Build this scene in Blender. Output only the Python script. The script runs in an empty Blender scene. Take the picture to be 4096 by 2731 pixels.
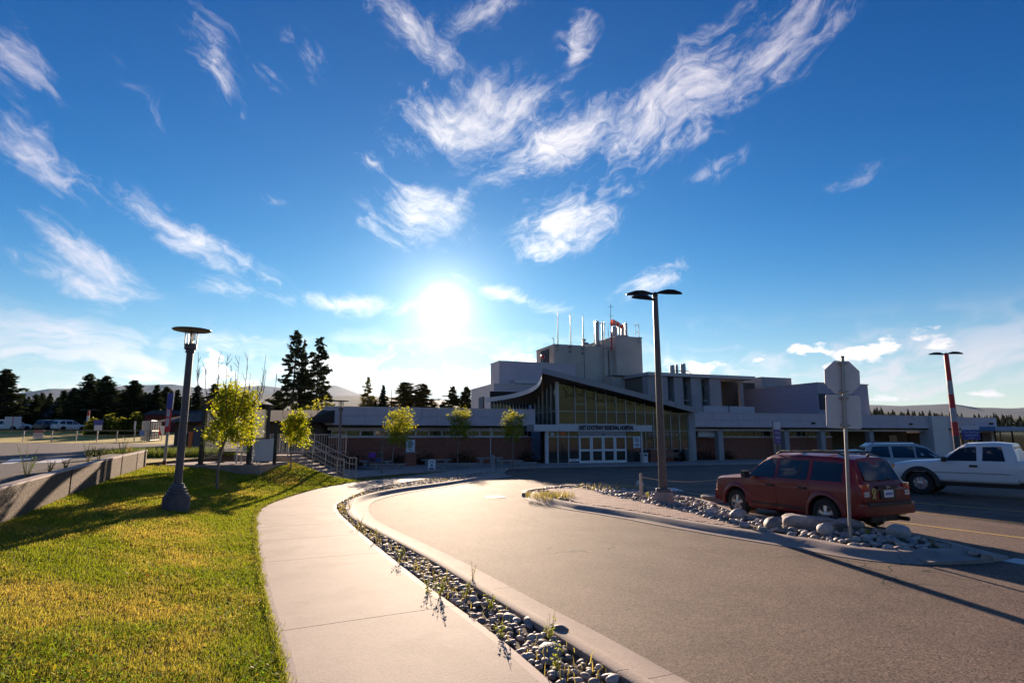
import bpy, bmesh, math, random
import numpy as np
from mathutils import Vector, Matrix, noise as mnoise
R = math.radians
rng = np.random.default_rng(7)
random.seed(7)
scn = bpy.context.scene
COL = scn.collection

# ------------------------------------------------------------------ camera
EYE = 2.1
PITCH = 9.31
FPX = 2275.0            # focal length in pixels of the 4096-wide frame (20 mm)
cam_d = bpy.data.cameras.new('camera')
cam_d.lens = 20.0; cam_d.sensor_width = 36.0; cam_d.clip_start = 0.05; cam_d.clip_end = 40000
cam = bpy.data.objects.new('camera', cam_d); COL.objects.link(cam)
cam.location = (0, 0, EYE); cam.rotation_euler = (R(90 + PITCH), 0, 0)
scn.camera = cam

# ------------------------------------------------------------------ light
SUN_EL, SUN_AZ = 12.7, -7.0          # azimuth from +Y towards +X
sun_dir = Vector((math.sin(R(SUN_AZ)) * math.cos(R(SUN_EL)), math.cos(R(SUN_AZ)) * math.cos(R(SUN_EL)), math.sin(R(SUN_EL))))
sun_d = bpy.data.lights.new('sun', 'SUN'); sun_d.energy = 2.85; sun_d.angle = R(0.5); sun_d.color = (1.0, 0.77, 0.56)
sun = bpy.data.objects.new('sun', sun_d); COL.objects.link(sun)
sun.rotation_euler = (-sun_dir).to_track_quat('-Z', 'Y').to_euler(); sun.location = (0, 0, 60)
scn.view_settings.view_transform = 'Standard'
scn.view_settings.look = 'None'
scn.view_settings.exposure = 2.05
scn.view_settings.gamma = 1.0
scn.cycles.max_bounces = 6
scn.cycles.transparent_max_bounces = 8
scn.cycles.use_denoising = True

# pixel of the photograph (4096 wide) -> direction / ground point, used to place things
_c, _s = math.cos(R(PITCH)), math.sin(R(PITCH))
def ray(px, py):
    a, b = (px - 2048) / FPX, (1365.5 - py) / FPX
    return Vector((a, _c - b * _s, _s + b * _c))
FALL = 0.0132                      # assumed fall of the drive, chosen to fit the building's shadow edge, beyond y = 22 m
def gz(y): return -FALL * max(0.0, min(y, 60.0) - 22.0)
def G(px, py, z=0.0):              # pixel -> point z metres above the ground there
    d = ray(px, py); t = (z - EYE) / d.z
    if t * d.y > 22 or t < 0: t = (z - EYE + 22 * FALL) / (d.z + FALL * d.y)
    return Vector((d.x * t, d.y * t, z + gz(d.y * t)))
def at(px, py, Y):
    d = ray(px, py); t = Y / d.y
    return Vector((d.x * t, Y, EYE + d.z * t))

# ------------------------------------------------------------------ sky
def build_world():
    w = bpy.data.worlds.new('World'); scn.world = w; w.use_nodes = True
    nt = w.node_tree; nt.nodes.clear(); L = nt.links
    N = lambda t: nt.nodes.new(t)
    def inp(sock, v):
        if hasattr(v, 'is_linked') or hasattr(v, 'links'): L.new(v, sock)
        else: sock.default_value = v
    def math_(op, a, b=0.0, c=0.0, clamp=False):
        n = N('ShaderNodeMath'); n.operation = op; n.use_clamp = clamp
        for i, v in enumerate((a, b, c)): inp(n.inputs[i], v)
        return n.outputs[0]
    def vmath(op, a, b=None, s=None):
        n = N('ShaderNodeVectorMath'); n.operation = op; inp(n.inputs[0], a)
        if b is not None: inp(n.inputs[1], b)
        if s is not None: inp(n.inputs['Scale'], s)
        return n
    def ramp(v, a, b, c=0.0, d=1.0, smooth=True):
        n = N('ShaderNodeMapRange'); n.interpolation_type = 'SMOOTHSTEP' if smooth else 'LINEAR'
        inp(n.inputs['Value'], v); n.inputs['From Min'].default_value = a; n.inputs['From Max'].default_value = b
        n.inputs['To Min'].default_value = c; n.inputs['To Max'].default_value = d
        return n.outputs[0]
    def mix(f, a, b, mode='MIX'):
        n = N('ShaderNodeMix'); n.data_type = 'RGBA'; n.blend_type = mode; n.clamp_factor = True
        inp(n.inputs[0], f); inp(n.inputs[6], a); inp(n.inputs[7], b); return n.outputs[2]
    tc = N('ShaderNodeTexCoord'); D = tc.outputs['Generated']
    sep = N('ShaderNodeSeparateXYZ'); L.new(D, sep.inputs[0])
    X, Y, Z = sep.outputs
    sky = N('ShaderNodeTexSky'); sky.sky_type = 'NISHITA'; sky.sun_disc = False
    sky.sun_elevation = R(SUN_EL); sky.sun_rotation = R(SUN_AZ); sky.altitude = 900; sky.air_density = 1.0; sky.dust_density = 0.1; sky.ozone_density = 3.0
    # deepen the blue as this very clear evening sky shows it
    hs = N('ShaderNodeHueSaturation'); hs.inputs['Saturation'].default_value = SKY_SAT; hs.inputs['Value'].default_value = 1.0
    L.new(sky.outputs[0], hs.inputs['Color'])
    skyc = hs.outputs[0]
    deg = 57.29578
    az = math_('MULTIPLY', math_('ARCTAN2', X, Y), deg)
    azw = math_('SUBTRACT', math_('PINGPONG', math_('ADD', az, 55.0 + 440), 110.0), 55.0)   # the same kind of sky goes on all the way round
    el = math_('MULTIPLY', math_('ARCSINE', Z), deg)
    cmb = N('ShaderNodeCombineXYZ'); L.new(azw, cmb.inputs[0]); L.new(el, cmb.inputs[1]); P = cmb.outputs[0]
    # ---- wisps: warped, stretched noise
    wn = N('ShaderNodeTexNoise'); wn.inputs['Scale'].default_value = 0.10; wn.inputs['Detail'].default_value = 3; L.new(P, wn.inputs['Vector'])
    warp = vmath('SCALE', vmath('SUBTRACT', wn.outputs['Color'], (0.5, 0.5, 0.5)).outputs[0], s=6.5).outputs[0]
    Pw = vmath('ADD', P, warp).outputs[0]
    def streak(rot, sx, sy, det):
        m = N('ShaderNodeMapping'); m.vector_type = 'TEXTURE'; m.inputs['Rotation'].default_value = (0, 0, R(rot)); m.inputs['Scale'].default_value = (1 / sx, 1 / sy, 1); L.new(Pw, m.inputs['Vector'])
        n = N('ShaderNodeTexNoise'); n.inputs['Scale'].default_value = 1.0; n.inputs['Detail'].default_value = det; n.inputs['Roughness'].default_value = 0.68
        n.inputs['Distortion'].default_value = 0.12; L.new(m.outputs[0], n.inputs['Vector']); return n.outputs[0]
    n1 = streak(24, 0.075, 0.36, 8.0)     # rising to the right
    n2 = streak(-30, 0.07, 0.36, 8.0)      # falling to the right
    n3 = streak(0, 0.07, 0.55, 5.0)       # level, towards the horizon
    side = ramp(azw, -14, 4)
    mfac = N('ShaderNodeMix'); mfac.data_type = 'FLOAT'; L.new(side, mfac.inputs[0]); L.new(n2, mfac.inputs[2]); L.new(n1, mfac.inputs[3])
    low = ramp(el, 9, 15)
    mf2 = N('ShaderNodeMix'); mf2.data_type = 'FLOAT'; L.new(low, mf2.inputs[0]); L.new(n3, mf2.inputs[2]); L.new(mfac.outputs[0], mf2.inputs[3])
    nz = mf2.outputs[0]
    rots = {}
    def blobs(lst, P):
        tot = 0.0; key = id(P)
        for (px, py, lx, ly, rot, wgt) in lst:
            d = ray(px, py); a = math.degrees(math.atan2(d.x, d.y)); e = math.degrees(math.asin(d.z / d.length))
            k = 57.3 / FPX / (1 + ((px - 2048) / FPX) ** 2) ** 0.5
            rot = round(rot / 8) * 8; c_, s_ = math.cos(R(rot)), math.sin(R(rot))
            if (key, rot) not in rots:
                cx = vmath('DOT_PRODUCT', P, (c_, s_, 0)).outputs['Value']; cy = vmath('DOT_PRODUCT', P, (-s_, c_, 0)).outputs['Value']
                q = N('ShaderNodeCombineXYZ'); L.new(cx, q.inputs[0]); L.new(cy, q.inputs[1]); rots[(key, rot)] = q.outputs[0]
            sx, sy = 1 / (lx * k * 1.2), 1 / (ly * k * 1.2)
            n = N('ShaderNodeVectorMath'); n.operation = 'MULTIPLY_ADD'; L.new(rots[(key, rot)], n.inputs[0]); n.inputs[1].default_value = (sx, sy, 0); n.inputs[2].default_value = (-(a * c_ + e * s_) * sx, -(-a * s_ + e * c_) * sy, 0)
            r2 = vmath('LENGTH', n.outputs[0]).outputs['Value']
            v = math_('MULTIPLY_ADD', r2, -wgt / 1.25, wgt)
            tot = math_('MAXIMUM', tot, v)
        return tot
    Pb = vmath('ADD', P, vmath('SCALE', warp, s=0.45).outputs[0]).outputs[0]
    wisp = blobs(WISPS, Pb)
    dens = ramp(math_('ADD', math_('MULTIPLY', wisp, 0.95), math_('MULTIPLY', math_('SUBTRACT', nz, 0.5), 2.3)), 0.26, 1.22)
    dens = math_('MULTIPLY', dens, ramp(wisp, 0.02, 0.35))
    # ---- small heaped clouds low down
    cn = N('ShaderNodeTexNoise'); cn.inputs['Scale'].default_value = 0.55; cn.inputs['Detail'].default_value = 8; cn.inputs['Roughness'].default_value = 0.55
    m = N('ShaderNodeMapping'); m.inputs['Scale'].default_value = (0.8, 1.5, 1); L.new(P, m.inputs['Vector']); L.new(m.outputs[0], cn.inputs['Vector'])
    heap = blobs(HEAPS, P)
    hd = ramp(math_('ADD', heap, math_('MULTIPLY', math_('SUBTRACT', cn.outputs[0], 0.5), 1.9)), 0.42, 0.70)
    hd = math_('MULTIPLY', hd, ramp(heap, 0.05, 0.3))
    # ---- thin veil near the horizon
    vn = N('ShaderNodeTexNoise'); vn.inputs['Scale'].default_value = 1.0; vn.inputs['Detail'].default_value = 6
    m = N('ShaderNodeMapping'); m.inputs['Scale'].default_value = (0.035, 0.42, 1); m.inputs['Rotation'].default_value = (0, 0, R(3)); L.new(Pw, m.inputs['Vector']); L.new(m.outputs[0], vn.inputs['Vector'])
    veil = math_('MULTIPLY', ramp(vn.outputs[0], 0.44, 0.66), ramp(el, 4.0, 12.0, 1.0, 0.0))
    # ---- angle from the sun
    dot = vmath('DOT_PRODUCT', D, tuple(sun_dir)).outputs['Value']
    ang = math_('MULTIPLY', math_('ARCCOSINE', math_('MINIMUM', dot, 0.99999)), deg)
    near = ramp(ang, 4, 45, 1.0, 0.0)
    cb = math_('MULTIPLY_ADD', near, CLOUD_NEAR, CLOUD_FAR)
    ccol = vmath('SCALE', mix(near, (0.95, 0.88, 0.96, 1), (1.0, 0.93, 0.82, 1)), s=cb).outputs[0]
    # heaped clouds: greyer undersides come from their own thickness
    hcol = vmath('SCALE', mix(ramp(cn.outputs[0], 0.45, 0.7), (1.0, 0.95, 0.9, 1), (0.74, 0.74, 0.80, 1)), s=math_('MULTIPLY', cb, 1.25)).outputs[0]
    gm = N('ShaderNodeGamma'); gm.inputs[1].default_value = SKY_GAMMA; L.new(vmath('SCALE', skyc, s=1 / 3.0).outputs[0], gm.inputs[0])
    c = vmath('SCALE', vmath('MULTIPLY', gm.outputs[0], (0.40, 0.92, 1.13)).outputs[0], s=SKY_K * 3.0).outputs[0]
    dv = vmath('DIVIDE', c, vmath('ADD', vmath('SCALE', c, s=0.30).outputs[0], (1.0, 1.0, 1.0)).outputs[0]); c = dv.outputs[0]      # the film's shoulder keeps the sky near the sun from clipping
    hz = math_('MULTIPLY', math_('EXPONENT', math_('MULTIPLY', math_('POWER', math_('DIVIDE', math_('MAXIMUM', el, 0.0), HZ_EL), 1.5), -1.0)), HZ_F)
    c = mix(hz, c, vmath('SCALE', (1.0, 0.90, 0.77), s=math_('MULTIPLY_ADD', near, 0.5, HZ_B)).outputs[0])
    c = mix(math_('MULTIPLY', veil, 0.75), c, ccol)
    c = mix(math_("MULTIPLY", dens, 0.8), c, ccol)
    c = mix(hd, c, hcol)
    # ---- the aureole round the sun in thin high cloud
    g1 = math_('MULTIPLY', math_('EXPONENT', math_('MULTIPLY', math_('POWER', math_("DIVIDE", ang, 1.15), 2.0), -1.0)), GLOW1)
    g2 = math_('MULTIPLY', math_('EXPONENT', math_('MULTIPLY', math_("DIVIDE", ang, 2.7), -1.0)), GLOW2)
    gl = vmath('SCALE', (1.0, 0.93, 0.80), s=math_('ADD', g1, g2)).outputs[0]
    c = vmath('ADD', c, gl).outputs[0]
    bg = N('ShaderNodeBackground'); bg.inputs['Strength'].default_value = SKY_STRENGTH; L.new(c, bg.inputs[0])
    out = N('ShaderNodeOutputWorld'); L.new(bg.outputs[0], out.inputs[0])
    w.cycles.sampling_method = 'MANUAL'; w.cycles.sample_map_resolution = 512
SKY_STRENGTH = 0.12
SKY_SAT = 1.15
SKY_GAMMA = 1.5
HZ_EL, HZ_F, HZ_B = 7.0, 0.72, 2.05
SKY_K = 0.268
CLOUD_FAR, CLOUD_NEAR = 1.9, 1.4
GLOW1, GLOW2 = 16.0, 3.0
# (px, py, half length, half width, tilt, weight) as seen on the photograph
WISPS = [
 (1900, 480, 330, 165, 8, 1.0), (2250, 560, 420, 150, 14, 0.95), (2700, 400, 520, 170, 24, 1.0), (3120, 170, 520, 130, 27, 0.85), (2150, 620, 300, 80, 10, 0.8),
 (1620, 60, 300, 90, -32, 0.85), (1980, 60, 320, 70, 18, 0.8), (2300, 190, 90, 190, -20, 0.6),
 (1680, 850, 250, 150, -10, 0.95), (2260, 890, 260, 130, 12, 1.0), (1500, 660, 110, 50, -22, 0.7), (2540, 750, 100, 45, 5, 0.8), (2820, 685, 170, 50, 14, 0.6), (3500, 705, 260, 45, 16, 0.55),
 (2590, 1130, 230, 60, 22, 0.65), (1390, 1225, 330, 45, -3, 0.9), (2080, 1190, 330, 50, -12, 0.7),
 (870, 250, 120, 260, 22, 0.55), (1260, 210, 180, 110, 10, 0.55), (560, 400, 170, 120, -40, 0.45), (140, 640, 230, 160, -30, 0.85), (80, 180, 160, 260, 30, 0.6), (1080, 290, 110, 50, -12, 0.5), (1120, 790, 120, 40, 0, 0.5),
 (330, 1010, 330, 110, -22, 0.85), (330, 1130, 260, 60, -12, 0.8), (740, 940, 480, 65, -25, 0.8), (900, 1160, 260, 45, -6, 0.6), (250, 1310, 420, 60, -5, 0.75), (800, 1330, 400, 50, -5, 0.6), (600, 850, 420, 40, -20, 0.5),
 (3700, 1440, 420, 30, 2, 0.5), (3600, 1500, 500, 30, 0, 0.5), (250, 1440, 400, 40, -4, 0.6)]
HEAPS = [
 (3260, 1405, 110, 40, 0, 0.85), (3480, 1400, 250, 50, 12, 1.0), (3760, 1390, 90, 35, 0, 0.8), (3650, 1590, 260, 25, 3, 0.6), (3950, 1575, 160, 22, 0, 0.6),
 (1690, 1520, 90, 60, -10, 0.85), (1770, 1560, 120, 40, -8, 0.8), (2780, 1480, 120, 50, 0, 0.9), (860, 1450, 90, 65, -15, 0.8), (930, 1510, 120, 40, -10, 0.8), (580, 1510, 160, 22, 0, 0.6), (1330, 1452, 90, 16, 0, 0.5), (3050, 1435, 70, 25, 10, 0.6), (100, 1545, 180, 22, 0, 0.55), (2120, 1440, 110, 45, 0, 0.7)]
build_world()
# ------------------------------------------------------------------ materials
MATS = {}
def mat(name, col, rough=0.7, metal=0.0, var=0.0, scale=6.0, bump=0.0, bscale=40.0, col2=None, spec=0.5, trans=0.0, coat=0.0, world=False, stretch=None, alpha=1.0, attr=None, detail=6, transm=0.0, c3=None, c3scale=1.0, bdist=0.02, speck=0.0, spscale=60.0, crack=0.0):
    if name in MATS: return MATS[name]
    m = bpy.data.materials.new(name); m.use_nodes = True
    nt = m.node_tree; L = nt.links; b = nt.nodes['Principled BSDF']
    b.inputs['Roughness'].default_value = rough; b.inputs['Metallic'].default_value = metal
    b.inputs['Specular IOR Level'].default_value = spec; b.inputs['Coat Weight'].default_value = coat
    b.inputs['Transmission Weight'].default_value = transm; b.inputs['Alpha'].default_value = alpha
    c = tuple(col) + (1,)
    b.inputs['Base Color'].default_value = c
    src = None
    if world:
        g = nt.nodes.new('ShaderNodeNewGeometry'); vec = g.outputs['Position']
    else:
        t = nt.nodes.new('ShaderNodeTexCoord'); vec = t.outputs['Object']
    if stretch:
        mp = nt.nodes.new('ShaderNodeMapping'); mp.inputs['Scale'].default_value = stretch; L.new(vec, mp.inputs[0]); vec = mp.outputs[0]
    if var > 0 or col2:
        n = nt.nodes.new('ShaderNodeTexNoise'); n.inputs['Scale'].default_value = scale; n.inputs['Detail'].default_value = detail; n.inputs['Roughness'].default_value = 0.65; L.new(vec, n.inputs['Vector'])
        mr = nt.nodes.new('ShaderNodeMapRange'); mr.inputs['From Min'].default_value = 0.3; mr.inputs['From Max'].default_value = 0.7; L.new(n.outputs[0], mr.inputs[0])
        mx = nt.nodes.new('ShaderNodeMix'); mx.data_type = 'RGBA'; L.new(mr.outputs[0], mx.inputs[0])
        if col2 is None:
            mx.inputs[6].default_value = tuple(x * (1 - var) for x in col) + (1,); mx.inputs[7].default_value = tuple(min(1, x * (1 + var)) for x in col) + (1,)
        else:
            mx.inputs[6].default_value = c; mx.inputs[7].default_value = tuple(col2) + (1,)
        src = mx.outputs[2]
    if c3 is not None:
        n = nt.nodes.new('ShaderNodeTexNoise'); n.inputs['Scale'].default_value = c3scale; n.inputs['Detail'].default_value = 5; L.new(vec, n.inputs['Vector'])
        mr = nt.nodes.new('ShaderNodeMapRange'); mr.interpolation_type = 'SMOOTHSTEP'; mr.inputs['From Min'].default_value = 0.5; mr.inputs['From Max'].default_value = 0.68; L.new(n.outputs[0], mr.inputs[0])
        mx = nt.nodes.new('ShaderNodeMix'); mx.data_type = 'RGBA'; L.new(mr.outputs[0], mx.inputs[0])
        if src: L.new(src, mx.inputs[6])
        else: mx.inputs[6].default_value = c
        mx.inputs[7].default_value = tuple(c3) + (1,); src = mx.outputs[2]
    if speck > 0:      # single grains of aggregate
        v = nt.nodes.new('ShaderNodeTexVoronoi'); v.inputs['Scale'].default_value = spscale; L.new(vec, v.inputs['Vector'])
        sx = nt.nodes.new('ShaderNodeSeparateColor'); L.new(v.outputs['Color'], sx.inputs[0])
        mr = nt.nodes.new('ShaderNodeMapRange'); mr.inputs['To Min'].default_value = 1 - speck; mr.inputs['To Max'].default_value = 1 + speck; L.new(sx.outputs[0], mr.inputs[0])
        ms_ = nt.nodes.new('ShaderNodeVectorMath'); ms_.operation = 'SCALE'
        if src: L.new(src, ms_.inputs[0])
        else: ms_.inputs[0].default_value = tuple(col)
        L.new(mr.outputs[0], ms_.inputs['Scale']); src = ms_.outputs[0]
    if crack > 0:
        w_ = nt.nodes.new('ShaderNodeTexNoise'); w_.inputs['Scale'].default_value = 1.3; L.new(vec, w_.inputs['Vector']); va = nt.nodes.new('ShaderNodeVectorMath'); va.operation = 'MULTIPLY_ADD'; L.new(w_.outputs['Color'], va.inputs[0]); va.inputs[1].default_value = (.9, .9, .9); L.new(vec, va.inputs[2])
        v = nt.nodes.new('ShaderNodeTexVoronoi'); v.feature = 'DISTANCE_TO_EDGE'; v.inputs['Scale'].default_value = crack; L.new(va.outputs[0], v.inputs['Vector'])
        n2_ = nt.nodes.new('ShaderNodeTexNoise'); n2_.inputs['Scale'].default_value = .25; L.new(vec, n2_.inputs['Vector'])
        th = nt.nodes.new('ShaderNodeMapRange'); th.inputs['From Min'].default_value = .48; th.inputs['From Max'].default_value = .62; th.inputs['To Min'].default_value = 0.0; th.inputs['To Max'].default_value = .010; L.new(n2_.outputs[0], th.inputs[0])
        lt = nt.nodes.new('ShaderNodeMath'); lt.operation = 'LESS_THAN'; L.new(v.outputs['Distance'], lt.inputs[0]); L.new(th.outputs[0], lt.inputs[1])
        mx = nt.nodes.new('ShaderNodeMix'); mx.data_type = 'RGBA'; L.new(lt.outputs[0], mx.inputs[0]); L.new(src, mx.inputs[6]); mx.inputs[7].default_value = (.03, .026, .024, 1); src = mx.outputs[2]
    if attr:
        a = nt.nodes.new('ShaderNodeAttribute'); a.attribute_name = attr
        if src:
            mx = nt.nodes.new('ShaderNodeMix'); mx.data_type = 'RGBA'; mx.blend_type = 'MULTIPLY'; mx.inputs[0].default_value = 1.0
            L.new(src, mx.inputs[6]); L.new(a.outputs['Color'], mx.inputs[7]); src = mx.outputs[2]
        else: src = a.outputs['Color']
    if src: L.new(src, b.inputs['Base Color'])
    if bump > 0:
        n = nt.nodes.new('ShaderNodeTexNoise'); n.inputs['Scale'].default_value = bscale; n.inputs['Detail'].default_value = 5; L.new(vec, n.inputs['Vector'])
        bp = nt.nodes.new('ShaderNodeBump'); bp.inputs['Strength'].default_value = bump; bp.inputs['Distance'].default_value = bdist; L.new(n.outputs[0], bp.inputs['Height']); L.new(bp.outputs[0], b.inputs['Normal'])
    if trans > 0:
        tr = nt.nodes.new('ShaderNodeBsdfTranslucent'); ms = nt.nodes.new('ShaderNodeMixShader'); ms.inputs[0].default_value = trans
        tr.inputs[0].default_value = c
        if src: L.new(src, tr.inputs[0])
        L.new(b.outputs[0], ms.inputs[1]); L.new(tr.outputs[0], ms.inputs[2]); L.new(ms.outputs[0], nt.nodes['Material Output'].inputs[0])
    MATS[name] = m
    return m
def brick_mat(name, c1, c2, mortar, sx, sy, rotx=True, bump=0.4, vertical=True):
    m = bpy.data.materials.new(name); m.use_nodes = True; nt = m.node_tree; L = nt.links; b = nt.nodes['Principled BSDF']; b.inputs['Roughness'].default_value = 0.85
    t = nt.nodes.new('ShaderNodeTexCoord'); mp = nt.nodes.new('ShaderNodeMapping')
    sp = nt.nodes.new('ShaderNodeSeparateXYZ'); L.new(t.outputs['Object'], sp.inputs[0])
    ad = nt.nodes.new('ShaderNodeMath'); ad.operation = 'ADD'; L.new(sp.outputs[0], ad.inputs[0]); L.new(sp.outputs[1], ad.inputs[1])
    cm = nt.nodes.new('ShaderNodeCombineXYZ'); L.new(ad.outputs[0], cm.inputs[0]); L.new(sp.outputs[2], cm.inputs[1])
    br = nt.nodes.new('ShaderNodeTexBrick'); br.inputs['Scale'].default_value = 1.0; br.inputs['Brick Width'].default_value = sx; br.inputs['Row Height'].default_value = sy; br.inputs['Mortar Size'].default_value = 0.006
    br.inputs['Color1'].default_value = c1 + (1,); br.inputs['Color2'].default_value = c2 + (1,); br.inputs['Mortar'].default_value = mortar + (1,)
    L.new(cm.outputs[0], br.inputs[0]); L.new(br.outputs[0], b.inputs['Base Color'])
    bp = nt.nodes.new('ShaderNodeBump'); bp.inputs['Strength'].default_value = bump; bp.inputs['Distance'].default_value = 0.01; bp.invert = True; L.new(br.outputs['Fac'], bp.inputs['Height']); L.new(bp.outputs[0], b.inputs['Normal'])
    MATS[name] = m; return m
def corrugated_mat(name, col, pitch=0.12, rough=0.45, metal=0.0):
    m = bpy.data.materials.new(name); m.use_nodes = True; nt = m.node_tree; L = nt.links; b = nt.nodes['Principled BSDF']; b.inputs['Roughness'].default_value = rough; b.inputs['Base Color'].default_value = col + (1,); b.inputs['Metallic'].default_value = metal
    t = nt.nodes.new('ShaderNodeTexCoord'); w = nt.nodes.new('ShaderNodeTexWave'); w.bands_direction = 'Z'; w.inputs['Scale'].default_value = 0.314 / pitch
    L.new(t.outputs['Object'], w.inputs[0]); bp = nt.nodes.new('ShaderNodeBump'); bp.inputs['Strength'].default_value = 0.6; bp.inputs['Distance'].default_value = 0.03; L.new(w.outputs[1], bp.inputs['Height']); L.new(bp.outputs[0], b.inputs['Normal'])
    MATS[name] = m; return m

# ------------------------------------------------------------------ mesh builder
class MB:
    def __init__(s): s.v = []; s.f = []; s.mi = []; s.cur = 0
    def add(s, vs, fs):
        o = len(s.v); s.v += [tuple(p) for p in vs]; s.f += [tuple(i + o for i in f) for f in fs]; s.mi += [s.cur] * len(fs); return s
    def box(s, x0, x1, y0, y1, z0, z1):
        return s.add([(x0, y0, z0), (x1, y0, z0), (x1, y1, z0), (x0, y1, z0), (x0, y0, z1), (x1, y0, z1), (x1, y1, z1), (x0, y1, z1)],
                     [(0, 3, 2, 1), (4, 5, 6, 7), (0, 1, 5, 4), (1, 2, 6, 5), (2, 3, 7, 6), (3, 0, 4, 7)])
    def prism(s, poly, z0, z1):
        n = len(poly); a = [(p[0], p[1], z0 if not callable(z0) else z0(p)) for p in poly] + [(p[0], p[1], z1 if not callable(z1) else z1(p)) for p in poly]
        return s.add(a, [tuple(range(n - 1, -1, -1)), tuple(range(n, 2 * n))] + [(i, (i + 1) % n, n + (i + 1) % n, n + i) for i in range(n)])
    def extr(s, poly, axis, a, b):          # polygon in the two other axes, extruded along axis from a to b
        def mk(p, t): return {'x': (t, p[0], p[1]), 'y': (p[0], t, p[1]), 'z': (p[0], p[1], t)}[axis]
        n = len(poly); vs = [mk(p, a) for p in poly] + [mk(p, b) for p in poly]
        return s.add(vs, [tuple(range(n - 1, -1, -1)), tuple(range(n, 2 * n))] + [(i, (i + 1) % n, n + (i + 1) % n, n + i) for i in range(n)])
    def cyl(s, p0, p1, r0, r1=None, n=12, caps=True):
        r1 = r0 if r1 is None else r1; p0 = Vector(p0); p1 = Vector(p1); d = (p1 - p0).normalized()
        a = d.orthogonal().normalized(); b = d.cross(a); vs = []
        for p, r in ((p0, r0), (p1, r1)):
            for i in range(n):
                t = 2 * math.pi * i / n; vs.append(p + a * (r * math.cos(t)) + b * (r * math.sin(t)))
        fs = [(i, (i + 1) % n, n + (i + 1) % n, n + i) for i in range(n)]
        if caps: fs += [tuple(range(n - 1, -1, -1)), tuple(range(n, 2 * n))]
        return s.add(vs, fs)
    def tube(s, pts, r, n=8):
        pts = [Vector(p) for p in pts]; rs = r if isinstance(r, (list, tuple)) else [r] * len(pts); vs = []; fs = []
        a = None
        for k, p in enumerate(pts):
            d = (pts[min(k + 1, len(pts) - 1)] - pts[max(k - 1, 0)]).normalized()
            a = d.orthogonal().normalized() if a is None else (a - d * a.dot(d)).normalized()
            b = d.cross(a)
            for i in range(n):
                t = 2 * math.pi * i / n; vs.append(p + (a * math.cos(t) + b * math.sin(t)) * rs[k])
        for k in range(len(pts) - 1):
            for i in range(n): fs.append((k * n + i, k * n + (i + 1) % n, (k + 1) * n + (i + 1) % n, (k + 1) * n + i))
        fs += [tuple(range(n - 1, -1, -1)), tuple(range((len(pts) - 1) * n, len(pts) * n))]
        return s.add(vs, fs)
    def lathe(s, prof, n=24, c=(0, 0, 0), axis='z'):
        vs = []; fs = []
        for (r, z) in prof:
            for i in range(n):
                t = 2 * math.pi * i / n; p = (r * math.cos(t), r * math.sin(t), z)
                if axis == 'y': p = (p[0], p[2], p[1])
                if axis == 'x': p = (p[2], p[0], p[1])
                vs.append((p[0] + c[0], p[1] + c[1], p[2] + c[2]))
        m = len(prof)
        for k in range(m - 1):
            for i in range(n): fs.append((k * n + i, k * n + (i + 1) % n, (k + 1) * n + (i + 1) % n, (k + 1) * n + i))
        if prof[0][0] > 1e-6: fs.append(tuple(range(n - 1, -1, -1)))
        if prof[-1][0] > 1e-6: fs.append(tuple(range((m - 1) * n, m * n)))
        return s.add(vs, fs)
    def quad(s, a, b, c, d): return s.add([a, b, c, d], [(0, 1, 2, 3)])
    def mesh(s, name, mats, smooth=None, bevel=0.0):
        me = bpy.data.meshes.new(name); me.from_pydata(s.v, [], s.f)
        for m in (mats if isinstance(mats, (list, tuple)) else [mats]): me.materials.append(m)
        if any(s.mi): me.polygons.foreach_set('material_index', s.mi)
        bm = bmesh.new(); bm.from_mesh(me); bmesh.ops.recalc_face_normals(bm, faces=bm.faces)
        if bevel > 0:
            es = [e for e in bm.edges if len(e.link_faces) == 2 and e.calc_face_angle(0) > 0.5]
            bmesh.ops.bevel(bm, geom=es, offset=bevel, segments=2, profile=0.7, affect='EDGES', clamp_overlap=True)
        bm.to_mesh(me); bm.free()
        if smooth is not None:
            me.polygons.foreach_set('use_smooth', [True] * len(me.polygons)); me.set_sharp_from_angle(angle=R(smooth))
        me.update(); return me
    def build(s, name, mats, parent=None, smooth=None, bevel=0.0):
        return link(name, s.mesh(name, mats, smooth, bevel), parent)
def link(name, me, parent=None):
    o = bpy.data.objects.new(name, me); COL.objects.link(o); o.parent = parent; return o
def tag(o, label=None, cat=None, group=None, kind=None):
    if label: o['label'] = label
    if cat: o['category'] = cat
    if group: o['group'] = group
    if kind: o['kind'] = kind
    return o
def thing(name, label, cat, loc=(0, 0, 0), rz=0.0, group=None):
    o = bpy.data.objects.new(name, None); COL.objects.link(o); o.location = loc; o.rotation_euler = (0, 0, rz); o.empty_display_size = 0.2
    return tag(o, label, cat, group)
def copy_tree(o, parent=None):
    c = o.copy(); COL.objects.link(c); c.parent = parent
    for ch in list(o.children): copy_tree(ch, c)
    return c
def struct(o): o['kind'] = 'structure'; return o
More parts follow.
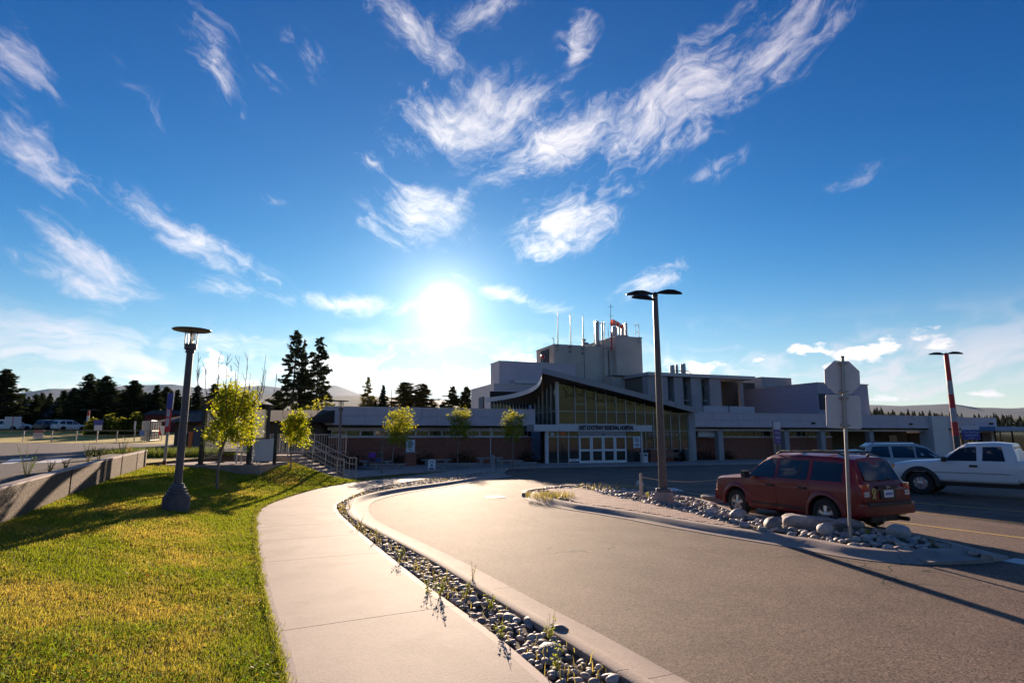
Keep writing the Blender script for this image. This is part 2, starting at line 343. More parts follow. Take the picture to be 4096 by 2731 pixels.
def npmesh(name, V, F, mats, colors=None, smooth=False):
    """V (n,3), F (m,k) with k = 3 or 4, colours per face corner point (n,3)"""
    me = bpy.data.meshes.new(name); k = F.shape[1]
    me.vertices.add(len(V)); me.vertices.foreach_set('co', np.ascontiguousarray(V, dtype=np.float32).ravel())
    me.loops.add(F.size); me.loops.foreach_set('vertex_index', np.ascontiguousarray(F, dtype=np.int32).ravel())
    me.polygons.add(len(F)); me.polygons.foreach_set('loop_start', np.arange(0, F.size, k, dtype=np.int32))
    for m in (mats if isinstance(mats, (list, tuple)) else [mats]): me.materials.append(m)
    if colors is not None:
        a = me.color_attributes.new('tint', 'FLOAT_COLOR', 'POINT'); c = np.ones((len(V), 4), np.float32); c[:, :3] = colors; a.data.foreach_set('color', c.ravel())
    me.polygons.foreach_set('use_smooth', np.full(len(F), smooth, dtype=bool))
    me.update(calc_edges=True); me.validate(); return me
def text_mesh(body, size, mat_, bold=0.0, ext=0.004, sx=1.0, align='CENTER', spacing=1.0):
    cu = bpy.data.curves.new('lettering', 'FONT'); cu.body = body; cu.size = size; cu.extrude = ext; cu.offset = bold; cu.align_x = align; cu.align_y = 'CENTER'; cu.space_character = spacing; cu.resolution_u = 3
    o = bpy.data.objects.new('lettering', cu); COL.objects.link(o); bpy.context.view_layer.update()
    me = bpy.data.meshes.new_from_object(o.evaluated_get(bpy.context.evaluated_depsgraph_get())); bpy.data.objects.remove(o)
    if sx != 1.0:
        for v in me.vertices: v.co.x *= sx
    me.materials.clear(); me.materials.append(mat_); return me
def text(name, body, size, mat_, parent, loc, rot=(R(90), 0, 0), **k):
    o = link(name, text_mesh(body, size, mat_, **k), parent); o.location = loc; o.rotation_euler = rot; return o
def catmull(pts, n=8):
    P = [Vector(p) for p in pts]; out = []
    for i in range(len(P) - 1):
        a = P[i - 1] if i > 0 else P[i] * 2 - P[i + 1]; b, c = P[i], P[i + 1]; d = P[i + 2] if i + 2 < len(P) else c * 2 - b
        for k in range(n):
            t = k / n; out.append(0.5 * (2 * b + (c - a) * t + (2 * a - 5 * b + 4 * c - d) * t * t + (3 * b - a - 3 * c + d) * t ** 3))
    out.append(P[-1]); return out
def resample(pts, step):
    P = [Vector(p) for p in pts]; out = [P[0]]; acc = 0.0
    for a, b in zip(P, P[1:]):
        L = (b - a).length; t = step - acc
        while t <= L: out.append(a.lerp(b, t / L)); t += step
        acc = L - (t - step)
    return out

# ------------------------------------------------------------------ shared materials
M_asph = mat('asphalt', (0.142, 0.098, 0.075), 0.80, var=0.3, scale=0.8, bump=0.9, bscale=85, world=True, c3=(0.18, 0.125, 0.097), c3scale=0.35, spec=0.28, bdist=0.012, speck=.75, spscale=72, crack=.35)
M_asph2 = mat('asphalt_street', (0.075, 0.062, 0.06), 0.8, var=0.2, scale=1.0, bump=0.6, bscale=60, world=True, bdist=0.012)
M_conc = mat('concrete', (0.315, 0.25, 0.215), 0.8, speck=.16, spscale=75, var=0.2, scale=1.1, bump=0.25, bscale=55, world=True, c3=(0.25, 0.195, 0.165), c3scale=1.7, bdist=0.008)
M_conc_e = mat('concrete_edge', (0.42, 0.34, 0.30), 0.8, var=0.08, scale=4, bump=0.1, bscale=60, world=True)
M_kerb = mat('kerb_concrete', (0.35, 0.275, 0.235), 0.85, speck=.14, spscale=70, var=0.16, scale=2.5, bump=0.35, bscale=50, world=True, c3=(0.28, 0.225, 0.20), c3scale=1.3, bdist=0.01)
M_agg = mat('exposed_aggregate', (0.030, 0.021, 0.015), 0.9, var=0.0, scale=30, bump=1.0, bscale=38, col2=(0.20, 0.145, 0.105), speck=.5, spscale=45, detail=3, world=True, bdist=0.03)
M_soil = mat('soil', (0.10, 0.075, 0.055), 0.95, var=0.35, scale=12, bump=0.6, bscale=40, world=True)
M_lamp = mat('lamp_paint', (0.085, 0.075, 0.09), 0.42, var=0.1, scale=9, bump=0.03, bscale=60)
M_black = mat('black_paint', (0.015, 0.014, 0.016), 0.4)
M_white = mat('white_paint', (0.75, 0.75, 0.74), 0.5, var=0.05, scale=5)
M_alu = mat('aluminium', (0.55, 0.55, 0.56), 0.38, 0.85, var=0.06, scale=8)
M_galv = mat('galvanised_steel', (0.33, 0.33, 0.34), 0.42, 0.7, var=0.14, scale=30)
M_glass = mat('dark_glass', (0.02, 0.024, 0.022), 0.03, spec=0.9)
M_tyre = mat('rubber', (0.022, 0.021, 0.021), 0.85, bump=0.2, bscale=60)
M_yel = mat('yellow_paint', (0.62, 0.42, 0.10), 0.7, var=0.2, scale=8, world=True)
M_rmark = mat('white_road_paint', (0.62, 0.60, 0.58), 0.7, var=0.15, scale=8, world=True)
M_red = mat('red_paint', (0.55, 0.02, 0.03), 0.4)
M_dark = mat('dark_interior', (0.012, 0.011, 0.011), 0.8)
M_ink = mat('sign_ink', (0.03, 0.035, 0.05), 0.6)
# ================================================================== GROUND
def sheet(name, xs, ys, fz, m, smooth=True):
    X, Y = np.meshgrid(np.array(xs, float), np.array(ys, float)); Z = fz(X, Y)
    V = np.stack([X.ravel(), Y.ravel(), Z.ravel()], 1); nx, ny = len(xs), len(ys)
    i = (np.arange(ny - 1)[:, None] * nx + np.arange(nx - 1)[None]).ravel()
    F = np.stack([i, i + 1, i + nx + 1, i + nx], 1)
    return link(name, npmesh(name, V, F, m, smooth=smooth))
M_field = mat('dry_grass_ground', (0.36, 0.29, 0.035), 0.95, var=0.3, scale=0.6, bump=0.8, bscale=9, world=True, col2=(0.46, 0.34, 0.05))
M_hillf = mat('far_ground', (0.07, 0.085, 0.03), 0.95, var=0.4, scale=0.012, world=True, col2=(0.15, 0.13, 0.05))
g = sheet('ground', np.concatenate([np.linspace(-15500, -400, 18), np.linspace(-300, 300, 7), np.linspace(400, 15500, 18)]), np.concatenate([np.linspace(-2600, -200, 14), np.linspace(-100, 400, 6), np.linspace(500, 9800, 18)]), lambda X, Y: X * 0 - 0.75, M_hillf)
struct(g)

def upper_z(x, y):            # the higher ground with the street, left of the retaining wall
    y = np.maximum(y, -10)
    return 1.1 + 0.0105 * (np.minimum(y, 60) - 20) + 0.036 * np.clip(y - 60, 0, 38)
def xwall(y): return np.where(y < 21.5, -4.42 - 0.425 * y, -13.56)
ys = np.concatenate([np.linspace(-60, 21.5, 30), np.linspace(22, 60, 18), np.linspace(62, 110, 20), np.linspace(120, 700, 12)])
ts = np.concatenate([[0, 0.2, 0.6, 1.5, 3, 6], np.linspace(10, 120, 16), np.linspace(150, 900, 8)])
T, Yg = np.meshgrid(ts, ys); Xg = xwall(Yg) - 0.12 - T
Zg = upper_z(Xg, Yg) - 0.06
V = np.stack([Xg.ravel(), Yg.ravel(), Zg.ravel()], 1); nx, ny = len(ts), len(ys)
i = (np.arange(ny - 1)[:, None] * nx + np.arange(nx - 1)[None]).ravel()
struct(link('field', npmesh('field', V, np.stack([i + nx, i + nx + 1, i + 1, i], 1), M_field, smooth=True)))
# bank face under the edge of the higher ground (seen only where no wall or building covers it)
b = MB()
for a_, c_ in zip(ys[:-1], ys[1:]):
    if c_ <= 110: b.quad((float(xwall(np.array(a_))) - 0.12, a_, -0.3), (float(xwall(np.array(c_))) - 0.12, c_, -0.3), (float(xwall(np.array(c_))) - 0.12, c_, float(upper_z(0, c_)) - 0.06), (float(xwall(np.array(a_))) - 0.12, a_, float(upper_z(0, a_)) - 0.06))
struct(b.build('bank', M_soil))

# the street on the higher ground, one sheet just above the field
def street_strip(name, p, q, w0, w1, m, dz):
    b = MB(); n = 30
    return b
sx = np.linspace(-140, -14.6, 40)
def street_y0(x): return np.where(x > -30, 14.0 + 0 * x, 10.0)
b = MB()
poly = [(-150, -30), (-5.6 + 0.425 * 8 - 0.0, -8)]
st_edge_near = [(-0.6, -12), (-9.6, 9.3), (-14.3, 20.3), (-15.6, 23.4), (-17.4, 30), (-21, 38), (-26, 47), (-60, 54), (-150, 57)]
st_edge_far = [(-60, -12), (-64, 9.3), (-70, 20.3), (-75, 23.4), (-80, 30), (-90, 38), (-100, 47), (-120, 52), (-150, 56)]
V = []; F = []
nt_ = 24
for k in range(len(st_edge_near)):
    for j in range(nt_ + 1):
        t = (j / nt_) ** 1.6; x = st_edge_near[k][0] * (1 - t) + st_edge_far[k][0] * t; y = st_edge_near[k][1] * (1 - t) + st_edge_far[k][1] * t
        V.append((x, y, float(upper_z(x, y)) - 0.02))
for k in range(len(st_edge_near) - 1):
    for j in range(nt_): a = k * (nt_ + 1) + j; F.append((a + nt_ + 1, a + nt_ + 2, a + 1, a))
b.add(V, F); struct(b.build('street', M_asph2))
# second arm of the street going off behind the shelter
b = MB(); pts = [(-15.2, 25.6), (-17, 29.5), (-24, 41), (-26, 47)]
b.add([(-15.5, 25.3, 1.15), (-40, 33, 1.23), (-40, 39, 1.3), (-13.8, 30.6, 1.2)], [(0, 3, 2, 1)])
# crosswalk bars on the street
for k, (pp) in enumerate([[(0, 1856), (50, 1833), (142, 1831), (46, 1855)], [(137, 1852), (205, 1832), (293, 1830), (236, 1850)], [(310, 1849), (368, 1829), (450, 1828), (420, 1848)]]):
    vs = []
    for (px, py) in pp:
        d = ray(px, py); t = 16.0
        for _ in range(30): p = Vector((0, 0, EYE)) + d * t; t += (EYE - 0 + d.z * t - 0 - (float(upper_z(p.x, p.y)) - 0.012)) / -d.z * 0.7
        p = Vector((0, 0, EYE)) + d * t; vs.append((p.x, p.y, float(upper_z(p.x, p.y)) - 0.008))
    o = MB().add(vs, [(0, 1, 2, 3)]).build('crosswalk_bar', M_rmark); struct(o)

# road and car park: one asphalt sheet
struct(sheet('road', np.linspace(-11.5, 90, 40), np.concatenate([np.linspace(-8, 22, 16), np.linspace(23, 56, 20)]), lambda X, Y: -FALL * np.maximum(0, Y - 22), M_asph))

# ------------------------------------------------------------------ pavement (sidewalk) of separate slabs
Z_SW = 0.12
Lpx = [(1201, 2731), (1163, 2525), (1114, 2386), (1066, 2212), (1050, 2098), (1057, 2055), (1097, 2020), (1184, 1985), (1297, 1950), (1393, 1929), (1532, 1910), (1672, 1897), (1828, 1880), (1950, 1869)]
Rpx = [(2168, 2731), (1916, 2534), (1724, 2395), (1498, 2203), (1376, 2098), (1318, 2038), (1309, 2017), (1350, 1994), (1445, 1959), (1567, 1937), (1672, 1921), (1828, 1900), (1950, 1881), (2010, 1874)]
SWL = [Vector((0.9, -4.0, 0)), Vector((-0.25, 1.0, 0))] + [Vector((*G(x, y, Z_SW).xy, 0)) for x, y in Lpx]
SWR = [Vector((2.95, -4.0, 0)), Vector((1.78, 1.0, 0))] + [Vector((*G(x, y, Z_SW).xy, 0)) for x, y in Rpx]
SWL = catmull(SWL, 10); SWR = catmull(SWR, 10)
# centre line resampled, constant width 2.02 m
mid = [(a + c) / 2 for a, c in zip(SWL, SWR)]
mid = resample(mid, 0.25)
def offset_line(line, d):
    out = []
    for k, p in enumerate(line):
        t = (line[min(k + 1, len(line) - 1)] - line[max(k - 1, 0)]).normalized(); out.append(p + Vector((t.y, -t.x, 0)) * d)
    return out
for _ in range(12):
    mid = [mid[0]] + [(mid[k - 1] + mid[k] * 2 + mid[k + 1]) / 4 for k in range(1, len(mid) - 1)] + [mid[-1]]
SW_HALF = 1.0
swl = offset_line(mid, -SW_HALF); swr = offset_line(mid, SW_HALF)
sw = bpy.data.objects.new('sidewalk', None); COL.objects.link(sw); struct(sw); tag(sw, 'pale concrete sidewalk curving up from the foreground to the entrance')
joints = []
dep = [p.y for p in mid]
targets = [-3.9, -1.6, 0.2, 2.0, 3.75, 6.66 - 0.1, 9.75, 11.5, 13.2, 14.8, 16.4, 18.0, 19.7, 21.4, 23.1, 24.8, 26.5, 28.2, 29.9, 31.6, 33.3, 35.0]
idx = sorted(set(min(range(len(dep)), key=lambda k: abs(dep[k] - t)) for t in targets) | {len(mid) - 1})
for a_, c_ in zip(idx, idx[1:]):
    b = MB(); ks = list(range(a_, c_ + 1)); n = len(ks); V = []; rows = (0.0, 0.05, 0.95, 1.0)
    gap = 0.012
    for q, k in enumerate(ks):
        l, r = swl[k], swr[k]
        if q == 0: dd = (mid[k + 1] - mid[k]).normalized() * gap; l = l + dd; r = r + dd
        for t in rows: p = l.lerp(r, t); V.append((p.x, p.y, Z_SW - (0.012 if t in (0.0, 1.0) else 0)))
        V.append((l.x, l.y, 0.0)); V.append((r.x, r.y, 0.0))
    F = []; mi = []
    for q in range(n - 1):
        o = q * 6; p = o + 6
        for j in range(3): F.append((o + j, o + j + 1, p + j + 1, p + j)); mi.append(1 if j != 1 else 0)
        F.append((o + 4, o, p, p + 4)); F.append((o + 3, o + 5, p + 5, p + 3)); mi += [1, 1]
    F.append((0, 4, 5, 3, 2, 1)); e = (n - 1) * 6; F.append((e, e + 1, e + 2, e + 3, e + 5, e + 4)); mi += [1, 1]
    b.add(V, F); b.mi = mi
    b.build('slab', [M_conc, M_conc_e], sw)

# ------------------------------------------------------------------ kerbs swept along a line
def sweep(name, line, prof, m, parent, seg=12, gap=0.008, kind=None):
    """profile = [(offset to the right, z)...]; cut into segments that are objects of their own"""
    n = len(line); k = 0
    while k < n - 1:
        e = min(n - 1, k + seg)
        if n - 1 - e < seg // 2: e = n - 1
        V = []; F = []; ks = list(range(k, e + 1)); m_ = len(prof)
        for q, j in enumerate(ks):
            t = (line[min(j + 1, n - 1)] - line[max(j - 1, 0)]).normalized(); r = Vector((t.y, -t.x, 0)); p = line[j] + (t * gap if q == 0 else Vector((0, 0, 0)))
            for (o, z) in prof: V.append((p.x + r.x * o, p.y + r.y * o, z))
        for q in range(len(ks) - 1):
            for j in range(m_ - 1): F.append((q * m_ + j, q * m_ + j + 1, (q + 1) * m_ + j + 1, (q + 1) * m_ + j))
        F.append(tuple(range(m_))); F.append(tuple(range(len(ks) * m_ - 1, (len(ks) - 1) * m_ - 1, -1)))
        MB().add(V, F).build(name, m, parent, smooth=50)
        k = e
# left kerb with gutter: line = its back edge against the rock strip
kpx = [(1382, 2026), (1394, 2062), (1453, 2098), (1555, 2151), (1704, 2229), (1882, 2336), (2061, 2449), (2180, 2502), (2299, 2586), (2520, 2731)]
kb_near = [G(x, y, 0.12) for x, y in kpx]
kb_far = [G(x, y, 0.12) for x, y in [(1392, 2006), (1430, 1985), (1530, 1962), (1650, 1944), (1760, 1930), (1900, 1909), (2010, 1893)]]
kline = [Vector((p.x, p.y, 0)) for p in (list(reversed(kb_near)) + kb_far)]
kline = [Vector((3.9, -4.0, 0)), Vector((2.75, 1.4, 0))] + kline
kline = resample(catmull(kline, 8), 0.25)
for _ in range(14): kline = [kline[0]] + [(kline[k - 1] + kline[k] * 2 + kline[k + 1]) / 4 for k in range(1, len(kline) - 1)] + [kline[-1]]
kerb = bpy.data.objects.new('kerb', None); COL.objects.link(kerb); struct(kerb)
KPROF = [(0.0, 0.0), (0.0, 0.125), (0.02, 0.135), (0.14, 0.13), (0.19, 0.105), (0.27, 0.035), (0.33, 0.018), (0.62, 0.012), (0.62, -0.02)]
sweep('kerb_stone', kline, KPROF, M_kerb, kerb, seg=13)

# ------------------------------------------------------------------ stones
def stone_mesh(seed, sub=2, flat=0.62, rough=0.16):
    bm = bmesh.new(); bmesh.ops.create_icosphere(bm, subdivisions=sub, radius=1.0); r = random.Random(seed); o = Vector((r.random() * 50, r.random() * 50, r.random() * 50))
    for v in bm.verts:
        k = 1 + rough * 2 * (mnoise.noise(v.co * 0.9 + o)) + rough * 0.5 * mnoise.noise(v.co * 2.3 + o); v.co *= k
        v.co.x *= 1.0 + 0.35 * r.random() * 0 + 0.18; v.co.z *= flat
    me = bpy.data.meshes.new('stone'); bm.to_mesh(me); bm.free(); me.polygons.foreach_set('use_smooth', [True] * len(me.polygons)); return me
STONE_COLS = [(0.27, 0.245, 0.245), (0.40, 0.36, 0.34), (0.19, 0.175, 0.175), (0.50, 0.43, 0.38), (0.32, 0.275, 0.25), (0.38, 0.285, 0.235)]
M_stone = [mat('river_stone_%s' % n, c, 0.62, var=0.3, scale=3.5, bump=0.25, bscale=14) for n, c in zip(('slate', 'grey', 'dark', 'buff', 'brown', 'rusty'), STONE_COLS)]
M_stones = mat('river_stones', (1, 1, 1), 0.62, var=0.15, scale=9, attr='tint', bump=0.2, bscale=30, world=True)
STONES = []
for k in range(12):
    me = stone_mesh(100 + k, flat=0.5 + 0.05 * (k % 5)); me.materials.append(M_stone[k % 6]); STONES.append(me)
SV = [np.array([v.co[:] for v in me.vertices]) for me in STONES]; SF = [np.array([p.vertices[:] for p in me.polygons]) for me in STONES]
def scatter_stones(parent, spots, n_single, name='stone'):
    """spots: (x, y, z, size); the ones that look largest from the path become objects of their own"""
    spots = sorted(spots, key=lambda s: -s[3] / max(1.0, math.hypot(s[0], s[1])))
    for (x, y, z, s) in spots[:n_single]:
        o = link(name, random.choice(STONES), parent); o.location = (x, y, z + s * 0.22); o.rotation_euler = (random.uniform(-.3, .3), random.uniform(-.3, .3), random.uniform(0, 6.3)); o.scale = (s, s * random.uniform(.7, .95), s * random.uniform(.8, 1.2))
    VV = []; FF = []; CC = []; off = 0
    for (x, y, z, s) in spots[n_single:]:
        k = random.randrange(12); a = random.uniform(0, 6.3); c, sn = math.cos(a), math.sin(a); V = SV[k] * [s, s * random.uniform(.7, .95), s * random.uniform(.8, 1.2)]
        V = np.stack([V[:, 0] * c - V[:, 1] * sn + x, V[:, 0] * sn + V[:, 1] * c + y, V[:, 2] + z + s * 0.2], 1)
        VV.append(V); FF.append(SF[k] + off); off += len(V); CC.append(np.tile(np.array(random.choice(STONE_COLS)) * random.uniform(.8, 1.25), (len(V), 1)))
    if VV:
        o = link('small_stones', npmesh('small_stones', np.concatenate(VV), np.concatenate(FF), M_stones, np.concatenate(CC), smooth=True), parent); o['kind'] = 'stuff'

# rock strip between sidewalk and kerb
def settle(root):                # lay meshes built level onto the falling ground
    done = set()
    for o in ([root] if root.type == 'MESH' else []) + list(root.children_recursive):
        if o.type != 'MESH': continue
        if o.location.length > 0.01: o.location.z += gz(o.location.y); continue
        if o.data.name in done: continue
        done.add(o.data.name)
        n = len(o.data.vertices); v = np.empty(n * 3, np.float32); o.data.vertices.foreach_get('co', v); v = v.reshape(-1, 3); v[:, 2] -= FALL * np.maximum(0, v[:, 1] - 22); o.data.vertices.foreach_set('co', v.ravel()); o.data.update()
def nearest(line, p):
    best = min(line, key=lambda q: (q.x - p.x) ** 2 + (q.y - p.y) ** 2); return best
swr_s = resample(swr, 0.3)
strip = bpy.data.objects.new('rock_strip', None); COL.objects.link(strip); struct(strip)
b = MB(); V = []; F = []; pairs = []
for p in swr_s:
    q = nearest(kline, p); pairs.append((p, q))
for (p, q) in pairs:
    for t in (-0.02, 0.35, 0.7, 1.02): r = p.lerp(q, t); V.append((r.x, r.y, 0.055 + 0.02 * math.sin(r.x * 7) * math.sin(r.y * 5)))
for k in range(len(pairs) - 1):
    for j in range(3): F.append((k * 4 + j, k * 4 + j + 1, k * 4 + 5 + j, k * 4 + 4 + j))
b.add(V, F).build('gravel_bed', M_soil, strip)
spots = []
def strip_point(k, t, jit):
    p, q = pairs[k]; p2, q2 = pairs[min(k + 1, len(pairs) - 1)]; a = p.lerp(q, t); c = p2.lerp(q2, t); return a.lerp(c, jit)
for k in range(len(pairs) - 1):
    p, q = pairs[k]; w = (p - q).length
    if p.y < 2.5: continue
    per = 46 if p.y < 12 else (32 if p.y < 20 else 20)
    n = int(per * w / 0.8)
    for _ in range(n):
        t = random.uniform(0.05, 0.95); r = strip_point(k, t, random.random()); s = 0.018 + 0.030 * random.random() ** 2 + (0.02 if random.random() < 0.08 else 0)
        if p.y > 14: s *= 1.25
        if random.random() < 0.3 and math.sin(p.y * 2.1) > 0.3: continue
        spots.append((r.x, r.y, 0.07 + random.random() * 0.03, s))
r = G(2200, 2610, 0.1); spots.append((r.x, r.y, 0.08, 0.12)); r = G(2040, 2470, 0.1); spots.append((r.x, r.y, 0.07, 0.1)); r = G(2120, 2480, .1); spots.append((r.x, r.y, .07, .085))
scatter_stones(strip, spots, 300)
settle(sw); settle(kerb); settle(strip)

# ------------------------------------------------------------------ median island with brick paving and a bed of rocks
NEARpx = [(2087, 1979), (2101, 1996), (2152, 2013), (2254, 2035), (2356, 2051), (2492, 2074), (2628, 2100), (2850, 2139), (3040, 2170), (3196, 2195), (3320, 2220), (3464, 2241), (3636, 2256), (3770, 2255), (3880, 2250), (3975, 2243)]
FARpx = [(2087, 1979), (2094, 1968), (2140, 1960), (2240, 1950), (2390, 1945), (2560, 1958), (2700, 1985), (2830, 2010), (2980, 2062), (3220, 2092), (3420, 2112), (3560, 2132), (3720, 2160), (3860, 2196), (3960, 2225), (3975, 2243)]
near_l = resample(catmull([Vector((*G(x, y, 0.0).xy, 0)) for x, y in NEARpx], 8), 0.2)
far_l = resample(catmull([Vector((*G(x, y, 0.05).xy, 0)) for x, y in FARpx], 8), 0.2)
isl = bpy.data.objects.new('median', None); COL.objects.link(isl); struct(isl)
IPROF = [(0.0, -0.02), (0.0, 0.012), (-0.16, 0.02), (-0.24, 0.05), (-0.34, 0.115), (-0.42, 0.13), (-0.56, 0.13), (-0.56, 0.0)]
sweep('kerb_stone', near_l, [(-o * -1 if False else o, z) for o, z in IPROF], M_kerb, isl, seg=16)
IPROF2 = [(0.0, 0.0), (0.0, 0.11), (0.03, 0.125), (0.16, 0.125), (0.16, 0.0)]
sweep('kerb_stone', far_l, IPROF2, M_kerb, isl, seg=16)
# fill under everything
inner = offset_line(near_l, -0.5); inner_f = offset_line(far_l, 0.1)
b = MB(); V = []; F = []; NN = 70
def pick(line, t): f = t * (len(line) - 1); k = min(int(f), len(line) - 2); return line[k].lerp(line[k + 1], f - k)
for k in range(NN + 1):
    p, q = pick(inner, k / NN), pick(inner_f, k / NN)
    for t in (0, .33, .67, 1): r = p.lerp(q, t); V.append((r.x, r.y, 0.085))
for k in range(NN):
    for j in range(3): F.append((k * 4 + j, k * 4 + j + 1, k * 4 + 5 + j, k * 4 + 4 + j))
b.add(V, F).build('gravel_bed', M_soil, isl)
def inside(poly, x, y):
    c = False; n = len(poly)
    for i_ in range(n):
        a, d = poly[i_], poly[(i_ + 1) % n]
        if (a[1] > y) != (d[1] > y) and x < (d[0] - a[0]) * (y - a[1]) / (d[1] - a[1]) + a[0]: c = not c
    return c
# brick pavers
pave_px = [(2185, 1955), (2330, 1950), (2424, 1979), (2580, 2010), (2608, 2017), (2730, 2044), (2850, 2075), (2930, 2096), (3108, 2149), (2960, 2122), (2850, 2110), (2672, 2083), (2581, 2063), (2492, 2047), (2390, 2034), (2332, 2020), (2280, 1995), (2200, 1966)]
pave = [tuple(G(x, y, 0.125).xy) for x, y in pave_px]
pv = bpy.data.objects.new('brick_paving', None); COL.objects.link(pv); pv.parent = isl
BR = [mat('paver_%s' % n, c, 0.85, var=0.15, scale=9, bump=0.3, bscale=60, world=True) for n, c in zip(('rose', 'tan', 'clay'), ((0.40, 0.27, 0.22), (0.43, 0.31, 0.25), (0.36, 0.235, 0.195)))]
bw, bl = 0.115, 0.235
pm = []
for k in range(3): pm.append(MB().box(-bl / 2 + .006, bl / 2 - .006, -bw / 2 + .005, bw / 2 - .005, -0.03, 0.0).mesh('brick', BR[k], bevel=0.004))
d0 = Vector((math.cos(R(6)), math.sin(R(6)))); d1 = Vector((-d0.y, d0.x)); cand = []
x0, y0 = 3.0, 14.0
for a in range(-60, 60):
    for c_ in range(-90, 120):
        p = Vector((x0, y0)) + d0 * ((a + (0.5 if c_ % 2 else 0)) * bl) + d1 * (c_ * bw)
        if inside(pave, p.x, p.y): cand.append(p)
cand = [p for p in cand if min((p.x - q.x) ** 2 + (p.y - q.y) ** 2 for q in near_l) > .64 ** 2]
cand.sort(key=lambda p: p.length)
for p in cand[:300]:
    o = link('brick', pm[random.randrange(3)], pv); o.location = (p.x, p.y, 0.132 + random.uniform(-.002, .002)); o.rotation_euler = (0, 0, R(6))
V = []; F = []; mi = []
b = MB()
for p in cand[300:]:
    b.cur = random.randrange(3); h = random.uniform(-.002, .002); c0 = [(p + d0 * (sx_ * (bl / 2 - .006)) + d1 * (sy_ * (bw / 2 - .005))) for sx_, sy_ in ((-1, -1), (1, -1), (1, 1), (-1, 1))]
    b.add([(c.x, c.y, 0.10) for c in c0] + [(c.x, c.y, 0.132 + h) for c in c0], [(4, 5, 6, 7), (0, 1, 5, 4), (1, 2, 6, 5), (2, 3, 7, 6), (3, 0, 4, 7)])
if cand[300:]:
    o = b.build('far_bricks', BR, pv); o['kind'] = 'stuff'
# rocks of the bed
bed = [(p.x, p.y) for p in offset_line(near_l, -0.6)] + [(p.x, p.y) for p in reversed(offset_line(far_l, 0.2))]
spots = []
xs_ = [p[0] for p in bed]; ys_ = [p[1] for p in bed]
SUVBOX = None
while len(spots) < 1500:
    x, y = random.uniform(min(xs_), max(xs_)), random.uniform(min(ys_), max(ys_))
    if not inside(bed, x, y) or inside(pave, x, y): continue
    if x < 2.6 and random.random() < 0.55: continue
    s = 0.035 + 0.065 * random.random() ** 2.2
    spots.append((x, y, 0.085 + random.random() * 0.03, s))
for (px, py, s) in [(2555, 1985, .17), (2480, 1970, .12), (2520, 1948, .13), (2600, 1960, .16), (2640, 1950, .15), (2430, 1960, .11), (2490, 1985, .12), (2690, 1975, .16), (2850, 2062, .14), (2880, 2068, .13), (3010, 2040, .12)]:
    p = G(px, py, .12); spots.append((p.x, p.y, 0.1, s))
scatter_stones(isl, spots, 300)

# ------------------------------------------------------------------ lawn
S_pts = [(0.9, -4), (-0.25, 1.0)]
def sw_at(y): return min(swl, key=lambda p: abs(p.y - y) + (0 if p.y < 40 else 9))
U_pts = [(-3.3, -4.0, .32), (-4.9, 1.0, .40), (-6.45, 4.8, .47), (-8.37, 9.3, .59), (-10.1, 13.3, .72), (-12.0, 17.8, .86), (-13.5, 21.4, .94), (-13.0, 22.35, .90), (-11.6, 22.35, .78), (-10.05, 22.3, .58), (-9.95, 24.4, .85), (-9.9, 25.9, .88), (-9.2, 26.0, .62), (-8.3, 26.1, .25), (-7.9, 26.6, .14)]
S_y = [-4.0, 1.0, 4.8, 9.0, 12.0, 15.2, 17.6, 18.8, 19.8, 21.2, 22.6, 23.6, 24.3, 25.0, 25.6]
U = [Vector(p) for p in U_pts]; S = [Vector((*sw_at(y).xy, 0.10)) for y in S_y]
U = catmull(U, 6); S = catmull(S, 6)
NT = 24
LV = np.zeros((len(U), NT + 1, 3))
for k in range(len(U)):
    for j in range(NT + 1):
        t = j / NT; p = S[k].lerp(U[k], t); tt = t * t * (3 - 2 * t) * 0.35 + t * 0.65
        z = S[k].z + (U[k].z - S[k].z) * tt + 0.03 * mnoise.noise(Vector((p.x * .8, p.y * .8, 0))) * min(1, t * 6) * min(1, (1 - t) * 6 + .2)
        LV[k, j] = (p.x, p.y, z)
i = (np.arange(len(U) - 1)[:, None] * (NT + 1) + np.arange(NT)[None]).ravel()
LF = np.stack([i, i + NT + 1, i + NT + 2, i + 1], 1)
M_turf = mat('turf', (0.075, 0.085, 0.018), 0.95, var=0.3, scale=3.0, bump=0.7, bscale=30, world=True, col2=(0.17, 0.13, 0.045))
struct(link('lawn', npmesh('lawn', LV.reshape(-1, 3), LF, M_turf, smooth=True)))
def lawn_z(x, y):
    d = (LV[..., 0] - x) ** 2 + (LV[..., 1] - y) ** 2; k = d.ravel().argsort()[:4]; w = 1 / (d.ravel()[k] + 1e-4); return float((LV[..., 2].ravel()[k] * w).sum() / w.sum())
def on_lawn(px, py):
    d = ray(px, py); t = 6.0
    for _ in range(40):
        p = Vector((0, 0, EYE)) + d * t; t += (EYE + d.z * t - lawn_z(p.x, p.y)) / -d.z * 0.5
    p = Vector((0, 0, EYE)) + d * t; p.z = lawn_z(p.x, p.y); return p

# strip of lawn between the far sidewalk and the paths in front of the building
M_turf2 = M_turf
lp = [(1290, 1930), (1400, 1911), (1480, 1905), (1560, 1899), (1660, 1893), (1760, 1887), (1700, 1891), (1620, 1901), (1500, 1914), (1400, 1927)]
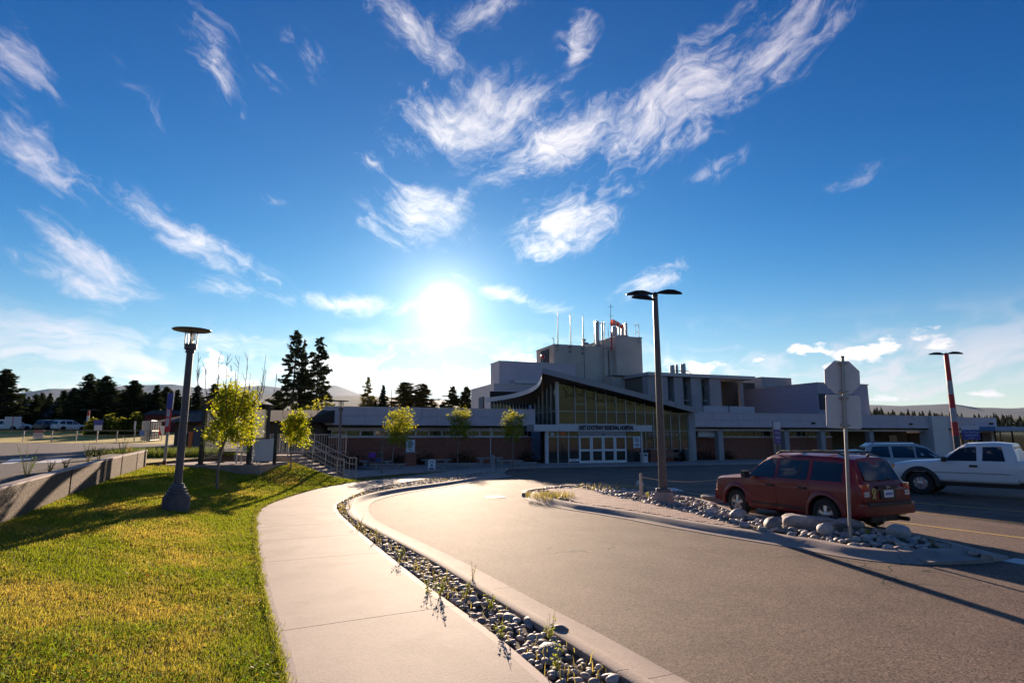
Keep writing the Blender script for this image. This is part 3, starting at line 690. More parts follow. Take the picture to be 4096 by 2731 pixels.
# ------------------------------------------------------------------ grass blades
def grass(name, P, length, width, cols, lean, m, parent=None):
    n = len(P); a = rng.uniform(0, 2 * np.pi, n); L_ = length * rng.uniform(.55, 1.25, n); w = width * rng.uniform(.6, 1.3, n)
    side = np.stack([np.cos(a), np.sin(a), np.zeros(n)], 1) * w[:, None] / 2
    la = rng.uniform(0, 2 * np.pi, n); lt = lean * rng.uniform(.2, 1.6, n)
    tip = np.stack([np.cos(la) * lt, np.sin(la) * lt, np.sqrt(np.maximum(.05, 1 - np.minimum(lt, .95) ** 2))], 1) * L_[:, None]
    midp = np.stack([np.cos(la) * lt * .3, np.sin(la) * lt * .3, np.ones(n) * .6], 1) * L_[:, None]
    V = np.concatenate([P - side, P + side, P + midp + side * .8, P + midp - side * .8, P + tip], 0)
    k = np.arange(n); 
    F = np.concatenate([np.stack([k, k + n, k + 2 * n], 1), np.stack([k, k + 2 * n, k + 3 * n], 1), np.stack([k + 3 * n, k + 2 * n, k + 4 * n], 1)], 0)
    C = np.tile(cols, (5, 1))
    return link(name, npmesh(name, V, F, m, C), parent)
M_grass = mat('grass_blades', (1, 1, 1), 0.6, attr='tint', trans=0.55, spec=0.25)
def lawn_points(n, ymax_bias):
    A = LV[:-1, :-1]; B_ = LV[1:, :-1]; C_ = LV[1:, 1:]; D_ = LV[:-1, 1:]
    area = np.linalg.norm(np.cross((C_ - A).reshape(-1, 3), (D_ - B_).reshape(-1, 3)), axis=1) / 2
    cen = ((A + C_) / 2).reshape(-1, 3); dist = np.maximum(3.0, np.linalg.norm(cen[:, :2], axis=1)); vis = (cen[:, 1] > 1.6) & (np.abs(cen[:, 0]) < cen[:, 1] * 1.0 + 2.0)
    w = area * vis / dist ** ymax_bias; pick_ = rng.choice(len(w), n, p=w / w.sum()); u, v = rng.random(n)[:, None], rng.random(n)[:, None]
    a, b_, c_, d_ = (q.reshape(-1, 3)[pick_] for q in (A, B_, C_, D_))
    return (a * (1 - u) + b_ * u) * (1 - v) + (d_ * (1 - u) + c_ * u) * v
def fbm(x, y, s, o=0.0):
    return np.array([mnoise.fractal(Vector((a * s + o, b_ * s, o)), 1.0, 2.0, 3) for a, b_ in zip(x, y)])
P = lawn_points(330000, 1.25)
cell = {}
kx = np.round(P[:, 0] / .12).astype(int); ky = np.round(P[:, 1] / .12).astype(int)
for a, c_ in set(zip(kx.tolist(), ky.tolist())): cell[(a, c_)] = (mnoise.fractal(Vector((a * .12 * .55, c_ * .12 * .55, 3)), 1, 2, 4), mnoise.fractal(Vector((a * .12 * 2.1, c_ * .12 * 2.1, 9)), 1, 2, 3))
nz = np.array([cell[(a, c_)] for a, c_ in zip(kx.tolist(), ky.tolist())])
# greener beside the sidewalk and under the wall, drier in the open
edge = np.array([min((abs(p[0] - q.x) + abs(p[1] - q.y)) for q in swl[::6]) for p in P[::400]])
dS = np.clip((P[:, 0] - np.interp(P[:, 1], [p.y for p in swl if p.y < 22], [p.x for p in swl if p.y < 22])) * -1, 0, 9)
dry = np.clip(0.55 + 0.9 * nz[:, 0] + 0.5 * nz[:, 1] - 0.55 * np.exp(-(dS / 0.7) ** 2) - 0.35 * np.clip((6.5 - P[:, 1]) / 3.0, 0, 1) * np.clip(nz[:, 0] + .5, 0, 1) - .25 * (P[:, 1] > 15), 0, 1)
dry = np.clip(dry + rng.normal(0, .22, len(P)), 0, 1)[:, None]
gcol = np.array([0.25, 0.31, 0.014]); dcol = np.array([0.54, 0.42, 0.07])
C = (gcol * (1 - dry) + dcol * dry) * rng.uniform(.6, 1.3, (len(P), 1))
lenf = (0.055 - 0.012 * dry[:, 0] + 0.03 * np.clip(nz[:, 1], 0, 1)) * np.clip(1 + (P[:, 1] - 8) * .02, 1, 1.5)
gr = grass('grass', P, lenf, 0.0048 * np.clip(P[:, 1] / 5, 1, 3.4), C, 0.6, M_grass); tag(gr, 'sunlit yellow green grass of the lawn beside the sidewalk', 'grass', kind='stuff')
# fallen leaves on the lawn
n = 700; P = lawn_points(n, 1.5) + np.array([0, 0, .045]); a = rng.uniform(0, 6.28, n); s = rng.uniform(.012, .028, n)[:, None]; d = np.stack([np.cos(a), np.sin(a), rng.normal(0, .35, n)], 1); sd = np.stack([-np.sin(a), np.cos(a), rng.normal(0, .35, n)], 1)
V = np.concatenate([P - d * s, P + sd * s * .7, P + d * s, P - sd * s * .7]); k = np.arange(n); C = np.tile(np.array([.35, .10, .03]) * rng.uniform(.4, 1.6, (n, 1)), (4, 1))
o = link('fallen_leaves', npmesh('fallen_leaves', V, np.stack([k, k + n, k + 2 * n, k + 3 * n], 1), mat('dead_leaf', (1, 1, 1), .7, attr='tint', trans=.3), C)); tag(o, 'scattered reddish brown fallen leaves on the lawn', 'leaves', kind='stuff')
# ragged edge of grass leaning over the sidewalk
ep_ = [p for p in swl if 1.5 < p.y < 24]; E_ = []
for _ in range(9000):
    k = random.randrange(len(ep_) - 1); p = ep_[k].lerp(ep_[k + 1], random.random()); q = abs(random.gauss(0, 1)) * .03 * (1 + 1.2 * max(0, mnoise.noise(Vector((p.x * 3, p.y * 3, 0))))) - .03; E_.append((p.x + q * .95, p.y + q * .3, .105))
E_ = np.array(E_); o = grass('edge_grass', E_, .075, .007 * np.clip(E_[:, 1] / 6, 1, 2.5), np.array([.30, .31, .03]) * rng.uniform(.5, 1.4, (len(E_), 1)), .8, M_grass); tag(o, 'ragged fringe of grass leaning over the sidewalk edge', 'grass', kind='stuff')
# broad-leaved weeds in the lawn near the path
M_weedleaf = mat('weed_leaf', (1, 1, 1), 0.75, attr='tint', trans=0.5, spec=0.1)
n = 9000; P = lawn_points(n * 3, 2.0)
kx = np.array([mnoise.fractal(Vector((p[0] * .9, p[1] * .9, 21)), 1, 2, 3) for p in P]); dS = np.clip((P[:, 0] - np.interp(P[:, 1], [p.y for p in swl if p.y < 22], [p.x for p in swl if p.y < 22])) * -1, 0, 9)
P = P[(kx > 0.05) & (P[:, 1] < 9.5) & ((dS < 1.6) | (P[:, 1] < 5.6))][:n]; n = len(P)
a = rng.uniform(0, 6.28, n); s = rng.uniform(.009, .020, n); up = rng.uniform(.02, .07, n)
d = np.stack([np.cos(a), np.sin(a), rng.uniform(.1, .9, n)], 1); sd = np.stack([-np.sin(a), np.cos(a), rng.normal(0, .2, n)], 1); P0 = P + np.stack([0 * a, 0 * a, up], 1)
V = np.concatenate([P0, P0 + d * s[:, None] + sd * s[:, None] * .7, P0 + d * s[:, None] * 2.1, P0 + d * s[:, None] - sd * s[:, None] * .7]); k = np.arange(n)
C = np.tile(np.array([0.22, 0.34, 0.02]) * rng.uniform(.6, 1.5, (n, 1)) * np.where(rng.random((n, 1)) < .12, [[2.2, 1.1, .9]], [[1, 1, 1]]), (4, 1))
o = link('lawn_weeds', npmesh('lawn_weeds', V, np.stack([k, k + n, k + 2 * n, k + 3 * n], 1), M_weedleaf, C)); tag(o, 'broad leaved green weeds growing through the near lawn edge', 'weeds', kind='stuff')
# ================================================================== HOSPITAL
BS = 1.18                        # building enlarged and set farther back so its shadow fits the sun
BO = Vector((4.72, 50.74, -0.378)); BA = R(20)  # origin pushed back and lowered to go with the enlargement
_ux = Vector((math.cos(BA), math.sin(BA), 0)); _vx = Vector((-math.sin(BA), math.cos(BA), 0))
def W(px, py, v):               # pixel -> (u, z) on the facade plane v units (before enlarging) behind the entrance front
    d = ray(px, py); o = Vector((0, 0, EYE)) - BO
    t = (v * BS - o.dot(_vx)) / d.dot(_vx); p = (o + d * t) / BS
    return p.dot(_ux), p.z
def Ws(px, py, u):              # pixel -> (v, z) on a side plane at u
    d = ray(px, py); o = Vector((0, 0, EYE)) - BO
    t = (u * BS - o.dot(_ux)) / d.dot(_ux); p = (o + d * t) / BS
    return p.dot(_vx), p.z
def bworld(u, v, z=0): return BO + (_ux * u + _vx * v + Vector((0, 0, z))) * BS
def bthing(*a_, **k_): o_ = thing(*a_, **k_); o_.scale = (BS,) * 3; return o_
M_panel = mat('grey_metal_panel', (0.55, 0.47, 0.52), 0.5, var=0.08, scale=0.9, spec=0.4)
M_panel2 = mat('pale_metal_panel', (0.62, 0.58, 0.59), 0.42, var=0.07, scale=0.9, spec=0.5)
M_trim = mat('trim_metal', (0.45, 0.44, 0.47), 0.35, 0.3, var=0.06, scale=3)
M_brick = brick_mat('red_brick', (0.36, 0.115, 0.065), (0.27, 0.085, 0.05), (0.17, 0.12, 0.10), 0.225, 0.078)
M_stucco = mat('tower_concrete', (0.58, 0.52, 0.45), 0.85, var=0.14, scale=0.5, bump=0.15, bscale=8, c3=(0.44, 0.40, 0.355), c3scale=0.25)
M_stucco2 = mat('ward_concrete', (0.38, 0.34, 0.345), 0.85, var=0.12, scale=0.7, bump=0.15, bscale=8)
M_corr = corrugated_mat('corrugated_siding', (0.50, 0.46, 0.50), 0.16)
M_corr2 = corrugated_mat('blue_siding', (0.34, 0.32, 0.42), 0.2)
M_mull = mat('mullion', (0.42, 0.43, 0.43), 0.4, 0.4)
M_roofd = mat('roof_soffit', (0.10, 0.07, 0.05), 0.7, var=0.2, scale=2)
M_fasc = mat('roof_fascia', (0.27, 0.28, 0.32), 0.38, 0.2, var=0.06, scale=1)
M_curt = mat('curtain_glass', (0.030, 0.040, 0.034), 0.015, bump=0.05, bscale=0.7, bdist=0.05)
M_curt.node_tree.nodes['Principled BSDF'].inputs['IOR'].default_value = 1.95
M_win = mat('window_glass', (0.035, 0.035, 0.030), 0.05, bump=0.04, bscale=0.8, bdist=0.05)
M_win.node_tree.nodes['Principled BSDF'].inputs['IOR'].default_value = 1.9
M_louv = mat('louvre', (0.16, 0.15, 0.16), 0.5, 0.2)
M_spand = mat('window_spandrel', (0.15, 0.125, 0.10), 0.6, var=0.15, scale=3)
M_stack = mat('stack_steel', (0.33, 0.34, 0.36), 0.35, 0.6, var=0.1, scale=2)

def panels(parent, u0, u1, v, rows, width, m, thick=0.06, gap=0.018, first=None):
    """cladding panels, each its own object, hung in front of plane v"""
    n = max(1, round((u1 - u0) / width)); w = (u1 - u0) / n; cache = {}
    for (z0, z1) in rows:
        k = (round(z0, 3), round(z1, 3))
        me = MB().box(gap / 2, w - gap / 2, -thick, 0, z0 + gap / 2, z1 - gap / 2).mesh('panel', m, bevel=0.006)
        for i_ in range(n): o = link('panel', me, parent); o.location = (u0 + i_ * w, v, 0)
def window_row(parent, u0, u1, v, z0, z1, n, name='window', fr=0.05, mg=None):
    """strip of windows: each window a part with its pane as sub-part"""
    w = (u1 - u0) / n
    f = MB(); 
    for (a, b_, c, d_) in ((0, w, 0, fr), (0, w, z1 - z0 - fr, z1 - z0), (0, fr, fr, z1 - z0 - fr), (w - fr, w, fr, z1 - z0 - fr)): f.box(a, b_, -0.05, 0.03, c, d_)
    fm = f.mesh('window_frame', M_mull); pm_ = MB().box(fr, w - fr, -0.012, 0.0, fr, z1 - z0 - fr).mesh('pane', mg or M_win)
    for i_ in range(n):
        o = link(name, fm, parent); o.location = (u0 + i_ * w, v, z0); link('pane', pm_, o)

# ---------------------------------------------------------------- low wings either side
def low_wing(root, u0, u1, zt, depth, brick_v=0.75):
    zt_ = zt
    MB().box(u0 + .02, u1 - .02, 0.02, depth, 2.72, zt_ - 0.02).build('parapet_wall', M_stucco, root)
    zm = (2.74 + zt_) / 2
    panels(root, u0, u1, 0.0, [(2.74, zm), (zm, zt_)], 2.45, M_panel)
    MB().box(u0 - .03, u1 + .03, -0.09, 0.3, zt_, zt_ + 0.05).build('coping', M_trim, root)
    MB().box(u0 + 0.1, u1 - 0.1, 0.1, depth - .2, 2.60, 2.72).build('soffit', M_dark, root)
uL = W(1304, 1627, 0)[0]; zP = 3.9
uE = W(2140, 1700, 0)[0]
lw = bthing('brick_wing', 'long low brick hospital wing with grey panel parapet, left of the glass entrance', 'building', BO, BA)
low_wing(lw, uL, uE, zP, 16)
BV = 0.7
MB().box(uL + .35, uE, BV, 15.5, -0.1, 1.98).build('brick_wall', M_brick, lw)
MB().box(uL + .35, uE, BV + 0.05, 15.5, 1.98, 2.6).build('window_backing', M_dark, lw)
MB().box(uL + .2, uE, BV - 0.14, BV + .04, 2.40, 2.60).build('head_trim', M_trim, lw, bevel=.01)
MB().box(uL + .25, uE, BV - 0.10, BV + .06, 1.90, 2.0).build('sill', M_trim, lw, bevel=.01)
window_row(lw, uL + .45, uE - .3, BV + 0.03, 2.0, 2.40, 15, mg=M_win)
# side wall of the wing, going back on the left
MB().box(uL + .3, uL + .36, BV, 15, -0.1, 1.98).build('side_brick_wall', M_brick, lw)
sp = MB().box(-0.06, 0, .01, 2.39, 2.75, zP - .01).mesh('panel', M_panel, bevel=.006)
for k in range(6): o = link('panel', sp, lw); o.location = (uL, k * 2.4 + 0.05, 0)
for k in (3.0, 4.2):
    MB().cyl((uL - .12, k, 3.05), (uL - .12, k, 3.2), .1, .13).cyl((uL - .12, k, 3.1), (uL, k, 3.12), .03).build('wall_lamp', M_dark, lw, smooth=40)
for k in (1.2, 3.0): MB().cyl((uL + .22, k, 0), (uL + .22, k, 2.7), .05).build('downpipe', M_galv, lw, smooth=40)

# right wing
rw_u0 = W(2760, 1700, 0)[0]; rw_u1 = W(3850, 1690, 0)[0]
rwg = bthing('panel_wing', 'long low hospital wing with grey panel parapet, brick walls and columns, right of the entrance', 'building', BO, BA)
low_wing(rwg, rw_u0, rw_u1, zP, 18)
u_b = W(3330, 1760, 1.6)[0]
MB().box(rw_u0 + .9, u_b, 1.7, 12, -0.1, 1.9).build('brick_wall', M_brick, rwg)
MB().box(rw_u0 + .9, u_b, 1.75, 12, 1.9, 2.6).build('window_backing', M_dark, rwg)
MB().box(rw_u0 + .3, rw_u1, 0.35, 0.6, 2.42, 2.6).build('head_trim', M_trim, rwg, bevel=.01)
MB().box(rw_u0 + .9, u_b, 1.58, 1.78, 1.84, 1.94).build('sill', M_trim, rwg, bevel=.01)
window_row(rwg, rw_u0 + 4.6, u_b - .1, 1.72, 1.94, 2.42, 14)
for px in (2764, 2880, 3145, 3290, 3485, 3760):
    u = W(px, 1780, .5)[0]; MB().box(u - .25, u + .25, .35, .85, -0.1, 2.62).build('column', M_stucco2, rwg, bevel=.01)
MB().box(W(2790, 1740, .9)[0], W(2868, 1740, .9)[0], .8, 1.0, 1.95, 2.62).build('white_spandrel', M_panel2, rwg)
MB().box(u_b + .3, rw_u1 - .5, 5.5, 5.8, -0.1, 2.6).build('recess_wall', M_spand, rwg)
MB().box(W(3560, 1780, 5.4)[0], W(3590, 1780, 5.4)[0], 5.4, 5.5, 0, 2.05).build('door', M_trim, rwg)
for px in (3250, 3340, 3640):
    u, z = W(px, 1690, -.05); MB().box(u - .15, u + .15, -.22, -.02, 3.05, 3.2).build('wall_lamp', M_dark, rwg)
for (u0, u1) in ((3728, 3790),):
    a, c = W(u0, 1780, -.1)[0], W(u1, 1780, -.1)[0]; MB().box(a, c, -.35, 1.0, -.1, 3.88).build('portal_pier', M_panel2, rwg)
# ambulance porch further right
ap = bthing('ambulance_porch', 'grey flat roofed porch with dark openings at far right, behind the white pickup', 'building', BO, BA)
a, c = W(3792, 1690, 2)[0], W(3985, 1690, 2)[0]
MB().box(a, c, 2, 14, 2.3, zP + .05).build('fascia', M_panel, ap)
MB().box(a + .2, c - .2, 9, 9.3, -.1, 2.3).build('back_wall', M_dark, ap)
for px in (3806, 3975): u = W(px, 1780, 2.2)[0]; MB().box(u - .4, u + .4, 2.1, 3.0, -.1, 2.3).build('pier', M_panel, ap)
u = W(3880, 1780, 4)[0]; MB().box(u - .8, u + .8, 4.0, 4.4, -.1, 2.2).build('inner_pier', M_panel2, ap)
for px in (3800, 3963): u = W(px, 1710, 2)[0]; MB().box(u - .2, u + .2, 1.8, 2.02, 3.2, 3.4).build('wall_lamp', M_dark, ap)
M_blue = mat('blue_canopy_metal', (0.05, 0.22, 0.45), 0.4, var=.06)
cp = bthing('blue_canopy', 'bright blue canopy with a glazed shelter under it at the far right edge', 'canopy', BO, BA)
a, c = W(3972, 1720, 0)[0], W(4250, 1720, 0)[0]
MB().box(a, c, -.2, 4, 2.5, 2.95).build('roof', M_blue, cp, bevel=.02)
for k in range(5): u = a + .3 + (c - a - .6) * k / 4; MB().box(u - .05, u + .05, 0, .12, -.05, 2.5).build('post', M_dark, cp)
MB().box(a + .3, c - .3, 3, 3.05, .3, 2.4).build('pane', M_win, cp)

# ---------------------------------------------------------------- glass entrance pavilion with the swept roof
ep = bthing('entrance_pavilion', 'glass fronted entrance hall under a swooping curved roof', 'building', BO, BA)
xs4 = [2231, 2299, 2342, 2383, 2423, 2463, 2502, 2539, 2577, 2610, 2640, 2679, 2713, 2747]
US = [W(x, 1650, 0)[0] for x in xs4]
uA, uZ = US[0], US[-1]
# front roof edge from prow to right end, left edge curling back from the prow
vF = -1.1
PK = (W(2168, 1476, vF), vF)
Fpx = [(2168, 1476), (2318, 1515), (2470, 1553), (2630, 1595), (2789, 1638)]
Fe = []
for (x, y) in Fpx: u, z = W(x, y, vF); Fe.append(Vector((u, vF, z)))
Lpx4 = [(2168, 1484, -1.1), (2167, 1510, 0.2), (2155, 1534, 1.5), (2128, 1554, 2.6), (2086, 1570, 3.4), (2040, 1581, 3.9), (1990, 1589, 4.1), (1944, 1595, 4.2)]
Le = []
for (x, y, v) in Lpx4: u, z = W(x, y, v); Le.append(Vector((u, v, z)))
Fe = catmull(Fe, 4); Le = catmull(Le, 4)
zb = 3.95; zpk = Fe[0].z
def roof_pt(i_, j, dz=0):
    f, l = Fe[i_], Le[j]; z = zb + (f.z - zb) * (l.z - zb) / (zpk - zb)
    return (f.x + l.x - Fe[0].x, f.y + l.y - Fe[0].y + (0 if True else 0), z + dz)
nF, nL = len(Fe), len(Le)
b = MB(); V = [roof_pt(i_, j) for j in range(nL) for i_ in range(nF)] + [roof_pt(i_, j, -0.16) for j in range(nL) for i_ in range(nF)]
F = []; o_ = nF * nL
for j in range(nL - 1):
    for i_ in range(nF - 1):
        a = j * nF + i_; F.append((a, a + 1, a + nF + 1, a + nF)); F.append((o_ + a + nF, o_ + a + nF + 1, o_ + a + 1, o_ + a))
for i_ in range(nF - 1): F.append((i_, o_ + i_, o_ + i_ + 1, i_ + 1)); a = (nL - 1) * nF + i_; F.append((a + 1, o_ + a + 1, o_ + a, a))
for j in range(nL - 1): a = j * nF; F.append((a + nF, o_ + a + nF, o_ + a, a)); a = j * nF + nF - 1; F.append((a, o_ + a, o_ + a + nF, a + nF))
b.add(V, F); rf = b.build('roof', M_roofd, ep, smooth=35)
def strip_panel(pts, h0, h1, out, m, name, parent):
    b = MB(); n = len(pts); V = []
    for p in pts: V += [(p.x, p.y, p.z + h0), (p.x, p.y, p.z + h1), (p.x + out[0], p.y + out[1], p.z + h1), (p.x + out[0], p.y + out[1], p.z + h0)]
    F = []
    for k in range(n - 1):
        a = k * 4; c = a + 4
        for j in range(4): F.append((a + j, a + (j + 1) % 4, c + (j + 1) % 4, c + j))
    F += [(3, 2, 1, 0), tuple(range(4 * n - 4, 4 * n))]
    return b.add(V, F).build(name, m, parent)
M_fascL = mat('pale_fascia', (0.6, 0.59, 0.62), 0.35, 0.2)
def densify(pts, n):
    return [pick(pts, k / n) for k in range(n + 1)]
fp = densify(Fe, 42)
for k in range(7): seg = fp[k * 6:k * 6 + 7]; seg = [seg[0].lerp(seg[1], .04)] + seg[1:]; strip_panel(seg, -0.30, 0.10, (0, -.05), M_fasc, 'fascia_panel', rf)
lp_ = densify(Le, 40)
for k in range(10): seg = lp_[k * 4:k * 4 + 5]; seg = [seg[0].lerp(seg[1], .06)] + seg[1:]; strip_panel(seg, -0.26, 0.08, (-.05, -.02), M_fascL, 'fascia_panel', rf)
# roof underside height over the glass front, for cutting the panes
def roof_z(u, v):
    best = None
    # on the front edge family: interpolate along u for the given v
    js = [j for j in range(nL)]
    pts_ = [roof_pt(i_, j) for j in range(nL) for i_ in range(nF)]
    q = min(pts_, key=lambda p: (p[0] - u) ** 2 + (p[1] - v) ** 2)
    return q[2] - 0.2
def front_top(u):                     # the soffit meets the glass just behind the fascia
    us_ = [p.x for p in Fe]; zs_ = [p.z for p in Fe]; return float(np.interp(u - (-0.0), us_, zs_)) - 0.42
z_m = W(2231, 1644, 0)[1]; z_sill = W(2231, 1693, 0)[1]; z_sign1 = z_sill - 0.06
# corner post, sill, mullions, panes
MB().box(uA - .16, uA + .06, -.12, .1, z_sill - .1, front_top(uA) + .1).build('corner_post', M_trim, ep)
MB().box(uA - .2, W(2541, 1693, 0)[0], -.14, .05, z_sill - .16, z_sill).build('sill', M_trim, ep)
for k, u in enumerate(US[1:], 1):
    zbot = z_sill if k <= 7 else 0.05
    MB().box(u - .03, u + .03, -.07, .07, zbot, front_top(u)).build('mullion', M_mull, ep)
for k in range(len(US) - 1):
    u0, u1 = US[k] + .03, US[k + 1] - .03
    zt0, zt1 = front_top(u0), front_top(u1)
    bands = [(z_sill, z_m)] if k < 7 else [(0.05, 1.0), (1.0, 2.42), (2.42, z_m)]
    for (z0, z1) in bands:
        MB().box(u0, u1, -.012, .0, z0 + .02, z1 - .02).build('pane', M_curt, ep)
        MB().box(u0, u1, -.05, .05, z1 - .02, z1 + .02).build('transom', M_mull, ep)
    zs_ = z_m
    if k in (1, 3):
        zh = W(2340, 1616, 0)[1]; MB().box(u0, u1, -.012, .0, z_m + .02, zh - .02).build('pane', M_curt, ep); MB().box(u0, u1, -.05, .05, zh - .02, zh + .02).build('transom', M_mull, ep); zs_ = zh
    MB().extr([(u0, zs_ + .02), (u1, zs_ + .02), (u1, max(zs_ + .04, zt1)), (u0, max(zs_ + .04, zt0))], 'y', -.012, 0).build('pane', M_curt, ep)
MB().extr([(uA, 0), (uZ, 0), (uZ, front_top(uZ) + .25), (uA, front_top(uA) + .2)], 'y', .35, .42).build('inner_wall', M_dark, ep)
# decorative star outlines behind the top of the glass
b_st = mat('star_wire', (0.05, 0.045, 0.04), .6)
for k, (px, py, r) in enumerate([(2280, 1562, .62), (2317, 1560, .62), (2361, 1572, .62), (2402, 1585, .5), (2440, 1590, .42), (2483, 1592, .42), (2513, 1600, .4), (2551, 1606, .36), (2590, 1612, .3)]):
    u, z = W(px, py, -.06); pts = []
    for q in range(11): a = math.pi / 2 + q * math.pi / 5; rr = r if q % 2 == 0 else r * .45; pts.append((u + rr * math.cos(a), -.06, z + rr * math.sin(a) * 1.05))
    MB().tube(pts, .02, 5).build('star_ornament', b_st, ep)
# right end wall
MB().box(uZ + .03, uZ + .65, -.15, 1.2, -.1, zP).build('end_pier', M_stucco2, ep)
# side glazing running back from the corner post, and the clerestory above the wing
vC = 5.0
uc0 = W(1962, 1630, vC)[0]; uc1 = uA - .35
def left_top(u, v):
    q = min(Le, key=lambda p: (p.x - u) ** 2 + (p.y - v) ** 2); return q.z - .35
nC = 12
for k in range(nC):
    u0 = uc0 + (uc1 - uc0) * k / nC; u1 = uc0 + (uc1 - uc0) * (k + 1) / nC
    zt = min(left_top((u0 + u1) / 2, 4.2), 6.2); zt0, zt1 = left_top(u0, 4.2), left_top(u1, 4.2)
    MB().extr([(u0 + .04, zP), (u1 - .04, zP), (u1 - .04, zt1 + .1), (u0 + .04, zt0 + .1)], 'y', vC - .01, vC + .005).build('pane', M_curt, ep)
    MB().box(u0 - .04, u0 + .04, vC - .08, vC + .06, zP, zt0 + .1).build('mullion', M_mull, ep)
    MB().box(u0 + .04, u1 - .04, vC - .05, vC + .04, zP + .22, zP + .26).build('transom', M_mull, ep)
nS = 6
for k in range(nS):
    v0, v1 = vC * k / nS, vC * (k + 1) / nS
    zt0, zt1 = left_top(uA - 1.0, v0) , left_top(uA - 1.0, v1)
    MB().extr([(v0 + .03, z_sill - .1), (v1 - .03, z_sill - .1), (v1 - .03, zt1 + .3), (v0 + .03, zt0 + .3)], 'x', uA - .13, uA - .115).build('pane', M_curt, ep)
    MB().box(uA - .2, uA - .08, v0 - .035, v0 + .035, z_sill - .1, zt0 + .3).build('mullion', M_mull, ep)
    MB().box(uA - .17, uA - .09, v0 + .03, v1 - .03, z_m - .02, z_m + .02).build('transom', M_mull, ep)
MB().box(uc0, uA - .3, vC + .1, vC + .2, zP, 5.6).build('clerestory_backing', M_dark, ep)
# aviation light on the prow
pk = Fe[0]; mast = MB().cyl((pk.x, pk.y, pk.z), (pk.x + .05, pk.y, pk.z + .75), .035, .025).build('light_mast', M_galv, ep)
M_redl = mat('red_lamp_glass', (0.8, 0.02, 0.01), 0.3)
MB().lathe([(0, -.16), (.11, -.14), (.15, 0), (.11, .14), (0, .18)], 12, (pk.x + .06, pk.y, pk.z + .9)).build('obstruction_lamp', M_redl, ep, smooth=60)
MB().tube([(pk.x + .02, pk.y + .1, pk.z - .2), (pk.x + .06, pk.y + .12, pk.z - 1.2), (pk.x + .03, pk.y + .1, pk.z - 2.6)], .02, 6).build('rain_chain', mat('copper_chain', (0.35, 0.16, 0.06), .4, .6), ep)

# vestibule with the sign band
vV = -1.6
s0, s1 = W(2136, 1700, vV)[0], W(2609, 1710, vV)[0]; zs1 = W(2136, 1697, vV)[1]; zs0 = W(2136, 1724, vV)[1]
zs0, zs1 = zs0, zs1
vs_ = bthing('vestibule', 'glazed vestibule with automatic doors under the hospital name band', 'vestibule', BO, BA)
MB().box(s0, s1, vV + .06, -.13, zs0, zs1).build('canopy_box', M_stucco2, vs_)
panels(vs_, s0, s1, vV + .05, [(zs0 - .01, zs1 + .01)], (s1 - s0) / 5, M_panel2, thick=.05)
x0, x1 = 2315, 2534
uu0, uu1 = W(x0, 1710, vV)[0], W(x1, 1710, vV)[0]
zc = (zs0 + zs1) / 2 + .02
tx = text('name_letters', 'EAST KOOTENAY REGIONAL HOSPITAL', 0.42, M_ink, vs_, ((uu0 + uu1) / 2, vV - .02, zc), bold=0.02, ext=.015, sx=1.0)
tw = tx.dimensions.x or 1; bpy.context.view_layer.update(); tw = max(v.co.x for v in tx.data.vertices) - min(v.co.x for v in tx.data.vertices); th = max(v.co.y for v in tx.data.vertices) - min(v.co.y for v in tx.data.vertices)
tx.scale = ((uu1 - uu0) / tw, 0.34 / th, 1)
v0_ = vV + .25
d0_, d1_ = W(2182, 1848, v0_)[0], W(2570, 1848, v0_)[0]
MB().box(d0_ - .02, d0_ + .22, v0_ - .08, v0_ + .1, 0, zs0).build('end_post', M_panel2, vs_)
MB().box(d1_ - .1, d1_ + .02, v0_ - .08, v0_ + .1, 0, zs0).build('end_post', M_panel2, vs_)
ua = W(2316, 1800, v0_)[0]; ub = W(2505, 1800, v0_)[0]; zt_t = W(2230, 1746, v0_)[1]
def glazed(u0, u1, z0, z1, name='pane', m=M_win): return MB().box(u0, u1, v0_ - .012, v0_, z0, z1).build(name, m, vs_)
div = [d0_ + .22] + [W(x, 1800, v0_)[0] for x in (2231, 2274)] + [ua]
for k in range(3):
    glazed(div[k] + .03, div[k + 1] - .03, .12, zt_t - .03); glazed(div[k] + .03, div[k + 1] - .03, zt_t + .03, zs0 - .02)
    MB().box(div[k] + (.03 if k else 0), div[k + 1] - .03, v0_ - .04, v0_ + .04, zt_t - .03, zt_t + .03).build('transom', M_panel2, vs_)
    MB().box(div[k + 1] - .03, div[k + 1] + .03, v0_ - .05, v0_ + .05, .02, zs0).build('mullion', M_panel2, vs_)
    MB().box(div[k], div[k + 1] - .03, v0_ - .05, v0_ + .05, .02, .12).build('bottom_rail', M_panel2, vs_)
glazed(ub + .06, d1_ - .1, .1, zt_t - .03); glazed(ub + .06, d1_ - .1, zt_t + .03, zs0 - .02)
MB().box(ub + .06, d1_ - .1, v0_ - .04, v0_ + .04, zt_t - .03, zt_t + .03).build('transom', M_panel2, vs_)
MB().box(ub + .06, d1_ - .1, v0_ - .04, v0_ + .04, .02, .1).build('bottom_rail', M_panel2, vs_)
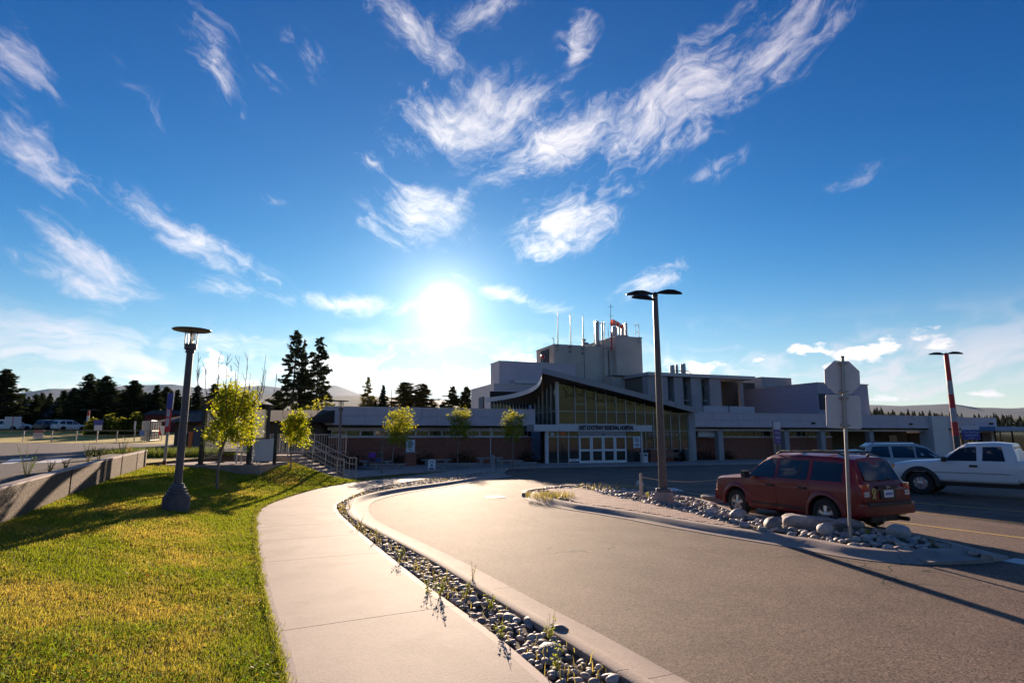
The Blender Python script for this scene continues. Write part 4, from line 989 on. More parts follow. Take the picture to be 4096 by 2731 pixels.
# door header and four leaves
MB().box(ua + .03, ub - .03, v0_ - .1, v0_ + .1, zt_t + .05, zs0).build('door_header', M_stucco2, vs_)
MB().box((ua + ub) / 2 - .1, (ua + ub) / 2 + .1, v0_ - .14, v0_ - .1, zt_t + .15, zt_t + .22).build('door_sensor', M_dark, vs_)
lw_ = (ub - ua) / 4
for k in range(4):
    a, c = ua + k * lw_ + .015, ua + (k + 1) * lw_ - .015; b = MB(); st = .1
    for (p, q, r_, s_) in ((a, a + st, .02, zt_t + .05), (c - st, c, .02, zt_t + .05), (a + st, c - st, .02, .26), (a + st, c - st, zt_t - .06, zt_t + .05), (a + st, c - st, .93, 1.07)): b.box(p, q, v0_ - .06, v0_ + .01, r_, s_)
    d = b.build('door', M_white, vs_); MB().box(a + st, c - st, v0_ - .03, v0_ - .02, .26, .93).build('pane', M_win, d); MB().box(a + st, c - st, v0_ - .03, v0_ - .02, 1.07, zt_t - .06).build('pane', M_win, d)
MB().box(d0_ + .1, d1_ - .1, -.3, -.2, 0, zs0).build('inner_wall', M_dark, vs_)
# white paper notices on the vestibule glazing
M_paper = mat('white_paper', (0.72, 0.74, 0.78), .6)
def wall_notice(parent, u0, u1, z0, z1, v, lines, name='notice', ink=M_ink):
    n = MB().box(u0, u1, v - .008, v, z0, z1).build(name, M_paper, parent)
    b = MB(); h = (z1 - z0) / (len(lines) + 1.5)
    for k, fr_ in enumerate(lines):
        if fr_ <= 0: continue
        w = (u1 - u0) * fr_ * .8; z = z1 - h * (k + 1.2); c = (u0 + u1) / 2; b.box(c - w / 2, c + w / 2, v - .012, v - .008, z - h * .25, z + h * .25)
    b.build('print_lines', ink, n); return n
a, z0 = W(2534, 1790, v0_ - .03); c, z1 = W(2560, 1747, v0_ - .03)
wall_notice(vs_, a, c, z0, z1 , v0_ - .03, [.7, .9, .9, .5, 0, .8, .9, .6])
a, z0 = W(2203, 1741, v0_ - .03); c, z1 = W(2216, 1731, v0_ - .03); wall_notice(vs_, a, c, z0, z1, v0_ - .03, [.3, .6])
a, z0 = W(2275, 1845, v0_ - .03); c, z1 = W(2315, 1834, v0_ - .03); wall_notice(vs_, a, c, z0, z1, v0_ - .03, [.7])
# EMERGENCY sign reflected in the right glazing, built as faint coloured letters
zE = W(2640, 1738, 0)[1]
u_e0, u_e1 = W(2592, 1738, -.03)[0], W(2715, 1738, -.03)[0]
M_faint = mat('reflection_letters', (0.40, 0.27, 0.24), .6)
tx = text('emergency_letters', 'EMERGENCY', 0.45, M_faint, ep, ((u_e0 + u_e1) / 2, -.03, zE), bold=.008, ext=.004)
tw = max(v.co.x for v in tx.data.vertices) - min(v.co.x for v in tx.data.vertices); tx.scale = ((u_e1 - u_e0) / tw, .95, 1)

# ---------------------------------------------------------------- blocks behind
def block(root, px_side, px_corner, px_right, ytop, v, m, name='wall', cop=True, depth=None, y_right=None):
    """box whose front plane is v, whose side face shows between px_side and px_corner"""
    u0, z = W(px_corner, ytop, v); u1 = W(px_right, ytop, v)[0]
    dv = depth or (Ws(px_side, ytop + 15, u0)[0] - v)
    MB().box(u0, u1, v, v + dv, -.1, z).build(name, m, root)
    if cop: MB().box(u0 - .06, u1 + .06, v - .06, v + dv + .06, z, z + .1).build('coping', M_trim, root)
    return u0, u1, v, v + dv, z
def louvre(root, u, v0, v1, z0, z1, n=12, axis='x'):
    b = MB(); b2 = MB()
    if axis == 'x':
        b.box(u - .03, u + .02, v0, v1, z0, z1)
    else: b.box(v0, v1, u - .03, u + .02, z0, z1)
    p = b.build('louvre', M_dark, root)
    h = (z1 - z0) / n; 
    for k in range(n):
        q = MB()
        if axis == 'x': q.add([(u - .09, v0, z0 + k * h), (u - .09, v1, z0 + k * h), (u - .03, v1, z0 + (k + .8) * h), (u - .03, v0, z0 + (k + .8) * h)], [(0, 1, 2, 3)])
        else: q.add([(v0, u - .09, z0 + k * h), (v1, u - .09, z0 + k * h), (v1, u - .03, z0 + (k + .8) * h), (v0, u - .03, z0 + (k + .8) * h)], [(0, 1, 2, 3)])
        q.build('slat', M_louv, p)
sb = bthing('siding_block', 'pale corrugated low block with a louvre, behind the curved clerestory', 'building', BO, BA)
r_ = block(sb, 1885, 1976, 2330, 1537, 8.0, M_corr)
vv0, zz = Ws(1917, 1600, r_[0]); vv1, _z = Ws(1937, 1600, r_[0])
louvre(sb, r_[0] - .02, min(vv0, vv1), max(vv0, vv1), zP - .3, Ws(1925, 1588, r_[0])[1], 14)
mb = bthing('middle_block', 'plain grey windowless block left of the tower', 'building', BO, BA)
r_ = block(mb, 1963, 1997, 2300, 1446, 14.0, M_panel)
u, z = W(2060, 1532, 12.5); u2 = W(2250, 1520, 12.5)[0]
MB().box(u, u2, 12.4, 14.1, z, z + .35).build('canopy_slab', M_trim, mb); MB().box(u + .4, u2, 13.6, 14.0, z - .9, z).build('canopy_window', M_win, mb)
# tower
tw_ = bthing('tower_block', 'tall grey concrete tower block with a louvred side wall', 'building', BO, BA)
tu0, tu1, tv0, tv1, tz = block(tw_, 2146, 2217, 2470, 1379, 17.0, M_stucco)
for px in (2338, 2415): u = W(px, 1500, 17)[0]; MB().box(u - .03, u + .03, 16.985, 17.0, 4, tz - .02).build('joint', M_dark, tw_)
vv0, z1 = Ws(2164, 1405, tu0); vv1, z0 = Ws(2197, 1455, tu0)
louvre(tw_, tu0 - .02, min(vv0, vv1), max(vv0, vv1), z0, z1, 16)
# pilasters where the tower meets the stair shaft
for (pa, pb) in ((2418, 2432), (2438, 2462)):
    a, c = W(pa, 1500, 16.7)[0], W(pb, 1500, 16.7)[0]; MB().box(a, c, 16.6, 17, -.1, W(pa, 1403, 16.7)[1]).build('pilaster', M_stucco, tw_)
sh = bthing('stair_shaft', 'taller grey concrete stair shaft at the right end of the tower block', 'building', BO, BA)
su0, su1, sv0, sv1, sz = block(sh, 2428, 2463, 2566, 1346, 16.0, M_stucco, depth=9)
a, c = W(2441, 1540, 15.0)[0], W(2557, 1540, 15.0)[0]; MB().box(a, c, 14.6, 16, -.1, W(2441, 1502, 14.8)[1]).build('annex', M_stucco, sh)
MB().box(a, c, 14.3, 16, W(2441, 1503, 14.6)[1], W(2441, 1500, 14.6)[1]).build('annex_coping', M_dark, sh)
# roof kit of the tower
gS = 'steel flues on the tower roof'
def stack(px, ytop, ybot, v, r, label, cat='chimney', group=None, cap=True, m=M_stack, name='flue'):
    u, z1 = W(px, ytop, v); z0 = W(px, ybot, v)[1]; t = bthing(name, label, cat, bworld(u, v, z0), BA, group)
    MB().lathe([(r, 0), (r, z1 - z0 - .3), (r * .8, z1 - z0), (r * .7, z1 - z0), (0, z1 - z0 - .1)], 14).build('pipe', m, t, smooth=40)
    if cap: MB().lathe([(r * 1.6, -.02), (r * 1.6, .12), (r, .2)], 14).build('flashing', M_galv, t, smooth=40)
    return t
zr = 1383
for k, (px, yt, r, lab) in enumerate([(2388, 1284, .24, 'broad steel flue between guy posts on the tower roof'), (2408, 1286, .09, 'thin bent flue right of the broad flue on the tower roof')]): stack(px, yt, zr, 19.0, r, lab, group=gS)
for k, (px, lab) in enumerate([(2376, 'slim guy post left of the broad roof flue'), (2416, 'slim guy post right of the broad roof flue')]): stack(px, 1285, zr, 19.0, .05, lab, 'post', name='guy_post')
u0, z0 = W(2375, 1294, 19); u1 = W(2416, 1298, 19)[0]; c = bthing('brace_bar', 'horizontal brace bar tying the roof flue to its guy posts', 'brace', bworld(u0, 18.7, z0), BA); MB().cyl((0, 0, 0), (u1 - u0, 0, 0), .05).build('bar', M_stack, c)
for k, (px, yt, r, lab) in enumerate([(2456, 1306, .26, 'stubby broad flue on the stair shaft roof'), (2466, 1303, .06, 'very thin pipe beside the stubby shaft flue'), (2475, 1297, .1, 'flue half behind the windsock'), (2487, 1297, .14, 'flue under the tip of the windsock'), (2494, 1293, .07, 'thin pipe right of the windsock tip'), (2503, 1290, .15, 'rightmost tall flue on the stair shaft')]): stack(px, yt, 1346, 18.0, r, lab, group=gS)
# flagpoles on the tower front
for k, (px, yt, yb, lab) in enumerate([(2230, 1248, 1406, 'bare flagpole nearest the tower corner'), (2281, 1257, 1412, 'bare flagpole between the two others on the tower'), (2331, 1264, 1418, 'bare flagpole nearest the roof flues')]):
    u, z1 = W(px, yt, 16.8); z0 = W(px, yb, 16.8)[1]; t = bthing('flagpole', lab, 'flagpole', bworld(u, 16.8, z0), BA, 'flagpoles on the tower front')
    MB().cyl((0, 0, 0), (0, 0, z1 - z0), .07, .04, 8).build('pole', M_galv, t, smooth=40); MB().lathe([(0, -.08), (.08, 0), (0, .08)], 8, (0, 0, z1 - z0)).build('finial', M_galv, t, smooth=60)
    MB().box(-.1, .1, 0, .2, .1, .25).build('bracket', M_dark, t); MB().box(-.1, .1, 0, .2, .6, .75).build('bracket', M_dark, t)
u, z = W(2335, 1383, 18); t = bthing('roof_vent', 'short capped roof vent pipe beside the third flagpole', 'vent', bworld(u, 18, z), BA); MB().lathe([(.14, 0), (.14, .55), (.26, .58), (.26, .75), (0, .85)], 12).build('pipe', M_galv, t, smooth=40)
u, z = W(2343, 1383, 18.5); t = bthing('roof_fan', 'domed roof fan on the tower', 'fan', bworld(u, 18.5, z), BA); MB().lathe([(.45, 0), (.45, .15), (.3, .35), (0, .42)], 14).build('dome', M_stack, t, smooth=60)
u, z = W(2216, 1379, 17.3); t = bthing('roof_camera', 'small white gooseneck camera on the tower corner', 'camera', bworld(u, 17.3, z), BA); MB().tube([(0, 0, 0), (0, 0, .5), (-.05, 0, .75), (-.18, 0, .8), (-.22, 0, .68)], .04, 6).build('neck', M_white, t); MB().lathe([(.12, 0), (.12, .12), (0, .14)], 8).build('foot', M_white, t)
# windsock mast
u, z0 = W(2447, 1400, 15.8); z1 = W(2443, 1217, 15.8)[1]
t = bthing('windsock', 'orange and white windsock on a red and white lattice mast', 'windsock', bworld(u, 15.8, z0), BA)
zc0 = W(2447, 1310, 15.8)[1] - z0; H = z1 - z0
MB().cyl((0, 0, 0), (0, 0, zc0 * .82), .09).build('mast_foot', M_red, t); MB().cyl((0, 0, zc0 * .82), (0, 0, zc0 * 1.25), .06).build('mast_red', M_red, t); MB().cyl((0, 0, zc0 * 1.25), (0, 0, H), .04, .025).build('mast', M_white, t)
M_or = mat('orange_fabric', (0.75, 0.10, 0.02), .8, trans=.3); ws0 = W(2450, 1290, 15.8); ws1 = W(2491, 1300, 15.8); du = ws1[0] - ws0[0]
zz0 = ws0[1] - z0
for k in range(5):
    a, c = k / 5, (k + 1) / 5; sag = lambda q: zz0 - .75 * q * q * .6
    MB().cyl((.1 + du * a, 0, sag(a)), (.1 + du * c, 0, sag(c)), .36 - .16 * a, .36 - .16 * c, 12, caps=False).build('sock_band', M_or if k % 2 == 0 else M_white, t, smooth=50)
for k in range(3): MB().cyl((-.3, 0, H - .3 - k * 1.0), (.25, 0, H - .3 - k * 1.0), .025).build('antenna_arm', M_galv, t)
u, z0 = W(2555, 1372, 16); z1 = W(2553, 1296, 16)[1]; t = bthing('antenna', 'slim antenna mast with short arms on the right corner of the stair shaft', 'antenna', bworld(u, 15.9, z0), BA)
H = z1 - z0; MB().cyl((0, 0, 0), (0, 0, H), .05, .03).build('mast', M_galv, t); 
for k in (.55, .92): MB().cyl((-.45, 0, H * k), (0, 0, H * k), .025).cyl((-.45, 0, H * k - .25), (-.45, 0, H * k + .25), .03).build('arm', M_galv, t)
u, z0 = W(2434, 1348, 17); z1 = W(2434, 1305, 17)[1]; t = bthing('whip_antenna', 'thin whip antenna left of the windsock mast', 'antenna', bworld(u, 17, z0), BA); MB().cyl((0, 0, 0), (0, 0, z1 - z0), .04, .02).build('whip', M_galv, t)

# ---------------------------------------------------------------- ward block with fins
wb = bthing('ward_block', 'upper ward block with projecting concrete fins and a flat overhanging roof', 'building', BO, BA)
vW = 11.0
wu0 = W(2575, 1540, vW)[0]; wu1 = W(2885, 1540, vW)[0]; wz = W(2785, 1514, vW)[1]
MB().box(wu0, wu1, vW, vW + 12, -.1, wz - .05).build('wall', M_spand, wb)
MB().box(wu0 - .3, wu1 + 3.5, vW - 1.3, vW + 12, wz, wz + .35).build('roof_slab', M_trim, wb, bevel=.03)
fins = [(2593, 2630), (2641, 2672), (2697, 2733), (2765, 2806), (2839, 2884)]
for (a, c) in fins:
    a, c = W(a, 1560, vW - 1.0)[0], W(c, 1560, vW - 1.0)[0]; MB().box(a, c, vW - 1.0, vW, -.1, wz).build('fin', M_stucco2, wb, bevel=.02)
for (a, c) in ((2612, 2640), (2674, 2697), (2736, 2766), (2808, 2840)):
    a, c = W(a, 1560, vW)[0], W(c, 1560, vW)[0]; z0, z1 = W(2750, 1585, vW)[1], W(2750, 1540, vW)[1]
    w = MB().box(a - .05, c + .05, vW - .06, vW - .02, z0 - .05, z1 + .05).build('window', M_mull, wb); h = (a + c) / 2
    MB().box(a, h - .04, vW - .075, vW - .06, z0, z1).build('pane', M_win, w); MB().box(h + .04, c, vW - .075, vW - .06, z0, z1).build('pane', M_win, w)
    MB().box(a - .2, c + .2, vW - .5, vW - .02, z0 - .55, z0 - .35).build('ledge', M_stucco2, wb)
a, c = W(2885, 1560, vW + 2)[0], W(3020, 1560, vW + 2)[0]
MB().box(a, c, vW + 2, vW + 2.2, 3, wz).build('recess_wall', M_roofd, wb); MB().box(W(2955, 1540, vW)[0] - .15, W(2960, 1540, vW)[0] + .15, vW - .3, vW, 3, wz).build('post', M_stucco2, wb)
a, c = W(3023, 1540, 14)[0], W(3140, 1540, 14)[0]
rb = bthing('plain_roof_block', 'small plain roof block right of the ward block', 'building', BO, BA); MB().box(a, c, 13, 22, -.1, W(3090, 1513, 14)[1]).build('wall', M_stucco2, rb)
for k, (px, yt) in enumerate([(2684, 1461), (2692, 1460), (2706, 1458), (2727, 1456), (2736, 1454)]):
    stack(px, yt, 1514, vW + 4, .17, ['first', 'second', 'third', 'fourth', 'fifth'][k] + ' from the light pole of five steel flues on the ward roof', group='steel flues on the ward roof')
u0, z0 = W(2677, 1484, vW + 4); u1 = W(2745, 1476, vW + 4)[0]; c = bthing('flue_brace', 'horizontal brace across the five ward roof flues', 'brace', bworld(u0, vW + 3.7, z0), BA); MB().cyl((0, 0, 0), (u1 - u0, 0, .1), .05).build('bar', M_stack, c); MB().cyl((0, 0, -1.2), (0, 0, 0), .05).build('leg', M_stack, c); MB().cyl((u1 - u0, 0, .1), (u1 - u0 + 1.6, 0, -1.2), .05).build('strut', M_stack, c)
# penthouse with corrugated cladding
ph = bthing('siding_penthouse', 'bluish corrugated rooftop penthouse with a louvre, beside the stop sign', 'building', BO, BA)
pu, pz = W(3268, 1533, 3.0); pu1 = W(3470, 1545, 3.0)[0]
vfar = Ws(2926, 1554, pu)[0]; vfar = min(max(vfar, 10), 30)
MB().box(pu, pu1, 3.0, vfar, zP - .3, pz).build('wall', M_corr2, ph); MB().box(pu - .06, pu1 + .06, 2.94, vfar + .06, pz, pz + .12).build('coping', M_trim, ph)
a, z1 = W(3275, 1573, 2.98); c, z0 = W(3420, 1640, 2.98); louvre(ph, 2.97, a, c, z0, z1, 16, 'y')
sc_ = bthing('roof_screen', 'low pale corrugated screen on the roof edge of the panel wing', 'screen', BO, BA)
for (pa, pb) in ((2814, 2912), (2917, 3017)):
    a, c = W(pa, 1630, 2.2)[0], W(pb, 1630, 2.2)[0]; MB().box(a, c, 2.2, 2.26, zP + .05, W(2815, 1622, 2.2)[1]).build('panel', M_corr, sc_)
# ================================================================== VEHICLES  (x forward, y left, z up)
def paint(name, col, **k): return mat(name, col, 0.38, coat=0.25, var=0.04, scale=2, spec=0.5, **k)
M_cred = paint('red_car_paint', (0.14, 0.0008, 0.005)); M_cwhite = paint('white_car_paint', (0.72, 0.73, 0.76)); M_csilver = paint('silver_car_paint', (0.42, 0.43, 0.46)); M_cgrey = paint('grey_car_paint', (0.12, 0.12, 0.13))
M_trimb = mat('black_plastic', (0.025, 0.024, 0.024), 0.6, bump=.05, bscale=80)
M_cglass = mat('car_glass', (0.012, 0.013, 0.014), 0.02, spec=0.8)
M_rim = mat('wheel_alloy', (0.55, 0.55, 0.57), 0.3, 0.8)
M_tail = mat('tail_light_red', (0.45, 0.008, 0.008), 0.15, coat=1.0); M_tailw = mat('tail_light_white', (0.7, 0.6, 0.58), 0.2, coat=1.0); M_amber = mat('amber_lens', (0.75, 0.2, 0.02), 0.2, coat=1.0); M_head = mat('headlamp_lens', (0.7, 0.7, 0.72), 0.1, coat=1.0)
def half_section(st):
    x, zb, zbelt, zt, wb, wm, wt, cr = st
    return [(0, zb), (wb - .06, zb), (wb, zb + .06), (wm, zb + (zbelt - zb) * .5), (wm - .005, zb + (zbelt - zb) * .8), (wm - .03, zbelt), (wt + (wm - wt) * .25, zbelt + (zt - zbelt) * .55), (wt + .01, zt - .07 * min(1, (zt - zbelt) * 4)), (wt - .07, zt), (wt * .5, zt + cr * .8), (0, zt + cr)]
class Car:
    def __init__(s, name, label, cat, loc, fwd, group=None):
        s.t = thing(name, label, cat, loc, math.atan2(fwd[1], fwd[0]), group)
    def loft(s, sts, m, arches=(), ar=0.40, name='body', bev=0.0):
        s.sts = sts; V = []; F = []; H = [half_section(q) for q in sts]; n = 2 * len(H[0]) - 2
        for st, h in zip(sts, H):
            ring = [(st[0], y, z) for y, z in h] + [(st[0], -y, z) for y, z in reversed(h[1:-1])]; V += ring
        for k in range(len(sts) - 1):
            for i_ in range(n): F.append((k * n + i_, k * n + (i_ + 1) % n, (k + 1) * n + (i_ + 1) % n, (k + 1) * n + i_))
        F += [tuple(range(n)), tuple(range(len(sts) * n - 1, (len(sts) - 1) * n - 1, -1))]
        me = MB().add(V, F).mesh(name, [m, M_trimb]); o = link(name, me, s.t)
        for (ax, az, r) in arches:
            for sg in (-1, 1):
                c = MB().cyl((ax, sg * .55, az), (ax, sg * 1.3, az), r, n=36); c.mi = [0] * len(c.mi); co = link('cutter', c.mesh('cutter', M_trimb)); 
                md = o.modifiers.new('cut', 'BOOLEAN'); md.operation = 'DIFFERENCE'; md.object = co; md.solver = 'EXACT'; md.material_mode = 'TRANSFER' if hasattr(md, 'material_mode') else md.material_mode
                co.parent = s.t
        if arches:
            bpy.context.view_layer.update(); me2 = bpy.data.meshes.new_from_object(o.evaluated_get(bpy.context.evaluated_depsgraph_get())); me2.name = name
            cs = [md.object for md in o.modifiers]; o.modifiers.clear(); o.data = me2
            for co in cs: bpy.data.objects.remove(co)
        o.data.polygons.foreach_set('use_smooth', [True] * len(o.data.polygons)); o.data.set_sharp_from_angle(angle=R(28)); s.body = o; return o
    def side_y(s, x, z):
        S_ = s.sts; k = max(0, min(len(S_) - 2, next((i_ for i_ in range(len(S_) - 1) if S_[i_ + 1][0] >= x), len(S_) - 2))); a, c = S_[k], S_[k + 1]
        t = 0 if c[0] == a[0] else min(1, max(0, (x - a[0]) / (c[0] - a[0]))); h = half_section([p + (q - p) * t for p, q in zip(a, c)])
        for (y0, z0), (y1, z1) in zip(h[2:], h[3:]):
            if z0 <= z <= z1 and z1 > z0: return y0 + (y1 - y0) * (z - z0) / (z1 - z0)
        return h[2][0] if z < h[2][1] else h[8][0]
    def panel(s, poly, name, m, off=.006, thick=.03, sides=(1, -1), parent=None, sub=3):
        pts = []
        n = len(poly)
        for i_ in range(n):
            a, c = poly[i_], poly[(i_ + 1) % n]
            for q in range(sub): pts.append((a[0] + (c[0] - a[0]) * q / sub, a[1] + (c[1] - a[1]) * q / sub))
        out = []
        cx = sum(p[0] for p in pts) / len(pts); cz = sum(p[1] for p in pts) / len(pts)
        for sg in sides:
            V = [(x, sg * (s.side_y(x, z) + off), z) for x, z in pts] + [(x, sg * (s.side_y(x, z) + off - thick), z) for x, z in pts]; N_ = len(pts)
            V.append((cx, sg * (s.side_y(cx, cz) + off), cz))
            F = [(i_, (i_ + 1) % N_, 2 * N_) for i_ in range(N_)] + [(i_, N_ + i_, N_ + (i_ + 1) % N_, (i_ + 1) % N_) for i_ in range(N_)]
            out.append(MB().add(V, F).build(name, m, parent or s.t, smooth=40))
        return out
    def face(s, pts, name, m, thick=.02, parent=None):      # flat panel from 3-D corners, thickness inward along its normal
        P = [Vector(p) for p in pts]; nrm = (P[1] - P[0]).cross(P[2] - P[0]).normalized(); n = len(P)
        V = P + [p - nrm * thick for p in P]; F = [tuple(range(n)), tuple(range(2 * n - 1, n - 1, -1))] + [(i_, (i_ + 1) % n, n + (i_ + 1) % n, n + i_) for i_ in range(n)]
        return MB().add(V, F).build(name, m, parent or s.t)
    def box(s, name, m, x0, x1, y0, y1, z0, z1, bev=.01, parent=None): return MB().box(x0, x1, y0, y1, z0, z1).build(name, m, parent or s.t, bevel=bev, smooth=40)
    def wheel(s, x, y, r, w, spokes=5, rim_r=.62, label=None):
        sg = 1 if y > 0 else -1
        t = MB().lathe([(r * .60, -w / 2), (r * .88, -w / 2), (r * .97, -w / 2 + .03), (r, -w * .25), (r, w * .25), (r * .97, w / 2 - .03), (r * .88, w / 2), (r * .60, w / 2), (r * .58, 0), (r * .60, -w / 2)], 32, (0, 0, 0), 'y').mesh('tyre', M_tyre, 40)
        root = bpy.data.objects.new('wheel', None); COL.objects.link(root); root.parent = s.t; root.location = (x, y, r)
        link('tyre', t, root)
        b = MB(); R_ = r * rim_r; o = sg * (w / 2 - .02)
        b.lathe([(R_, o - sg * .09), (R_, o + sg * .005), (R_ * .93, o + sg * .012), (R_ * .88, o - sg * .01), (R_ * .86, o - sg * .09)], 28, (0, 0, 0), 'y')
        b.lathe([(R_ * .34, o - sg * .06), (R_ * .34, o - sg * .0), (R_ * .25, o + sg * .012), (0, o + sg * .014)], 18, (0, 0, 0), 'y')
        for k in range(spokes):
            a = 2 * math.pi * k / spokes + .3; c, s_ = math.cos(a), math.sin(a); hw = R_ * (.17 if spokes == 5 else .10)
            V = []
            for (rr, yy, ww) in ((R_ * .2, o, hw * .9), (R_ * .9, o - sg * .012, hw * 1.25)):
                for dy in (0, -sg * .04):
                    for sd in (-1, 1): V.append((c * rr - s_ * sd * ww, yy + dy, s_ * rr + c * sd * ww))
            b.add(V, [(0, 1, 5, 4), (2, 6, 7, 3), (0, 4, 6, 2), (1, 3, 7, 5), (4, 5, 7, 6)])
        b.build('rim', M_rim, root, smooth=35)
        q = MB()
        for k in range(5): a = 2 * math.pi * k / 5 + .9; q.cyl((math.cos(a) * R_ * .22, o, math.sin(a) * R_ * .22), (math.cos(a) * R_ * .22, o + sg * .018, math.sin(a) * R_ * .22), R_ * .05, n=6)
        q.build('wheel_nuts', M_trimb, root); MB().lathe([(R_ * .86, o - sg * .10), (0, o - sg * .10)], 20, (0, 0, 0), 'y').build('brake_disc', M_dark, root)
        return root
    def mirror(s, x, y, z, m): 
        for sg in (1, -1): MB().box(x - .07, x + .06, sg * y, sg * (y + .2), z - .08, z + .09).build('mirror', m, s.t, bevel=.03, smooth=50)

# ---------------------------------------------------------------- red sport utility
p_r = G(3330, 2102); p_f = G(2935, 2044)
fw = Vector((-.415, .910)); 
mid_ = Vector((7.24, 14.68, 0))
c = Car('red_suv', 'dark red boxy sport utility vehicle parked beside the rock bed', 'car', mid_ - Vector((0, 0, 0)), fw)
suv = [(-2.24, .52, .88, .93, .70, .80, .72, .0), (-2.18, .40, .96, 1.04, .80, .85, .74, .01), (-2.12, .36, 1.04, 1.14, .84, .87, .72, .01), (-2.00, .32, 1.06, 1.42, .86, .875, .66, .03), (-1.92, .30, 1.06, 1.555, .86, .88, .645, .05), (-1.6, .28, 1.06, 1.60, .86, .88, .65, .055), (-.6, .26, 1.05, 1.625, .86, .88, .66, .055), (.25, .26, 1.04, 1.60, .86, .88, .65, .05), (.52, .26, 1.04, 1.50, .86, .88, .65, .04), (1.02, .26, 1.03, 1.13, .86, .88, .74, .02), (1.15, .26, 1.0, 1.06, .86, .88, .78, .02), (1.75, .28, .96, 1.02, .86, .87, .76, .025), (2.05, .32, .92, .985, .82, .85, .72, .02), (2.13, .40, .80, .93, .76, .80, .66, .0)]
AX = ((-1.315, .345, .42), (1.32, .345, .42))
c.loft(suv, M_cred, AX)
doors = [([(1.02, .38), (1.02, .98), (.02, .99), (.02, .38)], 'front'), ([(0.0, .38), (0.0, .99), (-.92, 1.0), (-.92, .74), (-.88, .5), (-.80, .38)], 'rear')]
for poly, nm in doors:
    for d, sg in zip(c.panel(poly, 'door', M_cred, .008, .02), (1, -1)):
        xh = poly[2][0] + .16; y = sg * (c.side_y(xh, .88) + .012); MB().box(xh - .11, xh + .11, y - .02, y + .03 * sg if False else y + .02, .855, .905).build('handle', M_trimb, d, bevel=.012)
for poly, nm in (([(.93, 1.06), (.50, 1.46), (.08, 1.50), (.08, 1.06)], 'w'), ([(-.02, 1.07), (-.02, 1.50), (-.86, 1.51), (-.86, 1.07)], 'w'), ([(-.98, 1.08), (-.98, 1.50), (-1.72, 1.48), (-1.76, 1.08)], 'w')):
    c.panel(poly, 'side_window', M_cglass, .010, .02)
for x in (.03, -.92): c.panel([(x + .045, 1.05), (x + .045, 1.52), (x - .045, 1.52), (x - .045, 1.05)], 'window_pillar', M_cred, .008, .02)
c.panel([(-.62, 1.07), (-.62, 1.505), (-.645, 1.505), (-.645, 1.07)], 'window_divider', M_trimb, .014, .02)
c.panel([(2.0, .50), (.9, .50), (.9, .535), (2.0, .535)][0:0] or [(.95, .40), (.95, .44), (-.80, .44), (-.80, .40)], 'sill_moulding', M_trimb, .02, .03)
c.face([(1.03, .70, 1.10), (1.03, -.70, 1.10), (.50, -.60, 1.515), (.50, .60, 1.515)][::-1], 'windscreen', M_cglass, .01)
# flared arches: tubes round the cut
for (ax, az, r) in AX:
    for sg in (1, -1):
        b = MB(); N_ = 22; V = []
        for k in range(N_ + 1):
            a = math.pi * (k / N_) * 1.06 - .1; ca, sa = math.cos(a), math.sin(a)
            for (rr, dy) in ((r - .005, .87), (r + .005, .905), (r + .06, .90), (r + .105, .872)): V.append((ax + ca * rr, sg * dy, az + sa * rr))
        F = [(k * 4 + j, k * 4 + j + 1, k * 4 + 5 + j, k * 4 + 4 + j) for k in range(N_) for j in range(3)]
        b.add(V, F).build('wheel_arch', M_cred, c.t, smooth=50)
for x in (-1.315, 1.32):
    for sg in (1, -1): c.wheel(x, sg * .775, .345, .22)
c.face([(-2.165, -.60, 1.13), (-2.165, .60, 1.13), (-1.965, .545, 1.515), (-1.965, -.545, 1.515)][::-1], 'rear_window', M_cglass, .012)
tg = c.face([(-2.235, -.64, .66), (-2.235, .64, .66), (-2.16, .66, 1.08), (-2.16, -.66, 1.08)][::-1], 'tailgate', M_cred, .03)
c.box('garnish', M_trimb, -2.27, -2.20, -.34, .34, .955, 1.02)
c.box('plate_recess', M_trimb, -2.262, -2.2, -.27, .27, .735, .93)
lp = c.box('licence_plate', M_white, -2.275, -2.26, -.155, .155, .77, .925, .004); b = MB()
for k in range(6): b.box(-2.279, -2.275, -.115 + k * .04, -.09 + k * .04, .82, .875)
b.build('plate_marks', mat('plate_blue', (.1, .12, .4), .6), lp)
text('maker_badge', 'Jeep', .075, M_alu, c.t, (-2.272, 0, .99), (R(90), 0, R(-90)), bold=.002, ext=.003)
for sg in (1, -1):
    t = c.box('tail_light', M_tail, -2.235, -2.06, sg * .70 - .11, sg * .70 + .11, .70, 1.06, .015); MB().box(-2.243, -2.2, sg * .70 - .085, sg * .70 + .085, .80, .845).box(-2.243, -2.2, sg * .70 - .085, sg * .70 + .085, .855, .90).build('reverse_lens', M_tailw, t)
rb_ = c.box('rear_bumper', M_cred, -2.29, -2.0, -.86, .86, .40, .66, .05); MB().box(-2.305, -2.16, -.74, .74, .60, .675).build('bumper_step', M_trimb, rb_, bevel=.015)
MB().cyl((-2.34, -.5, .3), (-2.1, -.5, .3), .045).build('exhaust_tip', M_dark, c.t); c.box('spare_wheel_well', M_trimb, -2.15, -1.7, -.5, .5, .25, .42, .04)
